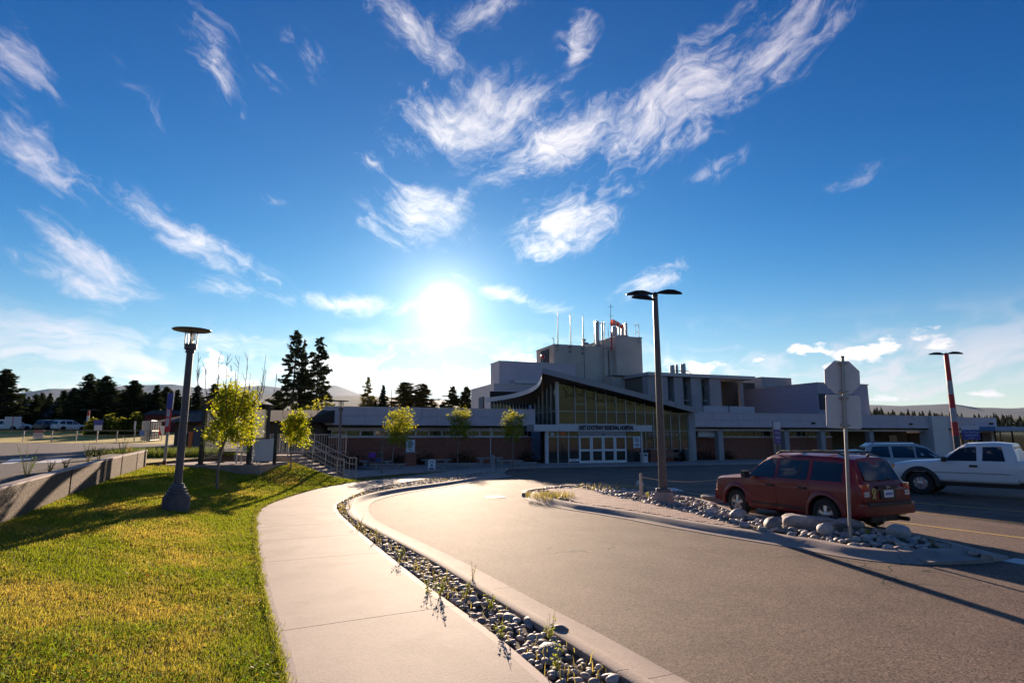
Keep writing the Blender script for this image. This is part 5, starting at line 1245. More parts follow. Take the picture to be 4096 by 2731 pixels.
# yellow ribbon sticker
b = MB(); Y0, Z0 = .47, .86; pts = []
for k in range(15): a = math.pi * (k / 14) * 1.4 - math.pi * .2; pts.append((-2.246, Y0 + math.cos(a) * .045, Z0 + .05 + math.sin(a) * .055))
pts = [(-2.246, Y0 - .05, Z0 - .11)] + pts[:] + [(-2.246, Y0 + .05, Z0 - .11)]
b.tube(pts, .014, 6).build('ribbon_sticker', mat('yellow_ribbon', (.75, .6, .2), .6), c.t)
c.box('front_bumper', M_cred, 1.95, 2.19, -.83, .83, .36, .62, .06); c.box('grille', M_trimb, 2.08, 2.16, -.4, .4, .65, .9, .01)
for sg in (1, -1): c.box('headlamp', M_head, 2.02, 2.15, sg * .58 - .11, sg * .58 + .11, .68, .88, .03); c.box('turn_lamp', M_amber, 2.0, 2.12, sg * .74 - .07, sg * .74 + .06, .64, .74, .015)
c.mirror(.86, .90, 1.10, M_trimb)
for sg in (1, -1):
    MB().tube([(.15, sg * .58, 1.63), (.02, sg * .58, 1.70), (-1.55, sg * .58, 1.70), (-1.72, sg * .58, 1.64)], .022, 6).build('roof_rail', M_trimb, c.t, smooth=60)
for x in (-.3, -1.2): c.box('roof_bar', M_trimb, x - .03, x + .03, -.6, .6, 1.69, 1.72, .006)
MB().cyl((-1.85, .0, 1.63), (-1.9, .0, 1.66), .03).build('antenna_base', M_trimb, c.t)
MB().tube([(-2.17, .1, 1.12), (-2.16, -.3, 1.16)], .012, 6).build('rear_wiper', M_trimb, c.t)
SUV = c; c.t.scale = (.97, .97, 1.0)

# ---------------------------------------------------------------- white pickup
pf = G(3692, 1978)
fwp = Vector((-.66, .75)).normalized()
c = Car('white_pickup', 'white extended cab pickup truck with black wheel flares at the right edge', 'pickup truck', (pf.x - fwp.x * 1.72 + .75, pf.y - fwp.y * 1.72 + .75, 0), fwp)
pk_ = [(-2.95, .62, 1.18, 1.24, .90, .94, .86, 0), (-1.02, .55, 1.18, 1.24, .92, .96, .88, 0), (-.98, .52, 1.20, 1.5, .92, .96, .78, .02), (-.90, .50, 1.20, 1.79, .92, .96, .72, .03), (-.4, .50, 1.20, 1.83, .92, .96, .72, .04), (.30, .50, 1.20, 1.80, .92, .96, .71, .04), (.52, .50, 1.20, 1.70, .92, .96, .71, .03), (1.06, .50, 1.18, 1.28, .92, .96, .82, .02), (1.2, .50, 1.16, 1.22, .92, .96, .84, .03), (2.1, .52, 1.08, 1.15, .92, .96, .84, .03), (2.48, .56, 1.0, 1.08, .88, .93, .80, .02), (2.56, .60, .9, .98, .84, .90, .76, 0)]
AXP = ((-1.85, .40, .47), (1.72, .40, .47))
c.loft(pk_, M_cwhite, AXP)
for poly in ([(1.0, .62), (1.02, 1.14), (.0, 1.15), (.0, .62)], [(-.02, .62), (-.02, 1.15), (-.84, 1.15), (-.84, .62)]):
    for d, sg in zip(c.panel(poly, 'door', M_cwhite, .008, .02), (1, -1)):
        if poly[0][0] > .5:
            y = sg * (c.side_y(.14, 1.06) + .014); MB().box(.04, .26, y - .02, y + .02, 1.02, 1.09).build('handle', M_trimb, d, bevel=.008)
c.panel([(.97, 1.22), (.50, 1.66), (.05, 1.70), (.05, 1.22)], 'side_window', M_cglass, .012, .02); c.panel([(-.10, 1.23), (-.13, 1.70), (-.62, 1.70), (-.70, 1.23)], 'side_window', M_cglass, .012, .02)
c.face([(1.07, .76, 1.26), (1.07, -.76, 1.26), (.50, -.64, 1.72), (.50, .64, 1.72)][::-1], 'windscreen', M_cglass, .01)
c.panel([(1.9, .80), (1.9, .825), (-.8, .825), (-.8, .80)], 'side_moulding', M_galv, .014, .02)
for (ax, az, r) in AXP:
    for sg in (1, -1):
        b = MB(); N_ = 20; V = []
        for k in range(N_ + 1):
            a = math.pi * (k / N_) * 1.1 - .15; ca, sa = math.cos(a), math.sin(a)
            for (rr, dy) in ((r - .01, .93), (r, 1.0), (r + .09, .99), (r + .13, .95)): V.append((ax + ca * rr, sg * dy, az + sa * rr))
        b.add(V, [(k * 4 + j, k * 4 + j + 1, k * 4 + 5 + j, k * 4 + 4 + j) for k in range(N_) for j in range(3)]).build('wheel_flare', M_trimb, c.t, smooth=50)
        c.wheel(ax, sg * .82, .395, .27, 8, .55)
c.box('front_bumper', M_trimb, 2.5, 2.72, -.94, .94, .52, .76, .03); c.box('grille', M_trimb, 2.5, 2.585, -.6, .6, .78, 1.0, .01)
for sg in (1, -1): c.box('turn_lamp', M_amber, 2.44, 2.57, sg * .86 - .06, sg * .86 + .045, .80, 1.02, .01); c.box('headlamp', M_head, 2.5, 2.59, sg * .7 - .09, sg * .7 + .09, .8, 1.0, .01)
c.mirror(.93, .98, 1.26, M_trimb); c.box('bed_gap', M_trimb, -.995, -.975, -.93, .93, .6, 1.2, 0); c.box('rear_glass', M_cglass, -.945, -.93, -.6, .6, 1.28, 1.7, 0)
c.box('underbody', M_trimb, -2.8, 2.4, -.75, .75, .35, .56, .02); MB().cyl((1.45, -.6, 1.2), (1.4, -.6, 1.32), .01).build('antenna', M_trimb, c.t)

# ---------------------------------------------------------------- generic wagon / saloon
def simple_car(name, label, cat, loc, fwd, m, kind='suv', sc=1.0, group=None, detail=True):
    c = Car(name, label, cat, loc, fwd, group)
    if kind == 'suv':
        st_ = [(-2.3, .55, .95, 1.0, .76, .86, .74, 0), (-2.2, .4, 1.05, 1.12, .86, .92, .76, 0), (-2.0, .34, 1.08, 1.62, .88, .93, .68, .03), (-1.8, .32, 1.08, 1.74, .88, .93, .68, .05), (.1, .32, 1.06, 1.76, .88, .93, .68, .05), (.5, .32, 1.06, 1.62, .88, .93, .68, .04), (1.1, .32, 1.05, 1.14, .88, .93, .76, .02), (2.1, .34, .96, 1.03, .88, .92, .74, .02), (2.35, .45, .85, .92, .78, .84, .68, 0)]; ax = ((-1.4, .37, .43), (1.45, .37, .43)); wr = .37
        wins = [[(1.0, 1.10), (.5, 1.55), (.02, 1.64), (.02, 1.10)], [(-.06, 1.10), (-.06, 1.64), (-.95, 1.65), (-.95, 1.10)], [(-1.08, 1.11), (-1.08, 1.65), (-1.75, 1.62), (-1.98, 1.14)]]; rear = [(-2.21, 1.14, .64), (-2.01, 1.58, .58)]; front = [(1.1, 1.13, .72), (.5, 1.60, .62)]
    else:
        st_ = [(-2.2, .5, .85, .9, .72, .82, .7, 0), (-2.1, .36, .92, 1.0, .82, .87, .74, 0), (-1.75, .3, .95, 1.12, .84, .88, .7, .02), (-1.1, .28, .95, 1.40, .84, .88, .60, .04), (0.0, .28, .94, 1.46, .84, .88, .60, .04), (.4, .28, .94, 1.38, .84, .88, .6, .03), (1.1, .28, .92, 1.0, .84, .88, .72, .02), (1.95, .32, .82, .88, .82, .86, .7, .02), (2.2, .42, .72, .78, .72, .78, .62, 0)]; ax = ((-1.3, .32, .38), (1.35, .32, .38)); wr = .32
        wins = [[(.95, .98), (.4, 1.32), (.0, 1.36), (.0, .98)], [(-.07, .98), (-.07, 1.36), (-1.0, 1.32), (-1.35, 1.02)]]; rear = [(-1.8, 1.1, .66), (-1.12, 1.37, .56)]; front = [(1.08, 1.0, .7), (.42, 1.35, .57)]
    c.loft(st_, m, ax if detail else ())
    for w in wins: c.panel(w, 'side_window', M_cglass, .010, .02)
    (x0, z0, y0), (x1, z1, y1) = rear; c.face([(x0 - .02, -y0, z0), (x0 - .02, y0, z0), (x1 - .02, y1, z1), (x1 - .02, -y1, z1)][::-1], 'rear_window', M_cglass, .01)
    (x0, z0, y0), (x1, z1, y1) = front; c.face([(x0 + .02, y0, z0), (x0 + .02, -y0, z0), (x1 + .02, -y1, z1), (x1 + .02, y1, z1)][::-1], 'windscreen', M_cglass, .01)
    for (a, z, r) in ax:
        for sg in (1, -1): c.wheel(a, sg * .79, wr, .21)
    for sg in (1, -1):
        c.box('tail_light', M_tail, st_[0][0] - .0, st_[1][0] + .08, sg * .74 - .09, sg * .74 + .09, .78, .98, .01); c.box('headlamp', M_head, st_[-1][0] - .14, st_[-1][0] + .01, sg * .62 - .14, sg * .62 + .1, st_[-1][2] - .16, st_[-1][2], .02)
        if kind == 'suv': MB().tube([(.1, sg * .6, 1.76), (0, sg * .6, 1.83), (-1.6, sg * .6, 1.83), (-1.75, sg * .6, 1.76)], .02, 6).build('roof_rail', M_galv, c.t)
    c.mirror(.85, .94, 1.12 if kind == 'suv' else 1.0, m)
    if sc != 1: c.t.scale = (sc,) * 3
    return c
p = at(3640, 1830, 28.5); simple_car('silver_suv', 'silver sport utility vehicle facing right between the red car and the pickup', 'car', (p.x, 28.5, gz(28.5)), Vector((.80, -.25)), M_csilver)
p = at(3425, 1830, 23.5); simple_car('grey_saloon', 'pale grey car whose roof shows just above the red car roof', 'car', (p.x, 23.5, gz(23.5)), Vector((.8, -.3)), M_csilver, 'saloon', 1.03)
# cars on the far field edge
for k, (px, Y, m, kind, fwd, lab) in enumerate([(20, 95, M_cwhite, 'suv', (.9, .3), 'white car cut by the left edge of the picture behind the field'), (55, 97, M_cwhite, 'suv', (.35, .9), 'white car below the pale double sign behind the field'), (208, 93, M_cgrey, 'suv', (.25, 1), 'dark grey sport utility vehicle parked behind the field'), (275, 93, M_cwhite, 'suv', (.35, 1), 'white sport utility vehicle right of the dark grey one behind the field')]):
    p = at(px, 1715, Y); simple_car('parked_car', lab, 'car', (p.x, Y, float(upper_z(p.x, Y)) - .05), Vector(fwd), m, kind, 1.0, 'cars parked behind the field')
# ================================================================== STREET FURNITURE
def lamp_post(name, label, loc, H, sc=1.0):
    t = thing(name, label, 'lamp post', loc, 0)
    s = sc
    MB().lathe([(.29 * s, -.15), (.29 * s, .30 * s), (.26 * s, .34 * s)], 28).build('concrete_footing', mat('footing_concrete', (.12, .10, .10), .9, var=.3, scale=8, bump=.3, bscale=30), t, smooth=40)
    MB().lathe([(.25 * s, .34 * s), (.25 * s, .37 * s), (.215 * s, .39 * s), (.215 * s, .44 * s), (.18 * s, .46 * s), (.18 * s, .51 * s), (.145 * s, .53 * s), (.13 * s, .60 * s), (.09 * s, .62 * s)], 28).build('base_collar', M_lamp, t, smooth=30)
    hh = H - .62 * s
    MB().lathe([(.088 * s, .6 * s), (.082 * s, hh * .5), (.075 * s, hh), (.10 * s, hh + .01), (.10 * s, hh + .08 * s), (.075 * s, hh + .09 * s)], 24).build('pole', M_lamp, t, smooth=30)
    z0 = hh + .08 * s
    MB().lathe([(.10 * s, z0), (.135 * s, z0 + .02), (.135 * s, z0 + .14 * s), (.11 * s, z0 + .15 * s)], 24).build('lantern_base', M_lamp, t, smooth=30)
    M_lg = mat('lantern_glass', (0.75, 0.75, 0.72), 0.06, transm=0.85, alpha=.55); zt = H - .06 * s
    la = MB().lathe([(.095 * s, z0 + .15 * s), (.095 * s, zt)], 20).build('lantern_glass', M_lg, t, smooth=60)
    b = MB()
    for k in range(7): z = z0 + .24 * s + k * .025 * s; b.lathe([(.03 * s, z), (.055 * s, z + .006), (.03 * s, z + .014)], 14)
    b.lathe([(.04 * s, z0 + .15 * s), (.045 * s, z0 + .22 * s), (.03 * s, z0 + .24 * s)], 12).build('reflector', mat('lamp_reflector', (.6, .58, .5), .3, .5), t, smooth=40)
    for k in range(4): a = k * math.pi / 2 + .5; MB().cyl((.125 * s * math.cos(a), .125 * s * math.sin(a), z0 + .1 * s), (.125 * s * math.cos(a), .125 * s * math.sin(a), zt), .014 * s, n=6).build('cage_bar', M_lamp, t)
    MB().lathe([(.0, zt - .01), (.40 * s, zt - .01), (.43 * s, zt + .005), (.425 * s, zt + .02), (.1 * s, zt + .045), (.04 * s, zt + .065), (0, zt + .07)], 36).build('disc_shade', M_lamp, t, smooth=35)
    return t
p = on_lawn(702, 2040); Hn = at(702, 1312, p.y).z - p.z
lamp_post('lamp_post', 'tall dark lamp post with a disc shade standing on the near lawn', p, Hn, 1.0)
p = G(1351, 1905, .08); lamp_post('lamp_post', 'smaller lamp post with a disc shade beside the foot of the stairs', p, at(1351, 1600, p.y).z - p.z, .95)

# ---- parking light poles
M_bandw = mat('band_white', (.42, .40, .42), .5)
def light_pole(label, loc, H, heads, bands=None, r=.11, base=True, head_len=.62, rz=0, name='light_pole'):
    t = thing(name, label, 'light pole', loc, rz)
    if base:
        MB().lathe([(.34, -.05), (.33, .12), (.26, .30), (.25, .32)], 8).build('concrete_footing', M_kerb, t, smooth=30)
        MB().lathe([(.22, .32), (.22, .40), (.20, .43), (.12, .44)], 20).build('base_cover', M_lamp, t, smooth=35)
    z0 = .40 if base else 0
    if bands:
        n = len(bands)
        for k, m in enumerate(bands): a, c = z0 + (H - z0) * k / n, z0 + (H - z0) * (k + 1) / n; MB().cyl((0, 0, a), (0, 0, c), r * (1 - .35 * k / n), r * (1 - .35 * (k + 1) / n), 14).build('pole_band', m, t, smooth=40)
    else: MB().cyl((0, 0, z0), (0, 0, H), r, r * .62, 16).build('pole', mat('pole_bronze', (.10, .085, .085), .4, var=.08, scale=4), t, smooth=40)
    MB().lathe([(.08, H - .1), (.09, H), (.05, H + .05), (0, H + .06)], 12).build('pole_cap', M_black, t, smooth=40)
    for (a, dz) in heads:
        b = MB(); V = []; F = []; N_ = 12; prof = [(0.06, .03, .04), (.16, .07, .07), (.38, .17, .11), (.6, .2, .10), (.82, .12, .06), (.90, .03, .03)]
        L_ = head_len / .62
        for (x, w, h) in prof:
            for q in range(N_):
                an = 2 * math.pi * q / N_; zz = math.sin(an) * h; V.append((x * L_, math.cos(an) * w, (zz if zz > 0 else zz * .25) + .05 * math.sin(x * 3)))
        for k in range(len(prof) - 1):
            for q in range(N_): F.append((k * N_ + q, k * N_ + (q + 1) % N_, (k + 1) * N_ + (q + 1) % N_, (k + 1) * N_ + q))
        F += [tuple(range(N_)), tuple(range(len(prof) * N_ - 1, (len(prof) - 1) * N_ - 1, -1))]
        h = b.add(V, F).build('lamp_head', M_black, t, smooth=40); h.rotation_euler = (0, 0, a); h.location = (0, 0, H - .05 + dz)
    return t
p = G(2655, 2010, .1); H = at(2632, 1176, p.y).z
light_pole('tall bronze light pole with three leaf shaped heads on the rock bed', p, H - .1, [(R(8), .06), (R(172), .03), (R(205), -.17)], r=.125)
p = at(3746, 1415, 30.0); light_pole('tall red and white banded light pole behind the pickup', (p.x + .5, 30.0, gz(30)), p.z - gz(30), [(R(5), .03), (R(183), -.02)], [M_lamp, M_lamp, M_lamp, M_red, M_bandw, M_red, M_bandw, M_red, M_red], r=.17, base=False, head_len=.66)
p = at(347, 1718, 82); light_pole('distant red and white banded light pole on the field edge', (p.x, 82, float(upper_z(p.x, 82))), at(347, 1640, 82).z - float(upper_z(p.x, 82)), [(R(0), 0), (R(180), 0)], [M_red, M_red, M_white, M_red], r=.2, base=False, head_len=.9)

# ---- stop sign seen from behind
M_signb = mat('sign_back', (.66, .63, .63), .5, .1, var=.06, scale=5)
p = G(3402, 2160, .1); H = at(3374, 1428, p.y).z - .1
t = thing('stop_sign_post', 'steel post with an octagonal and a square sign seen from behind, in the rock bed', 'sign', p, R(-4))
t.rotation_euler = (0, R(2.7), R(-6))
MB().cyl((0, 0, -.2), (0, 0, H), .032, n=14).build('post', M_galv, t, smooth=40); MB().cyl((0, 0, H), (0, 0, H + .02), .036, n=14).build('post_cap', M_dark, t)
zc = at(3374, 1508, p.y).z - .1; r = .365
oc = MB().extr([(r * math.cos(a), zc + r * math.sin(a)) for a in [math.pi / 8 + k * math.pi / 4 for k in range(8)]], 'y', .05, .056).build('octagon_plate', M_signb, t)
zs = at(3374, 1645, p.y).z - .1; h = .333; q = .05
sq = []
for (sx_, sz_) in ((1, 1), (-1, 1), (-1, -1), (1, -1)):
    a0 = math.atan2(sz_, sx_) - math.pi / 4
    for k in range(5): a = a0 + k * math.pi / 8; sq.append((sx_ * (h - q) + q * math.cos(a), zs + sz_ * (h - q) + q * math.sin(a)))
MB().extr(sq, 'y', .05, .056).build('square_plate', M_signb, t)
for z in (zc + .28, zc - .28, zs + .27, zs - .27): MB().box(-.075, .075, -.04, .05, z - .016, z + .016).build('clamp', M_galv, t, bevel=.004)
# ---- pay parking signs
M_purple = mat('purple_sign', (.10, .03, .22), .45); M_blues = mat('blue_sign', (.05, .06, .30), .45); M_letter = mat('sign_letters', (.55, .55, .62), .6)
M_dimw = mat('sign_white', (.62, .6, .66), .5)
def pay_sign(label, px0, px1, yt, ym, yb, Y, m, ry):
    a, c = at(px0, yt, Y), at(px1, yt, Y); w = c.x - a.x; zt, zm, zb_ = a.z, at(px0, ym, Y).z, at(px0, yb, Y).z
    zg = gz(Y); zt, zm, zb_ = zt - zg, zm - zg, zb_ - zg; t = thing('pay_parking_sign', label, 'sign', ((a.x + c.x) / 2, Y, zg), ry)
    for sg in (-1, 1): MB().box(sg * w * .32 - .045, sg * w * .32 + .045, .02, .1, -.05, zt + .02).build('post', mat('wood_post', (.30, .24, .20), .8, var=.2, scale=6), t)
    MB().box(-w / 2, w / 2, -.012, .015, zm, zt).build('white_panel', M_dimw, t); pn = MB().box(-w / 2, w / 2, -.012, .015, zb_, zm - .01).build('sign_panel', m, t)
    h = zm - zb_; o = text('lettering', 'Pay Parking', h * .24, M_letter, t, (0, -.016, zm - h * .24), ext=.002); tw = max(v.co.x for v in o.data.vertices) * 2; o.scale = (w * .85 / tw, 1, 1)
    b = MB()
    for k, f in ((.5, .8), (.62, .7), (.85, .3)): b.box(-w * f / 2, w * f / 2, -.015, -.012, zm - h * k - h * .02, zm - h * k + h * .02)
    b.build('small_print', M_letter, pn)
    b = MB(); zz = (zm + zt) / 2; b.box(-w * .05, w * .12, -.015, -.012, zz - .05, zz + .05).box(w * .18, w * .3, -.015, -.012, zz - .08, zz + .08).build('logo_blocks', M_signb, pn)
pay_sign('purple pay parking sign on two wooden posts behind the red car', 3086, 3126, 1686, 1717, 1774, 25, M_purple, R(30))
pay_sign('blue pay parking sign behind the white pickup', 3848, 3910, 1700, 1718, 1757, 27, M_blues, R(-12))
p = G(2861, 1838); t = thing('green_parking_sign', 'small green sign on a thin post before the brick wall', 'sign', p, R(15)); zt = at(2861, 1730, p.y).z - p.z
M_green = mat('green_sign', (.03, .22, .05), .5); MB().cyl((0, 0, 0), (0, 0, zt), .03, n=8).build('post', M_galv, t); s_ = MB().box(-.22, .22, -.06, -.04, zt - .62, zt).build('plate', M_green, t); MB().lathe([(.10, 0), (.14, 0), (.14, .004), (.10, .004)], 20, (0, 0, 0), 'y').build('ring_symbol', M_white, s_).location = (0, -.066, zt - .24); b = MB().box(-.02, .02, -.066, -.06, zt - .32, zt - .16).box(-.12, .12, -.066, -.06, zt - .52, zt - .48); b.build('bar_symbol', M_white, s_)

# ---- retaining wall of separate aggregate panels
rw_ = thing('retaining_wall', 'low exposed aggregate retaining wall of separate panels at the left of the lawn', 'wall')
wp = [(-4.9 + .0, 1.0, .30, .92), (-6.45, 4.8, .40, 1.05), (-8.37, 9.3, .50, 1.19), (-10.1, 13.3, .6, 1.31), (-11.2, 15.9, .68, 1.39), (-12.0, 17.8, .74, 1.44), (-12.7, 19.6, .8, 1.48), (-13.45, 21.3, .85, 1.52)]
for k in range(len(wp) - 1):
    a, c = wp[k], wp[k + 1]; d = Vector((c[0] - a[0], c[1] - a[1], 0)); L_ = d.length; d.normalize(); nrm = Vector((d.y, -d.x, 0)); pa = Vector((a[0], a[1], 0)) + d * .05; pc = Vector((c[0], c[1], 0)) - d * .05
    b = MB(); f = nrm * .04; g_ = nrm * -.12; st = .0
    V = [(*(pa + f).xy, a[2] - .4), (*(pc + f).xy, c[2] - .4), (*(pc + g_).xy, c[2] - .4), (*(pa + g_).xy, a[2] - .4), (*(pa + f).xy, a[3]), (*(pc + f).xy, c[3] - .0), (*(pc + g_).xy, c[3]), (*(pa + g_).xy, a[3])]
    b.add(V, [(0, 3, 2, 1), (4, 5, 6, 7), (0, 1, 5, 4), (1, 2, 6, 5), (2, 3, 7, 6), (3, 0, 4, 7)]).build('wall_panel', M_agg, rw_, bevel=.012)
    e0 = nrm * .05; e1 = nrm * -.13
    V = [(*(pa + e0).xy, a[3]), (*(pc + e0).xy, c[3]), (*(pc + e1).xy, c[3]), (*(pa + e1).xy, a[3])]; V += [(x, y, z + .035) for x, y, z in V]
    MB().add(V, [(0, 3, 2, 1), (4, 5, 6, 7), (0, 1, 5, 4), (1, 2, 6, 5), (2, 3, 7, 6), (3, 0, 4, 7)]).build('cap_stone', M_conc_e, rw_)
    pb = Vector((a[0], a[1], 0)); V = [(*(pb + nrm * o1 + d * o2).xy, z) for z in (a[2] - .4, a[3] - .02) for o1, o2 in ((.0, -.06), (.0, .06), (-.1, .06), (-.1, -.06))]
    MB().add(V, [(0, 3, 2, 1), (4, 5, 6, 7), (0, 1, 5, 4), (1, 2, 6, 5), (2, 3, 7, 6), (3, 0, 4, 7)]).build('joint_post', M_dark, rw_)
# soil bed behind the wall, with a low kerb to the street
b = MB(); V = []
for a in wp: d = .18; V += [(a[0] - .1, a[1] - .02, a[3] - .12), (a[0] - 1.15, a[1] - .3, a[3] - .10), (a[0] - 1.3, a[1] - .35, float(upper_z(0, a[1])) - .05)]
b.add(V, [(k * 3 + j, k * 3 + j + 1, k * 3 + 4 + j, k * 3 + 3 + j) for k in range(len(wp) - 1) for j in range(2)]); struct(b.build('planting_bed', M_soil))

# ---- bus shelter pad, shelter, bench, bin, bus stop post
YS = 22.4; zpad = at(1000, 1858, YS).z
x0, x1 = at(610, 1858, YS).x, at(1041, 1858, YS).x
o = MB().prism([(x0, YS), (x1, YS), (x1 + .05, YS + 2.6), (x0 - 3.2, YS + 2.6), (x0 - 3.2, YS + 1.0)], zpad - .5, zpad).build('shelter_pad', M_conc, None, bevel=.015); struct(o)
sx0, sx1 = at(802, 1858, YS + .25).x, at(994, 1858, YS + .25).x; zt = at(900, 1585, YS + .25).z
t = thing('bus_shelter', 'black framed bus shelter with an arched roof and frosted panels behind the yellow green tree', 'bus shelter', (sx0, YS + .25, zpad), 0)
w = sx1 - sx0; hh = zt - zpad - .3; dp = 1.5
for (x, y) in ((0, 0), (w, 0), (0, dp), (w, dp)):
    MB().box(x - .07, x + .07, y - .07, y + .07, 0, hh).build('post', M_black, t); MB().box(x - .13, x + .13, y - .13, y + .13, 0, .03).build('base_plate', M_black, t)
N_ = 16; V = []
for k in range(N_ + 1):
    a = k / N_; x = -.12 + (w + .24) * a; z = hh + .36 * math.sin(math.pi * a)
    V += [(x, -.15, z), (x, dp + .15, z), (x, dp + .15, z + .05), (x, -.15, z + .05)]
F = [(k * 4 + j, k * 4 + (j + 1) % 4, k * 4 + 4 + (j + 1) % 4, k * 4 + 4 + j) for k in range(N_) for j in range(4)] + [(0, 1, 2, 3), (N_ * 4 + 3, N_ * 4 + 2, N_ * 4 + 1, N_ * 4)]
MB().add(V, F).build('arched_roof', mat('bronze_roof', (.06, .035, .02), .35, trans=.0), t, smooth=40)
M_frost = mat('frosted_panel', (.62, .62, .56), .35, trans=.45); M_shg = mat('shelter_glass', (.8, .85, .82), .04, transm=.9, alpha=.35)
MB().box(.12, w - .12, dp - .02, dp, .45, hh - .15).build('back_panel', M_frost, t); MB().box(.07, w - .07, dp - .03, dp + .02, .40, .45).build('rail', M_black, t); MB().box(.07, w - .07, dp - .03, dp + .02, hh - .15, hh - .08).build('rail', M_black, t)
MB().box(-.01, .01, .12, dp - .12, .2, hh - .2).build('side_glass', M_shg, t); MB().box(w - .01, w + .01, .12, dp - .12, .2, hh - .2).build('side_glass', M_shg, t)
MB().box(w * .12, w * .3, -.01, .0, hh - .5, hh - .1)
t2 = thing('shelter_bench', 'short steel bench with curved arms inside the bus shelter', 'bench', (sx0 + w * .80, YS + .9, zpad), 0)
for sg in (-1, 1): MB().tube([(sg * .32, -.2, 0), (sg * .32, -.2, .5), (sg * .24, -.1, .72), (sg * .12, .1, .82)], .03, 6).build('arm', M_alu, t2, smooth=60); MB().cyl((sg * .32, .2, 0), (sg * .32, .2, .45), .03).build('leg', M_alu, t2)
for k in range(4): MB().box(-.36, .36, -.2 + k * .11, -.11 + k * .11, .42, .45).build('seat_slat', M_alu, t2)
MB().box(-.3, .3, .22, .25, .5, .95).build('backrest', M_alu, t2)
t2 = thing('notice_board', 'plain grey board fixed low beside the right shelter post', 'board', (sx1 + .55, YS + .3, zpad), 0); MB().box(-.36, .36, 0, .03, .12, 1.0).build('board', M_signb, t2); MB().box(-.40, .2, -.02, .05, .98, 1.02).build('top_clip', M_black, t2); MB().box(-.40, .2, -.02, .05, .08, .12).build('bottom_clip', M_black, t2); MB().box(.36, .46, 0, .1, 0, 1.7).build('side_post', M_black, t2)
yb_ = YS + .05
p = at(657, 1856, yb_); zt = at(685, 1572, yb_).z - zpad
t = thing('bus_stop_post', 'red and white bus stop post with a blue panel on top', 'sign', (p.x, yb_, zpad), 0); t.rotation_euler = (0, R(.8), 0)
H = zt; z1, z2, z3 = at(665, 1727, yb_).z - zpad, at(675, 1637, yb_).z - zpad, H
MB().cyl((0, 0, 0), (0, 0, z1), .05, n=10).build('pole', M_galv, t); MB().cyl((0, 0, 0), (0, 0, .16), .06, n=10).build('foot', mat('foot_red', (.2, .02, .03), .6), t)
rp = MB().box(-.085, .085, -.09, -.02, z1, z2).build('red_panel', M_red, t); zm1 = z1 + (z2 - z1) * .62; hB = (z2 - z1)
pb = MB().box(-.055, .055, -.10, -.09, z1 + hB * .68, z2 - .02).build('bus_plate', M_dimw, t); text('bus_letters', 'B\nU\nS', .075, M_ink, pb, (0, -.104, z1 + hB * .83), ext=.001)
ps = MB().box(-.055, .055, -.10, -.09, z1 + hB * .25, z1 + hB * .6).build('stop_plate', M_dimw, t); text('stop_letters', 'S\nT\nO\nP', .072, M_ink, ps, (0, -.104, z1 + hB * .43), ext=.001)
bp_ = MB().box(-.10, .10, -.09, -.02, z2 + .02, z3).build('blue_panel', M_blues, t); MB().cyl((-.105, -.05, z2), (-.105, -.05, z3 + .02), .02, n=8).build('edge_tube', M_alu, t); MB().cyl((.105, -.05, z2), (.105, -.05, z3 + .02), .02, n=8).build('edge_tube', M_alu, t)

# ---- stairs with railings
YT = 26.6
A = at(1148, 1821, YT); zl = A.z
stv = Vector((.93, -.12, 0)).normalized(); sn = Vector((-stv.y, stv.x, 0))
t = thing('stairs', 'concrete steps with grey steel railings leading down from the bus shelter', 'stairs', (A.x, A.y, 0), math.atan2(stv.y, stv.x))
nst = 8; rise = (zl - .06) / nst; run = .30; wd = 1.5
la = MB().box(-2.6, 0, 0, wd, zl - .25, zl).build('landing', M_conc, t, bevel=.01)
for k in range(nst): MB().box(k * run, (k + 1) * run + .02, 0, wd, -.2, zl - rise * (k + 1)).build('step', M_conc, t, bevel=.008)
MB().extr([(-2.6, -.2), (nst * run, -.2), (nst * run, .0), (0, zl - .3), (-2.6, zl - .26)], 'y', .02, wd - .02).build('stair_base', M_kerb, t)
for side, y in (('near', .06), ('far', wd - .06)):
    r_ = bpy.data.objects.new('railing', None); COL.objects.link(r_); r_.parent = t
    Lr = nst * run; hr = .95
    top = [(-2.5, y, zl + hr), (0, y, zl + hr), (Lr, y, hr + .06), (Lr + .35, y, hr + .06)]
    MB().tube(top, .024, 8).build('handrail', M_galv, r_, smooth=50); MB().tube([(p[0], p[1], p[2] - .28) for p in top], .018, 8).build('mid_rail', M_galv, r_, smooth=50)
    MB().tube([(p[0], p[1], p[2] - .85) for p in top], .018, 8).build('bottom_rail', M_galv, r_, smooth=50)
    for q in (-2.5, -1.2, 0, Lr * .5, Lr, Lr + .35):
        zt = zl + hr if q <= 0 else (zl + hr + (hr + .06 - zl - hr) * min(1, q / Lr)); MB().cyl((q, y, zt - hr - .05), (q, y, zt), .026, n=8).build('rail_post', M_galv, r_)
    n = 36
    bm_ = MB().cyl((0, 0, -.85), (0, 0, -.02), .009, n=5).mesh('baluster', M_galv)
    for k in range(n):
        q = -2.45 + (Lr + 2.75) * k / (n - 1); zt = zl + hr if q <= 0 else (zl + hr + (hr + .06 - zl - hr) * min(1, q / Lr)); o = link('baluster', bm_, r_); o.location = (q, y, zt)
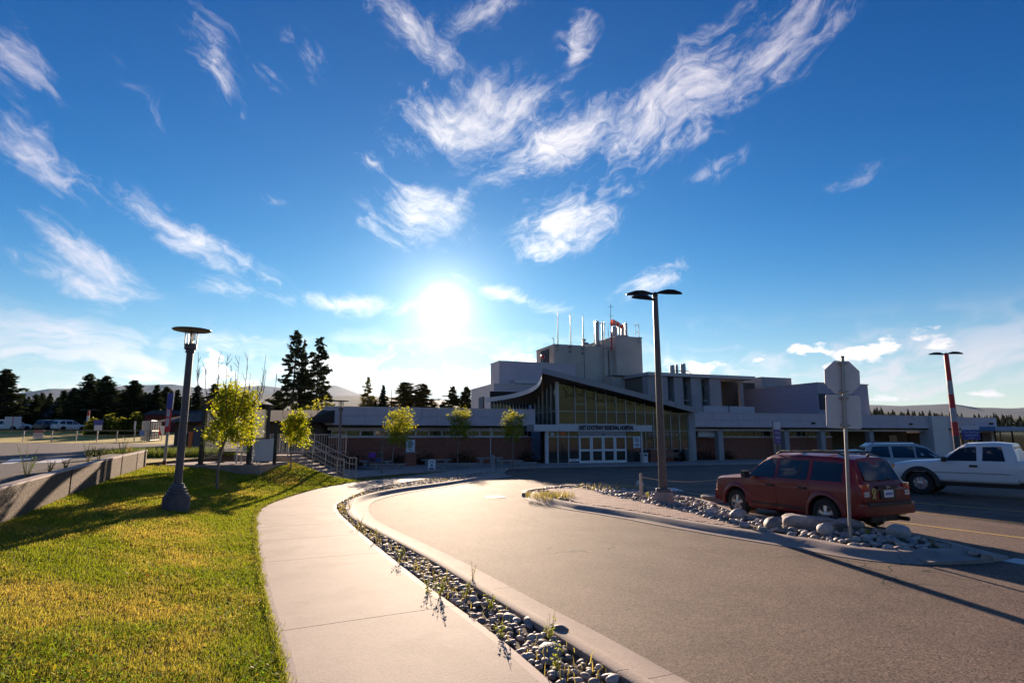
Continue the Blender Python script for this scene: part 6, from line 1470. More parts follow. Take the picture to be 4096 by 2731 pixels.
# second railing along the upper path behind
t = thing('path_railing', 'grey steel baluster railing on the upper path behind the stairs', 'railing', (A.x - 2.2, A.y + 2.4, zl), 0)
MB().tube([(-.6, 0, .95), (4.2, 0, .95)], .024, 8).build('handrail', M_galv, t); MB().tube([(-.6, 0, .1), (4.2, 0, .1)], .018, 8).build('bottom_rail', M_galv, t)
for k in range(40): o = link('baluster', bm_, t); o.location = (-.6 + 4.8 * k / 39, 0, .95)
for k in range(4): MB().cyl((-.6 + 1.6 * k, 0, 0), (-.6 + 1.6 * k, 0, .95), .026, n=8).build('rail_post', M_galv, t)

# ---- paths in front of the building and forecourt paving
def flat(name, pts, z, m, th=.04): o = MB().prism([tuple(p) for p in pts], lambda p: gz(p[1]) + z - th, lambda p: gz(p[1]) + z).build(name, m); return struct(o)
flat('path', [G(x, y, .10).xy for x, y in [(1225, 1845), (1330, 1870), (1420, 1880), (1600, 1874), (1760, 1864), (1990, 1862), (1990, 1872), (1760, 1885), (1560, 1897), (1400, 1911), (1290, 1912), (1225, 1880)]], .10, M_conc)
fc = flat('forecourt', [bworld(u, v).xy for u, v in ((uE - 9.5, -6.5), (uZ + 9, -5.2), (rw_u1 - 4, -4.6), (rw_u1 - 4, 2), (uL + 2, .6), (uL + 2, -2.0), (uE - 12, -4.6))], .07, mat('forecourt_concrete', (.38, .31, .27), .8, var=.15, scale=1.5, world=True), .12)
b = MB(); pa, pc = G(2485, 1880, 0), G(2622, 1874, 0); d = (pc - pa).normalized(); n_ = Vector((-d.y, d.x, 0)) * .07
b.add([pa + n_, pa - n_, pc - n_, pc + n_], [(0, 1, 2, 3)]); o = b.build('yellow_kerb_line', M_yel); o.location.z = .01; struct(o)
# parking bay lines
for (p0, p1) in [((3647, 2009), (4090, 2046)), ((3605, 2042), (4110, 2094)), ((3557, 2084), (4130, 2156)), ((2690, 1955), (2900, 1990)), ((2560, 1975 - 32), (2790, 1975))]:
    pa, pc = G(*p0), G(*p1); d = (pc - pa).normalized(); n_ = Vector((-d.y, d.x, 0)) * .055; b = MB(); b.add([pa + n_, pa - n_, pc + d * .8 - n_, pc + d * .8 + n_], [(0, 1, 2, 3)]); o = b.build('bay_line', M_yel); o.location.z = .006; struct(o)
b = MB(); b.add([G(x, y) for x, y in [(4000, 2243), (4060, 2232), (4200, 2250), (4200, 2275)]], [(0, 1, 2, 3)]); o = b.build('stop_bar', M_rmark); o.location.z = .006; struct(o)
b = MB(); b.add([G(x, y) for x, y in [(2600, 1950), (2680, 1962), (2740, 1964), (2700, 1952)]], [(3, 2, 1, 0)]); o = b.build('bay_symbol', M_rmark); o.location.z = .007; struct(o)
tipz = lambda p: max(.012, .11 - .055 * max(0, math.hypot(p[0] - 7.55, p[1] - 10.7)))
flat_ = MB().prism([tuple(G(x, y).xy) for x, y in [(3640, 2236), (3740, 2190), (3820, 2186), (3940, 2214), (4035, 2236), (3960, 2250), (3860, 2256), (3720, 2258)]], -.02, tipz).build('median_apron', M_kerb, isl)
# utility covers
p = G(1981, 1988); t = thing('utility_cover', 'round utility cover in the road near the median nose', 'cover', (p.x, p.y, .0)); MB().lathe([(.36, -.02), (.36, .012), (.33, .018), (0, .018)], 28).build('lid', mat('iron_cover', (.22, .19, .17), .6, .3, bump=.3, bscale=60), t, smooth=40)
p = G(2860, 1978, .2); t = thing('round_vault_lid', 'low round concrete vault lid among the rocks left of the red car', 'cover', (p.x, p.y, .0)); MB().lathe([(.40, 0), (.40, .10), (.44, .11), (.44, .16), (.42, .18), (0, .18)], 32).build('lid', M_kerb, t, smooth=40)
# chain post on the median
p = G(2566, 1995, .1); H = at(2568, 1893, p.y).z; t = thing('chain_post', 'short weathered wooden post with a sagging chain', 'post', (p.x, p.y, 0)); MB().cyl((0, 0, 0), (0, 0, H), .045, .04, 12).build('post', mat('grey_wood', (.42, .36, .31), .7, var=.2, scale=8), t, smooth=50)
e = at(2800, 1930, p.y + 1.0); pts = []
for k in range(19): q = k / 18; pts.append((q * (e.x + 1.2 - p.x), q * 1.0, H - .1 - .28 * 4 * q * (1 - q) * .6 - .05 * q))
MB().tube(pts, .012, 5).build('chain', mat('rope', (.45, .38, .26), .8), t)
# boulders
for k, (px, py, s, fl, ml, lab) in enumerate([(2955, 2070, .17, .8, 1, 'squarish grey boulder at the edge of the brick paving'), (3094, 2112, .20, .85, 2, 'dark angular boulder nearest the brick paving tip'), (3175, 2100, .20, .7, 3, 'pale rounded boulder before the long slab of rock'), (3303, 2140, .17, 1.0, 1, 'round grey boulder left of the sign post'), (3395, 2115, .26, .6, 0, 'low blue grey boulder behind the sign post'), (3592, 2148, .22, .75, 1, 'large smooth boulder right of the sign post'), (2560, 1950, .20, .8, 3, 'pale boulder behind the chain post'), (2850, 2058, .16, .7, 3, 'pale flat boulder left of the red car wheel')]):
    p = G(px, py, .1); me = stone_mesh(300 + k, 3, fl, .14); me.materials.append(M_stone[ml]); o = link('boulder', me); o.location = (p.x, p.y, .1 + s * fl * .55); o.rotation_euler = (0, 0, k * 1.3); o.scale = (s, s * .85, s); tag(o, lab, 'boulder', 'boulders in the rock bed')
# long slab of rock
a, c = G(3158, 2100, .15), G(3380, 2122, .15); d = c - a; me = stone_mesh(400, 3, .5, .2)
for v in me.vertices: v.co.y *= .62; v.co.z = max(-.42, min(.42, v.co.z * 1.3)); v.co.x = math.copysign(abs(v.co.x) ** .7, v.co.x) * 1.05
me.materials.append(mat('weathered_slab', (.36, .32, .30), .85, var=.3, scale=3, bump=.5, bscale=9, c3=(.12, .09, .085), c3scale=1.4)); o = link('rock_slab', me); o.location = ((a.x + c.x) / 2, (a.y + c.y) / 2 + .1, .22); o.rotation_euler = (0, R(3), math.atan2(d.y, d.x)); o.scale = (d.length * .52, .36, .34); tag(o, 'long weathered slab of rock lying before the red car rear wheel', 'boulder')
p = G(2238, 2510, .14); me = stone_mesh(410, 3, .7, .1); me.materials.append(M_stone[2]); o = link('loose_stone', me); o.location = (p.x, p.y, .03 + .09); o.scale = (.075, .05, .07); tag(o, 'single dark stone lying on the near kerb', 'stone')

# ---- benches of pale stone
M_ben = mat('stone_bench', (.28, .26, .25), .85, var=.15, scale=5, bump=.2, bscale=25)
def stone_bench(label, pxa, pxb, ytop, ybot, Y=None, rz=.1, name='stone_bench'):
    Yd = Y * 1.15; pa, pc = at(pxa, ytop, Yd), at(pxb, ytop, Yd); L_ = pc.x - pa.x; zt = pa.z; zg = gz(Yd) + .08; t = thing(name, label, 'bench', ((pa.x + pc.x) / 2, Yd, zg), rz); h = max(.34, min(.62, zt - zg))  # distance stretched to follow the building set farther back
    MB().box(-L_ / 2, L_ / 2, -.22, .22, h - .12, h).build('seat', M_ben, t, bevel=.03, smooth=40)
    for sg in (-1, 1): MB().box(sg * L_ * .32 - .14, sg * L_ * .32 + .14, -.18, .18, 0, h - .12).build('leg', M_ben, t, bevel=.02)
    return t
def YG(y, z=.08): return (EYE - z) * FPX / (y - 1738)
stone_bench('stone bench on which two people sit', 1441, 1572, 1840, 1865, 38.0, .1)
stone_bench('low stone bench nearest the bare sapling', 1482, 1621, 1856, 1878, 34.0, .12)
stone_bench('stone bench before the brick wall, left of the folding sign', 1685, 1806, 1835, 1852, 40.5, .2)
stone_bench('long stone bench just right of the folding sign', 1741, 1915, 1851, 1875, 34.5, .1)
stone_bench('stone bench by the domed bollard', 1905, 2013, 1828, 1850, 40.5, .2)
stone_bench('stone bench right of the domed bollard', 1984, 2092, 1839, 1866, 37.5, .1)
stone_bench('stone bench closest to the vestibule', 2037, 2148, 1847, 1866, 36.5, .05)
# wooden bench by the right glazing
p = G(2700, 1850, .07); t = thing('park_bench', 'slatted wooden bench before the right hand glazing', 'bench', (p.x, p.y + 1.0, p.z), BA); M_wd = mat('bench_wood', (.22, .15, .11), .7, var=.2, scale=8)
for k in range(4): MB().box(-.95, .95, -.25 + k * .11, -.16 + k * .11, .42, .45).build('seat_slat', M_wd, t)
for k in range(3): MB().box(-.95, .95, .2, .23, .52 + k * .12, .61 + k * .12).build('back_slat', M_wd, t)
for sg in (-1, 1): MB().box(sg * .8 - .04, sg * .8 + .04, -.25, -.18, 0, .42).box(sg * .8 - .04, sg * .8 + .04, .18, .25, 0, .88).build('leg', M_dark, t)
# litter bin by the doors, planters
u, z = W(2577, 1840, -2.0); t = bthing('litter_bin', 'small pale litter bin right of the entrance doors', 'bin', bworld(u, -2.0, .07), BA); MB().box(-.2, .2, -.2, .2, 0, .62).build('body', M_panel2, t, bevel=.02); MB().box(-.23, .23, -.23, .23, .62, .72).build('lid', M_panel2, t, bevel=.02); MB().box(-.13, .10, -.24, -.22, .5, .6).build('opening', M_dark, t)
for (pa, pb, yt, lab) in ((2600, 2690, 1798, 'brown planter box left of the wooden bench'), (2752, 2766, 1798, 'pale planter end wall right of the wooden bench')):
    a, z1 = W(pa, yt, -1.2); c = W(pb, yt, -1.2)[0]; t = bthing('planter', lab, 'planter', bworld((a + c) / 2, -1.2, .07), BA); w = (c - a) / 2; MB().box(-w, w, -.1, .5, 0, z1 - .07).build('box', M_brick if pb - pa > 30 else M_ben, t); 
u, z = W(2098, 1741, .2)
# domed bollard, thin white pole
p = G(1970, 1872, .08); t = thing('domed_bollard', 'pale concrete bollard with a domed top among the benches', 'bollard', p); H = at(1970, 1817, p.y).z - p.z; MB().lathe([(.17, 0), (.16, H * .62), (.13, H * .66), (.13, H * .70), (.175, H * .72), (.165, H * .85), (.10, H * .96), (0, H)], 20).build('bollard', M_ben, t, smooth=40)
p = G(1962, 1866, .08); t = thing('thin_pole', 'thin pale metal pole beside the domed bollard', 'pole', p); H = at(1960, 1711, p.y).z - p.z; MB().cyl((0, 0, 0), (0, 0, H), .03, n=10).build('shaft', M_panel2, t, smooth=40); MB().lathe([(0, -.04), (.05, 0), (0, .05)], 10, (0, 0, H)).build('knob', M_panel2, t, smooth=60)
# folding signs
def folding_sign(label, px0, px1, yt, yb, sym):
    Y = G(px0, yb, .09).y; a, c = at(px0, yt, Y), at(px1, yb, Y); w = c.x - a.x; h = a.z - gz(Y) - .09; t = thing('folding_sign', label, 'sign', ((a.x + c.x) / 2, Y, gz(Y) + .09), .05)
    for sg in (-1, 1):
        tilt = sg * .12; V = [(-w / 2, sg * .25, .05), (w / 2, sg * .25, .05), (w / 2, sg * .03, h), (-w / 2, sg * .03, h)]; V += [(x, y + sg * .02, z) for x, y, z in V]
        MB().add(V, [(0, 1, 2, 3), (7, 6, 5, 4), (0, 4, 5, 1), (1, 5, 6, 2), (2, 6, 7, 3), (3, 7, 4, 0)]).build('board', M_white, t)
        for q in (-1, 1): MB().box(q * w * .4 - .03, q * w * .4 + .03, sg * .24 - .02, sg * .24 + .03, 0, .06).build('foot', M_white, t)
    MB().box(-w * .3, w * .3, -.05, .05, h, h + .04).build('handle', M_white, t)
    pr = bpy.data.objects.new('print_lines', None); b = MB(); sl = .22 / (h - .05)
    yy = lambda z: -.27 + (z - .05) * sl - .004
    rows = [(.88, .5), (.74, .75), (.2, .8), (.12, .6)] if not sym else [(.9, .5), (.8, .7), (.12, .8)]
    for f, ww in rows: z = h * f; b.add([(-w * ww / 2, yy(z - .02), z - .02), (w * ww / 2, yy(z - .02), z - .02), (w * ww / 2, yy(z + .02), z + .02), (-w * ww / 2, yy(z + .02), z + .02)], [(0, 1, 2, 3)])
    z = h * .48; n = 20
    for k in range(n):
        a0, a1 = 2 * math.pi * k / n, 2 * math.pi * (k + 1) / n; rr = w * .24
        if sym: b.add([(rr * q * math.cos(a), yy(z + rr * q * math.sin(a)), z + rr * q * math.sin(a)) for q, a in ((1, a0), (1, a1), (.75, a1), (.75, a0))], [(0, 1, 2, 3)])
    if not sym: b.add([(-w * .2, yy(z - .06), z - .06), (w * .22, yy(z - .06), z - .06), (w * .12, yy(z + .06), z + .06), (-w * .05, yy(z + .07), z + .07)], [(0, 1, 2, 3)])
    else: b.add([(-w * .17, yy(z + .1), z + .1), (-w * .12, yy(z + .13), z + .13), (w * .17, yy(z - .1), z - .1), (w * .12, yy(z - .13), z - .13)], [(0, 1, 2, 3)])
    b.build('print', M_ink, t)
folding_sign('white folding sign standing on the forecourt between the benches', 1714, 1741, 1839, 1878, False)
folding_sign('white folding sign with a no smoking ring by the vestibule', 2236, 2258, 1820, 1848, True)
# brick pier with a notice
p = G(1640, 1862, .08); t = thing('brick_pier', 'brick pier carrying a white notice panel before the brick wing', 'pier', (p.x, p.y, p.z - .05), BA); w = .42; H = at(1640, 1803, p.y).z - p.z; MB().box(-w, w, -.25, .25, 0, H - .1).build('pier', M_brick, t); MB().box(-w - .04, w + .04, -.29, .29, H - .1, H - .02).build('cap', M_ben, t)
n_ = wall_notice(t, -w * .85, w * .75, H, at(1640, 1755, p.y).z - p.z, -.1, [.5, .8, .9, .6, .4, 0, .3]); MB().box(-.04, .04, -.1, -.04, H - .05, H + .5).build('notice_stay', M_galv, t)
# ================================================================== PEOPLE
def person(label, loc, rz, top, trouser, skin, hair):
    t = thing('person', label, 'person', loc, rz)
    # seated: pelvis at the seat, facing -y
    J = {'pelvis': (0, 0, .10), 'chest': (0, .02, .42), 'neck': (0, .0, .60), 'head': (0, -.03, .70), 'crown': (0, -.03, .83),
         'hipL': (.10, -.02, .09), 'kneeL': (.13, -.44, .09), 'footL': (.13, -.48, -.36), 'toeL': (.14, -.62, -.39), 'hipR': (-.10, -.02, .09), 'kneeR': (-.12, -.43, .09), 'footR': (-.12, -.46, -.36), 'toeR': (-.13, -.60, -.39),
         'shL': (.20, .02, .53), 'elL': (.27, -.08, .28), 'haL': (.12, -.28, .20), 'shR': (-.20, .02, .53), 'elR': (-.27, -.08, .28), 'haR': (-.10, -.28, .22)}
    E = [('pelvis', 'chest'), ('chest', 'neck'), ('neck', 'head'), ('head', 'crown'), ('pelvis', 'hipL'), ('hipL', 'kneeL'), ('kneeL', 'footL'), ('footL', 'toeL'), ('pelvis', 'hipR'), ('hipR', 'kneeR'), ('kneeR', 'footR'), ('footR', 'toeR'), ('chest', 'shL'), ('shL', 'elL'), ('elL', 'haL'), ('chest', 'shR'), ('shR', 'elR'), ('elR', 'haR')]
    rad = {'pelvis': .15, 'chest': .16, 'neck': .06, 'head': .10, 'crown': .07, 'hip': .10, 'knee': .07, 'foot': .045, 'toe': .04, 'sh': .08, 'el': .05, 'ha': .035}
    names = list(J); me = bpy.data.meshes.new('body'); me.from_pydata([J[n] for n in names], [(names.index(a), names.index(b)) for a, b in E], [])
    o = link('body', me, t); md = o.modifiers.new('skin', 'SKIN'); md.use_smooth_shade = True; sv = me.skin_vertices[0].data
    for k, n in enumerate(names): r = rad[n if n in rad else n[:-1]]; sv[k].radius = (r, r)
    sv[0].use_root = True
    sd = o.modifiers.new('sub', 'SUBSURF'); sd.levels = 2; sd.render_levels = 2
    bpy.context.view_layer.update(); m2 = bpy.data.meshes.new_from_object(o.evaluated_get(bpy.context.evaluated_depsgraph_get())); o.modifiers.clear(); o.data = m2; m2.materials.clear()
    for m in (top, trouser, skin, hair, M_dark): m2.materials.append(m)
    for f in m2.polygons:
        c = f.center
        if c.z > .58: f.material_index = 3 if (c.z > .74 or c.y > .02) else 2
        elif c.z < -.32: f.material_index = 4
        elif c.z < .16 and (c.y < -.10 and abs(c.x) < .25 or c.z < .08) and not (c.z > .13 and c.y < -.2): f.material_index = 1 if c.z > -.08 else 2
        elif c.y < -.22 and c.z > .12: f.material_index = 2
        else: f.material_index = 0
        f.use_smooth = True
    return t
M_skin = mat('skin', (.36, .20, .14), .6); M_hair = mat('brown_hair', (.05, .03, .02), .7)
YB = 38.0 * 1.15; pb = at(1490, 1838, YB); zb_ = gz(YB) + .08 + max(.34, min(.62, at(1441, 1840, YB).z - gz(YB) - .08))
person('person in a purple top sitting on the stone bench', (pb.x, YB - .1, zb_ - .02), .1, mat('purple_cloth', (.25, .06, .38), .8), mat('brown_cloth', (.13, .07, .05), .8), M_skin, M_hair)
pb = at(1523, 1838, YB); person('person in an olive top and blue shorts sitting on the stone bench', (pb.x, YB - .1, zb_ - .02), -.25, mat('olive_cloth', (.10, .10, .06), .8), mat('blue_cloth', (.07, .13, .42), .8), M_skin, M_hair)

# ================================================================== TREES AND PLANTS
M_bark = mat('bark', (.10, .075, .055), .9, var=.3, scale=9, bump=.6, bscale=25); M_barkp = mat('pale_bark', (.22, .17, .14), .85, var=.25, scale=9, bump=.4, bscale=25)
M_leaf = mat('maple_leaf', (1, 1, 1), .5, attr='tint', trans=.7, spec=.3)
def leaf_mesh(name, C, size, cols, m, droop=.4):
    n = len(C); a = rng.uniform(0, 6.283, n); s = size * rng.uniform(.6, 1.3, n)
    d = np.stack([np.cos(a), np.sin(a), rng.uniform(-droop - .4, .5, n)], 1); d /= np.linalg.norm(d, axis=1)[:, None]; r = rng.normal(0, 1, (n, 3)); sd = np.cross(d, r); sd /= np.linalg.norm(sd, axis=1)[:, None]; nn = np.cross(d, sd)
    s = s[:, None]
    V = np.concatenate([C - d * s * .5, C + sd * s * .5 + nn * s * .08, C + d * s * .6, C - sd * s * .5 + nn * s * .08]); k = np.arange(n)
    F = np.concatenate([np.stack([k, k + n, k + 2 * n], 1), np.stack([k, k + 2 * n, k + 3 * n], 1)]); return npmesh(name, V, F, m, np.tile(cols, (4, 1)))
def small_tree(label, base, zt, crown_c, crown_r, n_leaf, leaf=.10, twigs=0, trunk_r=.05, lean=(0, 0), bare=False, col=(.44, .46, .02), twig_top=None, seed=1, seedling=False):
    """base (x,y,z); crown_c relative to base; crown_r (rx, ry, rz)"""
    rd = random.Random(seed); t = thing('maple_tree' if not bare else 'bare_sapling', label, 'tree', base)
    cc = Vector(crown_c); top = Vector((cc.x + lean[0], cc.y, zt)); b = MB()
    pts = [Vector((0, 0, -.1)), Vector((lean[0] * .2, 0, cc.z * .4)), Vector((cc.x * .8, 0, cc.z - crown_r[2] * .4)), Vector((cc.x, cc.y, cc.z + crown_r[2] * .3)), top]
    pts = catmull(pts, 4); n = len(pts); b.tube(pts, [trunk_r * (1 - .82 * k / (n - 1)) for k in range(n)], 8).build('trunk', M_barkp, t, smooth=50)
    lb = MB(); tips = []
    nb = 16 if not bare else 12
    for k in range(nb):
        f = .38 + .5 * k / nb; p0 = pick(pts, f); a = k * 2.4 + rd.random(); 
        e = cc + Vector((crown_r[0] * math.cos(a) * rd.uniform(.5, .95), crown_r[1] * math.sin(a) * rd.uniform(.5, .95), crown_r[2] * ((k / nb) * 1.7 - .85) * rd.uniform(.8, 1.05)))
        if bare: e = p0 + Vector((math.cos(a) * .4, math.sin(a) * .3, rd.uniform(.5, 1.0)))
        m1 = p0.lerp(e, .5) + Vector((0, 0, -.05 * (e - p0).length)); br = catmull([p0, m1, e], 4); r0 = trunk_r * .32 * (1 - f * .4)
        lb.tube(br, [r0 * (1 - .8 * q / (len(br) - 1)) for q in range(len(br))], 5); tips += br[3:]
        for q in range(3):
            s0 = pick(br, rd.uniform(.35, .9)); e2 = s0 + Vector((rd.uniform(-.3, .3), rd.uniform(-.3, .3), rd.uniform(-.05, .3))) * (crown_r[0] if not bare else .8); lb.tube([s0, s0.lerp(e2, .5) + Vector((0, 0, .02)), e2], [r0 * .4, r0 * .3, r0 * .15], 4); tips += [s0.lerp(e2, .6), e2]
    if twigs:
        for k in range(twigs):
            a = k * 2.399 + rd.random() * .5; f = rd.uniform(.25, .9); p0 = pick(pts, .35 + .4 * f) + Vector((math.cos(a), math.sin(a), 0)) * crown_r[0] * .3
            rr = crown_r[0] * rd.uniform(.7, 1.25); zt2 = (twig_top or zt) * rd.uniform(.72, 1.0); p1 = Vector((cc.x + math.cos(a) * rr, cc.y + math.sin(a) * rr, cc.z + (zt2 - cc.z) * .35)); p2 = Vector((cc.x + math.cos(a) * rr * 1.12, cc.y + math.sin(a) * rr * 1.12, zt2)); br = catmull([p0, p1, p2], 5)
            lb.tube(br, [.017 * (1 - .7 * q / (len(br) - 1)) for q in range(len(br))], 4)
            for q in range(4): s0 = pick(br, rd.uniform(.5, .95)); e2 = s0 + Vector((rd.uniform(-.12, .12), rd.uniform(-.12, .12), rd.uniform(.15, .3))); lb.tube([s0, e2], [.008, .005], 4)
    lb.build('limbs', M_bark if not bare else M_barkp, t, smooth=50)
    if n_leaf:
        T = np.array([p[:] for p in tips]); idx_ = rng.integers(0, len(T), n_leaf); C = T[idx_] + rng.normal(0, 1, (n_leaf, 3)) * np.array([crown_r[0], crown_r[1], crown_r[2]]) * .13
        cl = np.array(col) * rng.uniform(.55, 1.25, (n_leaf, 1)) * np.array([1 + .0, 1, 1]); cl[:, 0] *= rng.uniform(.75, 1.25, n_leaf)
        link('crown', leaf_mesh('crown', C, leaf, cl, M_leaf), t)
    return t
p = on_lawn(868, 1955); dz = p.y / FPX
small_tree('yellow green maple before the bus shelter with bare twigs above it', p, at(930, 1515, p.y).z - p.z, ((910 - 868) * dz, 0, at(930, 1650, p.y).z - p.z), (112 * dz, 100 * dz, 128 * dz), 6500, .07, 16, .05, seed=3, twig_top=at(900, 1375, p.y).z - p.z)
p = on_lawn(1162, 1885); dz = p.y / FPX
small_tree('small round yellow green maple before the stairs', p, at(1180, 1632, p.y).z - p.z, ((1174 - 1162) * dz, 0, at(1170, 1708, p.y).z - p.z), (60 * dz, 56 * dz, 68 * dz), 3800, .07, 5, .035, seed=5, twig_top=at(1180, 1600, p.y).z - p.z)
for k, (px, py, cx, cy, rx, ry, nl, lab) in enumerate([(1570, 1878, 1590, 1705, 78, 78, 1500, 'maple behind the bare sapling, left of the brick pier'), (1831, 1862, 1835, 1690, 58, 62, 1200, 'maple rising behind the long stone bench'), (2052, 1868, 2052, 1700, 60, 58, 1100, 'maple closest to the vestibule')]):
    p = G(px, py, .08); dz = p.y / FPX; small_tree(lab, p, at(px, cy - ry, p.y).z - p.z, ((cx - px) * dz, 0, at(px, cy, p.y).z - p.z), (rx * dz, rx * dz, ry * dz), int(nl * 2.2), .09, 3, .05, seed=20 + k, twig_top=at(px, cy - ry - 12, p.y).z - p.z, col=(.36, .36, .02))
p = G(1527, 1893, .1); small_tree('bare sapling with thin branches beside the far sidewalk', p, at(1527, 1712, p.y).z - p.z, (0, 0, 1.6), (.7, .5, .8), 0, bare=True, trunk_r=.035, seed=33)

# ---------------------------------------------------------------- conifers
M_need = mat('conifer_needles', (1, 1, 1), .7, attr='tint', trans=.25, spec=.2)
def conifer_mesh(seed, sparse=0.0, base=.12, col=(.035, .050, .018), shape=1.0, n_w=30, taper=.95, dens=1.0, open_=False):
    """unit tree: height 1, crown half width about .2; whorls of drooping boughs"""
    rd = np.random.default_rng(seed); P = []; D = []
    lb = MB(); lb.tube([(0, 0, 0), (.004, 0, .5), (0, 0, .985)], [.016, .010, .002], 7)
    for k in range(n_w):
        f = base + (1 - base) * ((k + .5) / n_w) ** .92
        g_ = (f - base) / (1 - base)
        Lb = .23 * shape * (1 - g_) ** taper * (min(1, g_ / .10 + .55)) + .008
        nb = 8 if f < .8 else 6
        lob = rd.uniform(.7, 1.25)
        for q in range(nb):
            if rd.random() < sparse: continue
            a = rd.uniform(0, 6.283); L_ = Lb * rd.uniform(.5, 1.15) * lob; z = f + rd.uniform(-.010, .010); drop = rd.uniform(-.35, .05) * (1 - f) + .30 * f
            e = np.array([math.cos(a) * L_, math.sin(a) * L_, z + drop * L_ * .6])
            if f < .8: lb.tube([(0, 0, z), tuple(e * np.array([.6, .6, 0]) + np.array([0, 0, z + drop * L_ * .2])), tuple(e)], [.0035, .0022, .001], 4)
            m = int((4 + 34 * L_ / .2) * dens)
            for j in range(m):
                u_ = rd.uniform(.30 if open_ else .12, 1.0) ** .75; c = np.array([0, 0, z]) * (1 - u_) + e * u_; sp = .010 + .026 * (1 - u_) * L_ / .2
                P.append(c + rd.normal(0, 1, 3) * np.array([sp, sp, .0055])); aa = a + rd.normal(0, .7); D.append(np.array([math.cos(aa), math.sin(aa), rd.uniform(-.45, .15)]))
    P = np.array(P); D = np.array(D); n = len(P); s = rd.uniform(.014, .034, n)[:, None]; r = rd.normal(0, 1, (n, 3)); r[:, 2] *= .5; sd = np.cross(D, r); sd /= np.linalg.norm(sd, axis=1)[:, None]
    V = np.concatenate([P - D * s * .6, P + sd * s * .32, P + D * s * .8, P - sd * s * .32]); k = np.arange(n); F = np.stack([k, k + n, k + 2 * n, k + 3 * n], 1)
    C = np.tile(np.array(col) * rd.uniform(.5, 1.5, (n, 1)), (4, 1))
    return lb.mesh('trunk', M_bark, 50), npmesh('crown', V, F, M_need, C)
CON = [conifer_mesh(1, dens=1.8, n_w=38), conifer_mesh(2, base=.04, shape=1.05, taper=.75, dens=1.8, n_w=40), conifer_mesh(3, .1, .06, shape=1.0, taper=.8, dens=1.7, n_w=36), conifer_mesh(4, .32, .2, (.045, .055, .02), 1.0, 38, .62, 1.25, True), conifer_mesh(5, .2, .05, (.20, .16, .03), 1.0), conifer_mesh(6, .42, .26, (.04, .05, .02), 1.05, 42, .6, 1.2, True), conifer_mesh(7, .1, .04, (.11, .09, .025), 1.1, 36, .6, 1.7)]  # the golden and warm brown crowns have sunlight put into their needle colour
def conifer(label, px, ytop, half, Y, kind, group='conifers along the skyline', base_z=None, name='conifer'):
    tp = at(px, ytop, Y); z0 = float(upper_z(tp.x, Y)) - .1 if base_z is None else base_z; H = tp.z - z0; t = thing(name, label, 'tree', (tp.x, Y, z0), px * .7, group); w = half * 1.3 * Y / FPX / .2
    tr, cr = CON[kind]
    for nm, me in (('trunk', tr), ('crown', cr)): o = link(nm, me, t); o.scale = (w, w, H)
    return t
CL = [(26, 1477, 66, 105, 1, 'big dark conifer cut by the left picture edge'), (92, 1577, 30, 112, 0, 'small conifer right of the big leftmost one'), (145, 1577, 30, 108, 2, 'conifer above the white double sign'), (170, 1572, 28, 116, 0, 'slim conifer standing just right of the one above the double sign'), (198, 1594, 28, 118, 1, 'short conifer left of the dark grey parked car'), (258, 1563, 36, 112, 0, 'conifer above the dark grey parked car'), (300, 1552, 38, 108, 1, 'conifer above the white parked car'), (359, 1496, 55, 104, 2, 'tall conifer behind the distant banded light pole'), (396, 1517, 40, 110, 0, 'conifer between the two tall crowns behind the banded pole'), (433, 1504, 58, 103, 1, 'broad tall conifer right of the distant banded pole'), (490, 1570, 40, 112, 1, 'shorter conifer in the gap left of the pyramid shaped one'), (537, 1521, 56, 102, 1, 'pyramid shaped conifer left of the bus stop post'), (603, 1571, 42, 108, 2, 'conifer just left of the bus stop post'), (631, 1540, 36, 104, 0, 'pointed conifer left of the blue bus stop panel'), (668, 1548, 38, 110, 1, 'conifer directly behind the bus stop post'), (712, 1560, 38, 104, 0, 'conifer behind the near lamp post'), (752, 1585, 36, 108, 1, 'conifer just right of the near lamp post'), (795, 1543, 34, 100, 2, 'pointed conifer between lamp post and shelter'), (862, 1536, 42, 96, 1, 'dark conifer above the shelter roof'), (915, 1560, 36, 100, 0, 'conifer behind the yellow green maple'), (1114, 1562, 38, 84, 0, 'conifer left of the two tall trees'), (1074, 1594, 30, 88, 2, 'smaller conifer left of the one beside the tall trees'), (1045, 1616, 28, 92, 1, 'low conifer behind the dark roofed house'),
 (1474, 1507, 34, 100, 4, 'conifer coloured pale golden as if sunlit, behind the brick wing roof'), (1534, 1542, 28, 98, 0, 'slim conifer right of the pale golden one'), (1492, 1583, 38, 104, 1, 'low round conifer between the pale golden one and the slim one'), (1628, 1529, 52, 96, 6, 'broad conifer coloured as if sunlit, behind the middle of the brick wing'), (1686, 1536, 48, 98, 6, 'conifer coloured as if sunlit, right of the broad one'), (1736, 1610, 24, 100, 0, 'tiny conifer top above the brick wing parapet'), (1811, 1545, 34, 92, 2, 'conifer left of the one touching the siding block'), (1864, 1547, 34, 92, 1, 'conifer touching the left edge of the siding block'), (1773, 1607, 26, 100, 1, 'small dark conifer left of the pair beside the siding block')]
for (px, yt, hw, Y, kd, lab) in CL: conifer(lab, px, yt, hw * (1.3 if 1560 < px < 1900 else 1.1), Y, kd)
conifer('tallest pine with an open crown above the stairs', 1190, 1324, 52, 72, 5, 'two tall pines', name='tall_pine'); conifer('second tall pine just right of the tallest', 1281, 1350, 48, 75, 3, 'two tall pines', name='tall_pine'); conifer('slim pine squeezed between the two tall pines', 1221, 1358, 20, 74, 3, 'two tall pines', name='tall_pine')
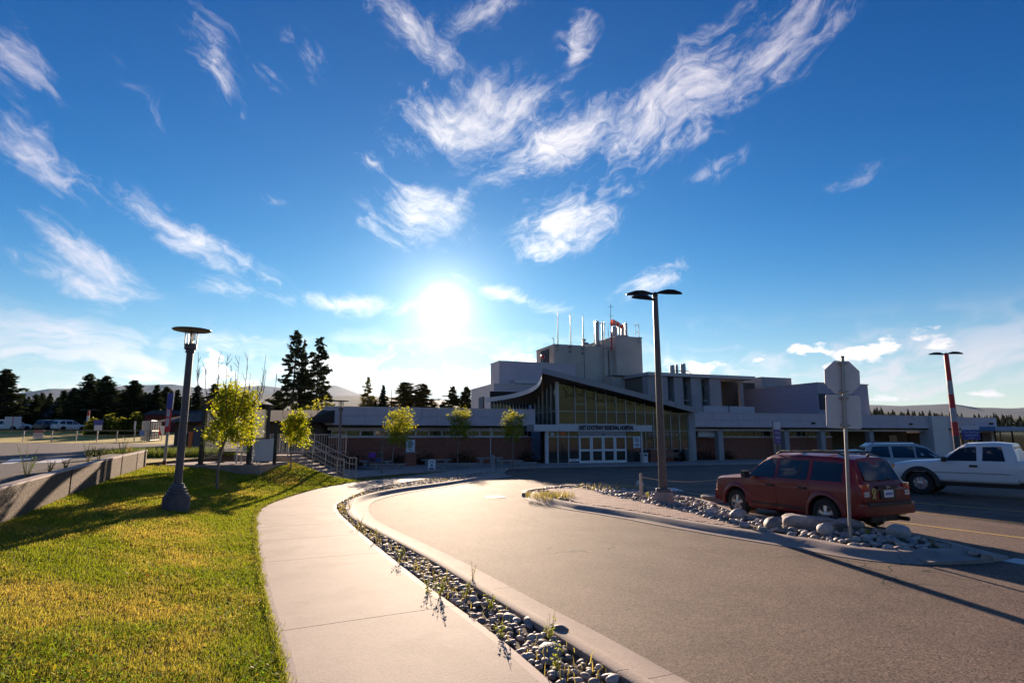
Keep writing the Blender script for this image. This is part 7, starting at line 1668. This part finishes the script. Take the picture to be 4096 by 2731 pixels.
tp = at(1568, 1542, 97); t = thing('dead_snag', 'bare dead tree trunk between conifers behind the brick wing', 'tree', (tp.x, 97, 2)); MB().tube([(0, 0, 0), (0, 0, tp.z - 2)], [.16, .03], 7).build('trunk', M_barkp, t); b = MB()
for k in range(14): z = (tp.z - 2) * (.4 + .04 * k); a = k * 2.4; b.tube([(0, 0, z), (math.cos(a) * .8, math.sin(a) * .8, z - .1)], [.03, .01], 4)
b.build('limbs', M_barkp, t)

# ---------------------------------------------------------------- bushes and weeds
def bush(label, loc, r, n, leaf, col, name='bush', cat='bush', group=None):
    t = thing(name, label, cat, loc, 0, group); d = rng.normal(0, 1, (n, 3)); d /= np.linalg.norm(d, axis=1)[:, None]; rr = rng.uniform(.55, 1.0, n)[:, None] * (1 + .25 * np.sin(d[:, :1] * 5 + d[:, 1:2] * 4)); C = d * rr * np.array(r); C[:, 2] = np.abs(C[:, 2]) * 1.0
    link('foliage', leaf_mesh('foliage', C, leaf, np.array(col) * rng.uniform(.5, 1.4, (n, 1)), M_leaf), t)
    b = MB()
    for k in range(7): a = k * .9; b.tube([(0, 0, 0), (math.cos(a) * r[0] * .5, math.sin(a) * r[1] * .5, r[2] * .7)], [.03 * r[2], .01 * r[2]], 5)
    b.build('stem', M_bark, t); return t
for (px, py, Y, r, lab) in [(418, 1716, 76, (2.3, 1.6, 2.4), 'round green bush by the distant blue sign'), (525, 1716, 74, (2.2, 1.6, 2.6), 'round green bush left of the chain link enclosure'), (478, 1720, 78, (1.0, 1.0, 1.4), 'small dark bush between the two round bushes')]: p = at(px, py, Y); bush(lab, (p.x, Y, float(upper_z(p.x, Y))), r, 2200, .42, (.16, .17, .02))
p = at(1290, 1600, 64); bush('yellow green leafy tree top between the tall pines and the wing', (p.x - 1.0, 64, 2.5), (3.0, 2.0, 3.4), 900, .3, (.24, .24, .03), 'leafy_tree', 'tree')
for k, (px, v, lab, r, col) in enumerate([(1400, -.2, 'dark shrubs before the brick wing beside the stairs', (1.6, .6, 1.1), (.05, .055, .02)), (1600, 0.1, 'dark shrub between sapling and brick pier', (1.3, .5, .9), (.06, .06, .02)), (1700, .2, 'dark shrub right of the brick pier', (1.2, .5, 1.0), (.06, .06, .02)), (1860, .2, 'dark shrub behind the maple at the long bench', (1.3, .5, 1.2), (.06, .07, .02)), (2110, .0, 'dark shrub left of the vestibule', (.9, .5, 1.1), (.07, .06, .02)), (2650, -.9, 'dark hedge in the brown planter', (1.4, .3, 1.15), (.045, .045, .015)), (2715, -.6, 'dark shrub behind the wooden bench', (1.0, .4, 1.2), (.045, .05, .015)), (2815, .6, 'red leaved shrub by the green sign', (1.2, .5, .95), (.10, .03, .03)), (2900, .9, 'low shrub before the brick wall, right of the green sign', (1.2, .5, .8), (.07, .05, .02))]):
    u = W(px, 1830, v)[0]; q = bworld(u, v, .05); bush(lab, q, r, 500, .11, col, 'shrub', 'shrub', 'shrubs along the hospital front')
p = at(560, 1775, 24); 
# patch of long grass by the street near the shelter
def tuft_points(n, cx, cy, rx, ry, fz): a = rng.uniform(0, 6.283, n); r_ = np.sqrt(rng.random(n)); x = cx + np.cos(a) * r_ * rx; y = cy + np.sin(a) * r_ * ry; return np.stack([x, y, fz(x, y)], 1)
P = tuft_points(7000, -16.6, 27.6, 3.4, 2.0, lambda x, y: upper_z(x, y) - .06); gcl = np.array([.12, .15, .025]) * rng.uniform(.5, 1.5, (len(P), 1)); o = grass('long_grass', P, .38, .02, gcl, .5, M_grass); tag(o, 'patch of long grass beside the street behind the bus stop post', 'grass', kind='stuff')
# grass on the strips by the far sidewalk
V = []
for _ in range(9000):
    k = random.randrange(len(mid)); pz = swl[k]; 
    if pz.y < 26: continue
    q = pz + Vector((-1, .6, 0)).normalized() * random.random() ** .7 * 1.6; V.append((q.x, q.y, .06 + gz(q.y)))
P = np.array(V); o = grass('verge_grass', P, .07, .02, np.array([.13, .15, .03]) * rng.uniform(.6, 1.5, (len(P), 1)), .6, M_grass); tag(o, 'narrow verge of grass between far sidewalk and forecourt path', 'grass', kind='stuff')
vp = [swl[k] for k in range(len(swl)) if swl[k].y > 25]; b = MB(); V = []
for pz in vp: q = pz + Vector((-1, .6, 0)).normalized() * 1.7; V += [(pz.x, pz.y, .055), (q.x, q.y, .055)]
b.add(V, [(2 * k, 2 * k + 1, 2 * k + 3, 2 * k + 2) for k in range(len(vp) - 1)]); settle(struct(b.build('verge', M_turf)))
# weeds
def weed(label, loc, h, n, col, kind='leafy', group='weeds in the rock strip', seed=0):
    rd = random.Random(seed); t = thing('weed', label, 'weed', loc, 0, group); b = MB(); C = []
    for k in range(n):
        a = rd.uniform(0, 6.28); L_ = h * rd.uniform(.5, 1.0); e = Vector((math.cos(a) * L_ * .3, math.sin(a) * L_ * .3, L_)); m_ = e * .5 + Vector((0, 0, .05 * h)); b.tube([(0, 0, 0), m_, e], [.003, .0025, .0015], 4)
        for j in range(9): u_ = rd.uniform(.15, 1); C.append((e * u_)[:])
    b.build('stems', mat('weed_stem', (.28, .24, .08), .7), t); C = np.array(C) + rng.normal(0, .012, (len(C), 3)); link('leaves', leaf_mesh('leaves', C, .024 if kind == 'leafy' else .016, np.array(col) * rng.uniform(.6, 1.4, (len(C), 1)), M_leaf), t)
rdm = random.Random(5); cnt = 0
wl = ['tallest dry weed', 'leafy weed', 'yellow weed', 'thin seedy weed']
for k, (px, py, h, n, kind, lab) in enumerate([(1760, 2395, .30, 9, 'leafy', 'pale silvery weed beside the nearest slab joint'), (1715, 2380, .22, 7, 'leafy', 'green weed at the sidewalk edge by the nearest slab joint'), (1860, 2400, .26, 7, 'leafy', 'yellow weed in the middle of the strip above the pale stones'), (1600, 2250, .28, 8, 'leafy', 'leafy yellow weed halfway along the rock strip'), (1890, 2330, .34, 5, 'seed', 'tall thin dry weed leaning over the kerb'), (1960, 2440, .22, 7, 'leafy', 'small yellow weed by the dark rock at the kerb'), (2000, 2560, .24, 6, 'leafy', 'pale weed among the big near stones'), (2200, 2560, .30, 7, 'leafy', 'yellow green weed behind the large buff stone'), (2230, 2690, .26, 8, 'leafy', 'yellow green weed at the bottom edge of the strip'), (1510, 2165, .3, 8, 'seed', 'dry yellow weed clump where the strip begins to bend'), (1440, 2110, .3, 9, 'seed', 'dry weed clump in the narrow bend of the strip'), (1400, 2040, .35, 9, 'seed', 'dry weed clump at the far bend of the strip')]):
    p = G(px, py, .08); weed(lab, p, h, n, (.32, .28, .05) if kind != 'leafy' else (.24, .27, .04), kind, seed=k)
P = []
for k in range(len(pairs) - 1):
    p0, q0 = pairs[k]
    if p0.y < 3: continue
    for _ in range(14 if math.sin(p0.y * 1.7) > -.2 else 4): r_ = strip_point(k, random.uniform(.05, .95), random.random()); P.append((r_.x, r_.y, .08 + gz(r_.y)))
P = np.array(P); o = grass('strip_weeds', P, .13, .008 * 1.2, np.array([.33, .27, .06]) * rng.uniform(.6, 1.4, (len(P), 1)), .5, M_grass, strip); o['kind'] = 'stuff'
for (px, py, h, n, kind, lab) in [(3470, 2150, .22, 14, 'leafy', 'bright yellow green weed right of the sign post'), (3525, 2135, .42, 5, 'seed', 'tall flowering weed stalk right of the sign post'), (3728, 2180, .18, 8, 'seed', 'small dry weed near the median tip'), (2590, 1990, .2, 8, 'leafy', 'orange tinged weed beside the chain post'), (3060, 2110, .12, 4, 'leafy', 'small weed beside the dark angular boulder')]:
    p = G(px, py, .1); weed(lab, p, h, n, (.36, .36, .03) if kind == 'leafy' else (.4, .33, .2), kind, 'weeds in the rock bed', seed=px)
P = np.concatenate([tuft_points(500, *G(2200, 1990, .1).xy, .8, .9, lambda x, y: x * 0 + .1), tuft_points(260, *G(2450, 1955, .1).xy, 1.4, .9, lambda x, y: x * 0 + .1)]); o = grass('median_grass', P, .22, .012, np.array([.36, .30, .07]) * rng.uniform(.6, 1.4, (len(P), 1)), .4, M_grass, isl); o['kind'] = 'stuff'
# weeds behind the retaining wall
for k, (px, py, h, lab) in enumerate([(150, 1870, .75, 'tall green weed behind the near end of the wall'), (30, 1880, .5, 'bushy weed at the left picture edge behind the wall'), (230, 1890, .35, 'orange dry weed behind the second wall panel'), (290, 1875, .3, 'low dry weed left of the crosswalk bars end'), (390, 1835, .65, 'feathery grey weed behind the middle wall panel'), (440, 1825, .5, 'dark weed clump behind the third wall panel'), (550, 1810, .8, 'tall feathery weed near the far end of the wall'), (590, 1800, .4, 'yellow dry weed at the far end of the wall')]):
    y = np.interp(px, [0, 250, 400, 500, 614], [9.6, 13.6, 16.2, 18.2, 21.0]); x = float(np.interp(y, [w[1] for w in wp], [w[0] for w in wp])) - .45; z = float(np.interp(y, [w[1] for w in wp], [w[3] for w in wp])) - .1
    weed(lab, (x, y, z), h, 16, [(.14, .20, .04), (.2, .2, .05), (.42, .22, .05), (.4, .28, .08), (.22, .2, .1), (.1, .1, .04), (.25, .22, .1), (.38, .28, .07)][k], 'leafy', 'weeds behind the retaining wall', 50 + k)

# ================================================================== FAR LEFT: fence, signs, houses
M_chain = mat('chain_fence', (.38, .37, .36), .5, .5)
YF = 57.0
def upz(px, Y): return float(upper_z(at(px, 1750, Y).x, Y))
fx0, fx1 = at(-120, 1750, YF).x, at(605, 1750, YF).x
t = thing('pipe_fence', 'low grey pipe fence with posts along the far side of the street', 'fence', (0, YF, 0)); zf = float(upper_z(-40, YF)) - .05
for px in (-110, 94, 207, 305, 388, 467, 538, 598): x = at(px, 1750, YF).x; MB().cyl((x, 0, zf), (x, 0, zf + 1.1), .045, n=8).build('post', M_chain, t)
for z in (1.08, .62): MB().cyl((fx0, 0, zf + z), (fx1, 0, zf + z), .028, n=6).build('rail', M_chain, t)
def simple_sign(label, px, yt, yb, w, h, Y, m, zg=None, post=True, txt=None, name='sign', tcol=None):
    p = at(px, yt, Y); z0 = upz(px, Y) - .05 if zg is None else zg; t = thing(name, label, 'sign', (p.x, Y, z0)); H = p.z - z0
    if post: MB().cyl((0, .03, 0), (0, .03, H), .04, n=8).build('post', M_chain, t)
    q = MB().box(-w / 2, w / 2, -.03, -.01, H - h, H).build('plate', m, t)
    return t, H
t, H = simple_sign('pale double sign on a post beyond the field', 55, 1666, 1690, 2.6, 1.4, 88, M_dimw, name='double_sign'); MB().box(-.05, .05, -.05, -.03, H - 1.4, H).build('divider', M_red, t)
t, H = simple_sign('red and white caution sign hung on the pipe fence', 157, 1718, 1752, .98, .85, YF - .12, M_dimw, post=False, name='caution_sign')
MB().box(-.49, .49, -.045, -.03, H - .3, H).build('red_header', mat('sign_brown_red', (.30, .06, .03), .6), t); text('caution_letters', 'CAUTION', .2, M_letter, t, (0, -.05, H - .15), ext=.002); text('warning_letters', 'LOW FLYING\nAIRCRAFT', .16, mat('sign_brown', (.25, .09, .05), .6), t, (0, -.035, H - .52), ext=.002)
t, H = simple_sign('blue and white sign on a thin post beyond the pipe fence', 397, 1679, 1705, .85, 1.1, 62, M_dimw, name='blue_sign'); MB().box(-.5, .5, -.05, -.03, H - .55, H).build('blue_header', M_blues, t)
t, H = simple_sign('small blue accessible parking sign on the pipe fence', 570, 1722, 1740, .5, .48, YF - .1, mat('pale_blue_sign', (.2, .28, .55), .5), post=False, name='blue_fence_sign')
t, H = simple_sign('thin signpost with a small narrow plate beyond the fence', 543, 1684, 1730, .2, .9, 62, M_dimw, name='narrow_sign'); t, H = simple_sign('thin signpost by the chain link enclosure', 613, 1677, 1700, .4, .7, 63, M_signb, name='grey_sign')
# chain link enclosure
t = thing('chain_link_enclosure', 'chain link enclosure of posts and rails left of the bus stop post', 'fence', (0, 0, 0)); pts = [at(566, 1740, 60), at(600, 1740, 56), at(638, 1740, 60)]
for a, c in zip(pts, pts[1:]):
    for k in range(5):
        q = a.lerp(c, k / 4); z0 = float(upper_z(q.x, q.y)) - .05; MB().cyl((q.x, q.y, z0), (q.x, q.y, z0 + 2.0), .05, n=6).build('post', M_chain, t)
    for z in (.1, 1.0, 1.98): MB().cyl((a.x, a.y, float(upper_z(a.x, a.y)) + z), (c.x, c.y, float(upper_z(c.x, c.y)) + z), .03, n=6).build('rail', M_chain, t)
    b = MB()
    for k in range(40):
        q = a.lerp(c, k / 40); r_ = a.lerp(c, min(1, k / 40 + .12)); b.tube([(q.x, q.y, float(upper_z(q.x, q.y))), (r_.x, r_.y, float(upper_z(q.x, q.y)) + 1.95)], .008, 3); b.tube([(r_.x, r_.y, float(upper_z(q.x, q.y))), (q.x, q.y, float(upper_z(q.x, q.y)) + 1.95)], .008, 3)
    b.build('mesh_wire', M_chain, t)
t, H = simple_sign('red and white marker panel beside the chain link enclosure', 650, 1703, 1725, .55, .9, 58, M_white, name='marker_panel'); MB().extr([(-.27, H - .9), (.0, H - .9), (-.27, H)], 'y', -.05, -.03).build('red_corner', M_red, t)
p = at(768, 1775, 33); t = thing('orange_barrier', 'orange and grey barrier post beside the street behind the lamp post', 'barrier', (p.x, 33, upz(768, 33))); h = at(768, 1725, 33).z - upz(768, 33); MB().box(-.22, 0, -.03, .03, 0, h).build('orange_face', mat('orange_plastic', (.8, .16, .03), .6), t); MB().box(0, .5, .02, .1, 0, h + .3).build('grey_back', M_lamp, t)
# street railing behind
t = thing('guard_rail', 'low pale guard rail at the street corner behind the lamp post', 'railing', (0, 0, 0)); a, c = at(735, 1712, 40), at(800, 1712, 40); z0 = upz(760, 40); MB().cyl((a.x, 40, z0 + .95), (c.x, 40, z0 + .95), .05, n=8).build('rail', M_galv, t)
for k in range(3): q = a.lerp(c, k / 2); MB().cyl((q.x, 40, z0), (q.x, 40, z0 + .95), .05, n=8).build('post', M_galv, t)
# houses
def house(label, x, y, w, d, h, roof_h, rz, wall, roof, windows, ov=.5, name='house', zb=None):
    t = thing(name, label, 'house', (x, y, (float(upper_z(x, y)) if zb is None else zb) - .1), rz); MB().box(-w / 2, w / 2, -d / 2, d / 2, 0, h).build('wall', wall, t)
    MB().extr([(-d / 2 - ov, h), (d / 2 + ov, h), (0, h + roof_h)], 'x', -w / 2 - ov, w / 2 + ov).build('roof', roof, t)
    for (u0, u1, z0, z1, dr) in windows:
        o = MB().box(u0, u1, -d / 2 - .05, -d / 2 + .02, z0, z1).build('door' if dr else 'window', M_white if dr else M_win, t)
        if not dr: MB().box((u0 + u1) / 2 - .03, (u0 + u1) / 2 + .03, -d / 2 - .07, -d / 2 - .05, z0, z1).build('glazing_bar', M_white, o)
    return t
M_hw = mat('house_blue_grey', (.14, .17, .26), .8, var=.1); M_hb = mat('house_brown', (.13, .09, .06), .85, var=.2, scale=3); M_rd = mat('shingle_roof', (.035, .025, .022), .9, var=.3, scale=3, bump=.4, bscale=8)
p = at(430, 1715, 100); house('long low house with a dark roof behind the round bushes', p.x, 106, 13, 7, 2.3, 1.1, .1, M_hw, M_rd, [(-6, -3.5, .6, 1.9, 0), (-1, 0, .1, 2.1, 1), (2, 4, .8, 1.9, 0), (5.5, 7, .8, 1.9, 0)], zb=2.5)
p = at(245, 1700, 118); house('dark house half hidden behind the parked cars', p.x, 118, 11, 8, 3.0, 2.6, -.2, M_hb, M_rd, [(-3, -1.5, .9, 2.1, 0), (1, 3, .9, 2.1, 0)], zb=2.7)
p = at(95, 1700, 122); house('brown roofed house behind the double sign', p.x, 122, 10, 8, 3.6, 2.4, .5, M_hb, mat('tan_roof', (.22, .14, .09), .9, var=.2, scale=3), [(-2, 0, 1, 2.2, 0)], zb=2.8)
p = at(1085, 1760, 42); house('dark roofed building with orange doors behind the stairs', p.x - 1.5, 45, 9, 9, 1.9, 1.0, BA - .5, M_hb, M_rd, [(-2.6, -1.6, .1, 2.1, 1), (.8, 1.7, .1, 2.1, 1)], ov=1.0, zb=1.2)
t = [o for o in bpy.data.objects if o.name.startswith('house') and o.parent is None][-1]
for o in t.children:
    if o.name.startswith('door'): o.data.materials.clear(); o.data.materials.append(mat('orange_door', (.45, .12, .03), .6))
MB().cyl((-2, 1.5, 2.3), (-2, 1.5, 3.2), .1).build('chimney_pipe', M_galv, t)
p = at(705, 1715, 90); t = thing('red_barn', 'dark red shed behind the bus stop post', 'shed', (p.x, 90, 2.3)); MB().box(-3.8, 3.8, -2, 2, 0, 2.8).build('wall', mat('barn_red', (.14, .02, .018), .85, var=.2, scale=2), t); MB().extr([(-2.4, 2.8), (2.4, 2.8), (0, 3.6)], 'x', -4.1, 4.1).build('roof', M_rd, t)

# ================================================================== HILLS
def ridge(name, pts_px, Y, depth, m, seed, rough, extra=None, n=260):
    """ridge line through skyline image points at distance Y; slopes down towards us"""
    xs_ = []; zs_ = []
    for (px, py) in pts_px: p = at(px, py, Y); xs_.append(p.x); zs_.append(p.z)
    X = np.linspace(xs_[0], xs_[-1], n); Zr = np.interp(X, xs_, zs_)
    rows = 9; V = []
    for r_ in range(rows):
        f = r_ / (rows - 1)
        for k in range(n):
            g_ = mnoise.fractal(Vector((X[k] / Y * 9 + seed, f * 2.2, seed)), 1, 2, 4) * rough * (1 if r_ else .35)
            V.append((X[k] * (1 - f * depth * .6), Y * (1 - f * depth), max(-20, (Zr[k] + g_) * (1 - f) ** 1.15 - (20 * f))))
    i = (np.arange(rows - 1)[:, None] * n + np.arange(n - 1)[None]).ravel(); F = np.stack([i, i + n, i + n + 1, i + 1], 1)
    return struct(link(name, npmesh(name, np.array(V), F, m, smooth=True)))
M_mtn = mat('hazed_mountain_forest', (.020, .045, .075), .95, var=.35, scale=.004, world=True)  # forest colour with the blue of distant haze mixed in
M_hill = mat('hill_forest', (.03, .045, .022), .95, var=.4, scale=.02, world=True)
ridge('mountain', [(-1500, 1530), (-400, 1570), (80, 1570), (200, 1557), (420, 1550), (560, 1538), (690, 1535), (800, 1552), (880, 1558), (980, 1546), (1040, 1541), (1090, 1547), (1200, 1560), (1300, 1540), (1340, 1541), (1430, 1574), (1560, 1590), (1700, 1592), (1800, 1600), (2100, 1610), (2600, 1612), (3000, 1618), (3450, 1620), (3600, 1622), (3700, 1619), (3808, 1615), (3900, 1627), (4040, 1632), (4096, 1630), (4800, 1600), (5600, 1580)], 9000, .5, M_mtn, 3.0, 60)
ridge('forested_hill', [(-3000, 1600), (-600, 1610), (300, 1600), (700, 1590), (950, 1578), (1150, 1580), (1300, 1585), (1470, 1582), (1600, 1600), (1800, 1620), (2200, 1640), (2800, 1645), (3300, 1636), (3480, 1638), (3640, 1650), (3760, 1656), (3900, 1664), (4096, 1668), (4600, 1640), (6500, 1600)], 3600, .5, M_hill, 8.0, 22)
# nearer wooded rise on the right with single trees along its top
ridge('wooded_rise', [(3200, 1646), (3480, 1648), (3640, 1660), (3800, 1668), (3960, 1672), (4096, 1674), (4700, 1655), (6000, 1640)], 700, .45, mat('rise_ground', (.05, .06, .02), .95, var=.4, scale=.05, world=True, c3=(.16, .14, .04), c3scale=.03), 5.0, 2.5, n=160)
VV = []; FF = []; CC = []; off = 0
tr, cr = CON[1]; cv = np.empty(len(cr.vertices) * 3, np.float32); cr.vertices.foreach_get('co', cv); cv = cv.reshape(-1, 3); nq = len(cv) // 4; sel = np.arange(0, nq, 9); idq = np.concatenate([sel, sel + nq, sel + 2 * nq, sel + 3 * nq]); base_v = cv[idq]; m_ = len(sel); kk = np.arange(m_); base_f = np.stack([kk, kk + m_, kk + 2 * m_, kk + 3 * m_], 1)
cenv = base_v.reshape(4, m_, 3).mean(0); base_v = (cenv[None] + (base_v.reshape(4, m_, 3) - cenv[None]) * 2.6).reshape(-1, 3)
for k in range(420):
    px = random.uniform(3400, 4500); d = random.random(); Y = 700 - 240 * d; y_r = np.interp(px, [3200, 3480, 3640, 3800, 3960, 4096, 4700], [1646, 1648, 1660, 1668, 1672, 1674, 1655]); q = at(px, y_r, 700); z0 = max(0, (q.z) * (1 - d * .7) - 8 * d) - 2; s = random.uniform(6, 10); VV.append(base_v * [s * .9, s * .9, s] + [q.x * Y / 700, Y, z0]); FF.append(base_f + off); off += len(base_v); CC.append(np.tile(np.array([.04, .05, .018]) * random.uniform(.6, 1.5), (len(base_v), 1)))
o = link('far_wood', npmesh('far_wood', np.concatenate(VV), np.concatenate(FF), M_need, np.concatenate(CC))); tag(o, 'distant wood on the rise beyond the right wing', 'wood', kind='stuff')
VV = []; FF = []; CC = []; off = 0
for k in range(260):
    px = random.uniform(-500, 1010); Y = random.uniform(124, 170); yt = random.uniform(1560, 1640) + (25 if px > 700 else 0); q = at(px, yt, Y); z0 = 2.0; H = q.z - z0
    VV.append(base_v * [H * .75, H * .75, H] + [q.x, Y, z0]); FF.append(base_f + off); off += len(base_v); CC.append(np.tile(np.array([.03, .042, .016]) * random.uniform(.6, 1.5), (len(base_v), 1)))
o = link('wood_behind', npmesh('wood_behind', np.concatenate(VV), np.concatenate(FF), M_need, np.concatenate(CC))); tag(o, 'dark mass of wood behind the single conifers at far left', 'wood', kind='stuff')
# the valley side behind the camera, reflected in the glass front
def back_ridge():
    n = 120; rows = 8; V = []
    for r_ in range(rows):
        f = r_ / (rows - 1)
        for k in range(n):
            a = math.pi * (1.02 + .96 * k / (n - 1)); rr = 260 + 1500 * f; z = (6 + 330 * f ** 1.2) * (.75 + .5 * mnoise.fractal(Vector((math.cos(a) * 3, math.sin(a) * 3, f * 2)), 1, 2, 3)); V.append((math.cos(a) * rr * 1.3, math.sin(a) * rr, z if r_ else -.3))
    i = (np.arange(rows - 1)[:, None] * n + np.arange(n - 1)[None]).ravel(); return struct(link('valley_side', npmesh('valley_side', np.array(V), np.stack([i, i + n, i + n + 1, i + 1], 1), mat('valley_grass', (.07, .10, .025), .95, var=.4, scale=.01, world=True, c3=(.03, .05, .02), c3scale=.006), smooth=True)))
back_ridge()
# ================================================================== HAZE
hz_m = bpy.data.materials.new('evening_haze'); hz_m.use_nodes = True; nt = hz_m.node_tree; nt.nodes.remove(nt.nodes['Principled BSDF'])
vol = nt.nodes.new('ShaderNodeVolumePrincipled'); vol.inputs['Color'].default_value = (.45, .66, 1.0, 1); vol.inputs['Density'].default_value = 8e-6; vol.inputs['Anisotropy'].default_value = 0.6
nt.links.new(vol.outputs[0], nt.nodes['Material Output'].inputs['Volume'])
o = MB().box(-16500, 16500, -2800, 10200, -25, 960).build('haze', hz_m); tag(o, 'thin evening haze over the whole valley', 'haze', kind='stuff')
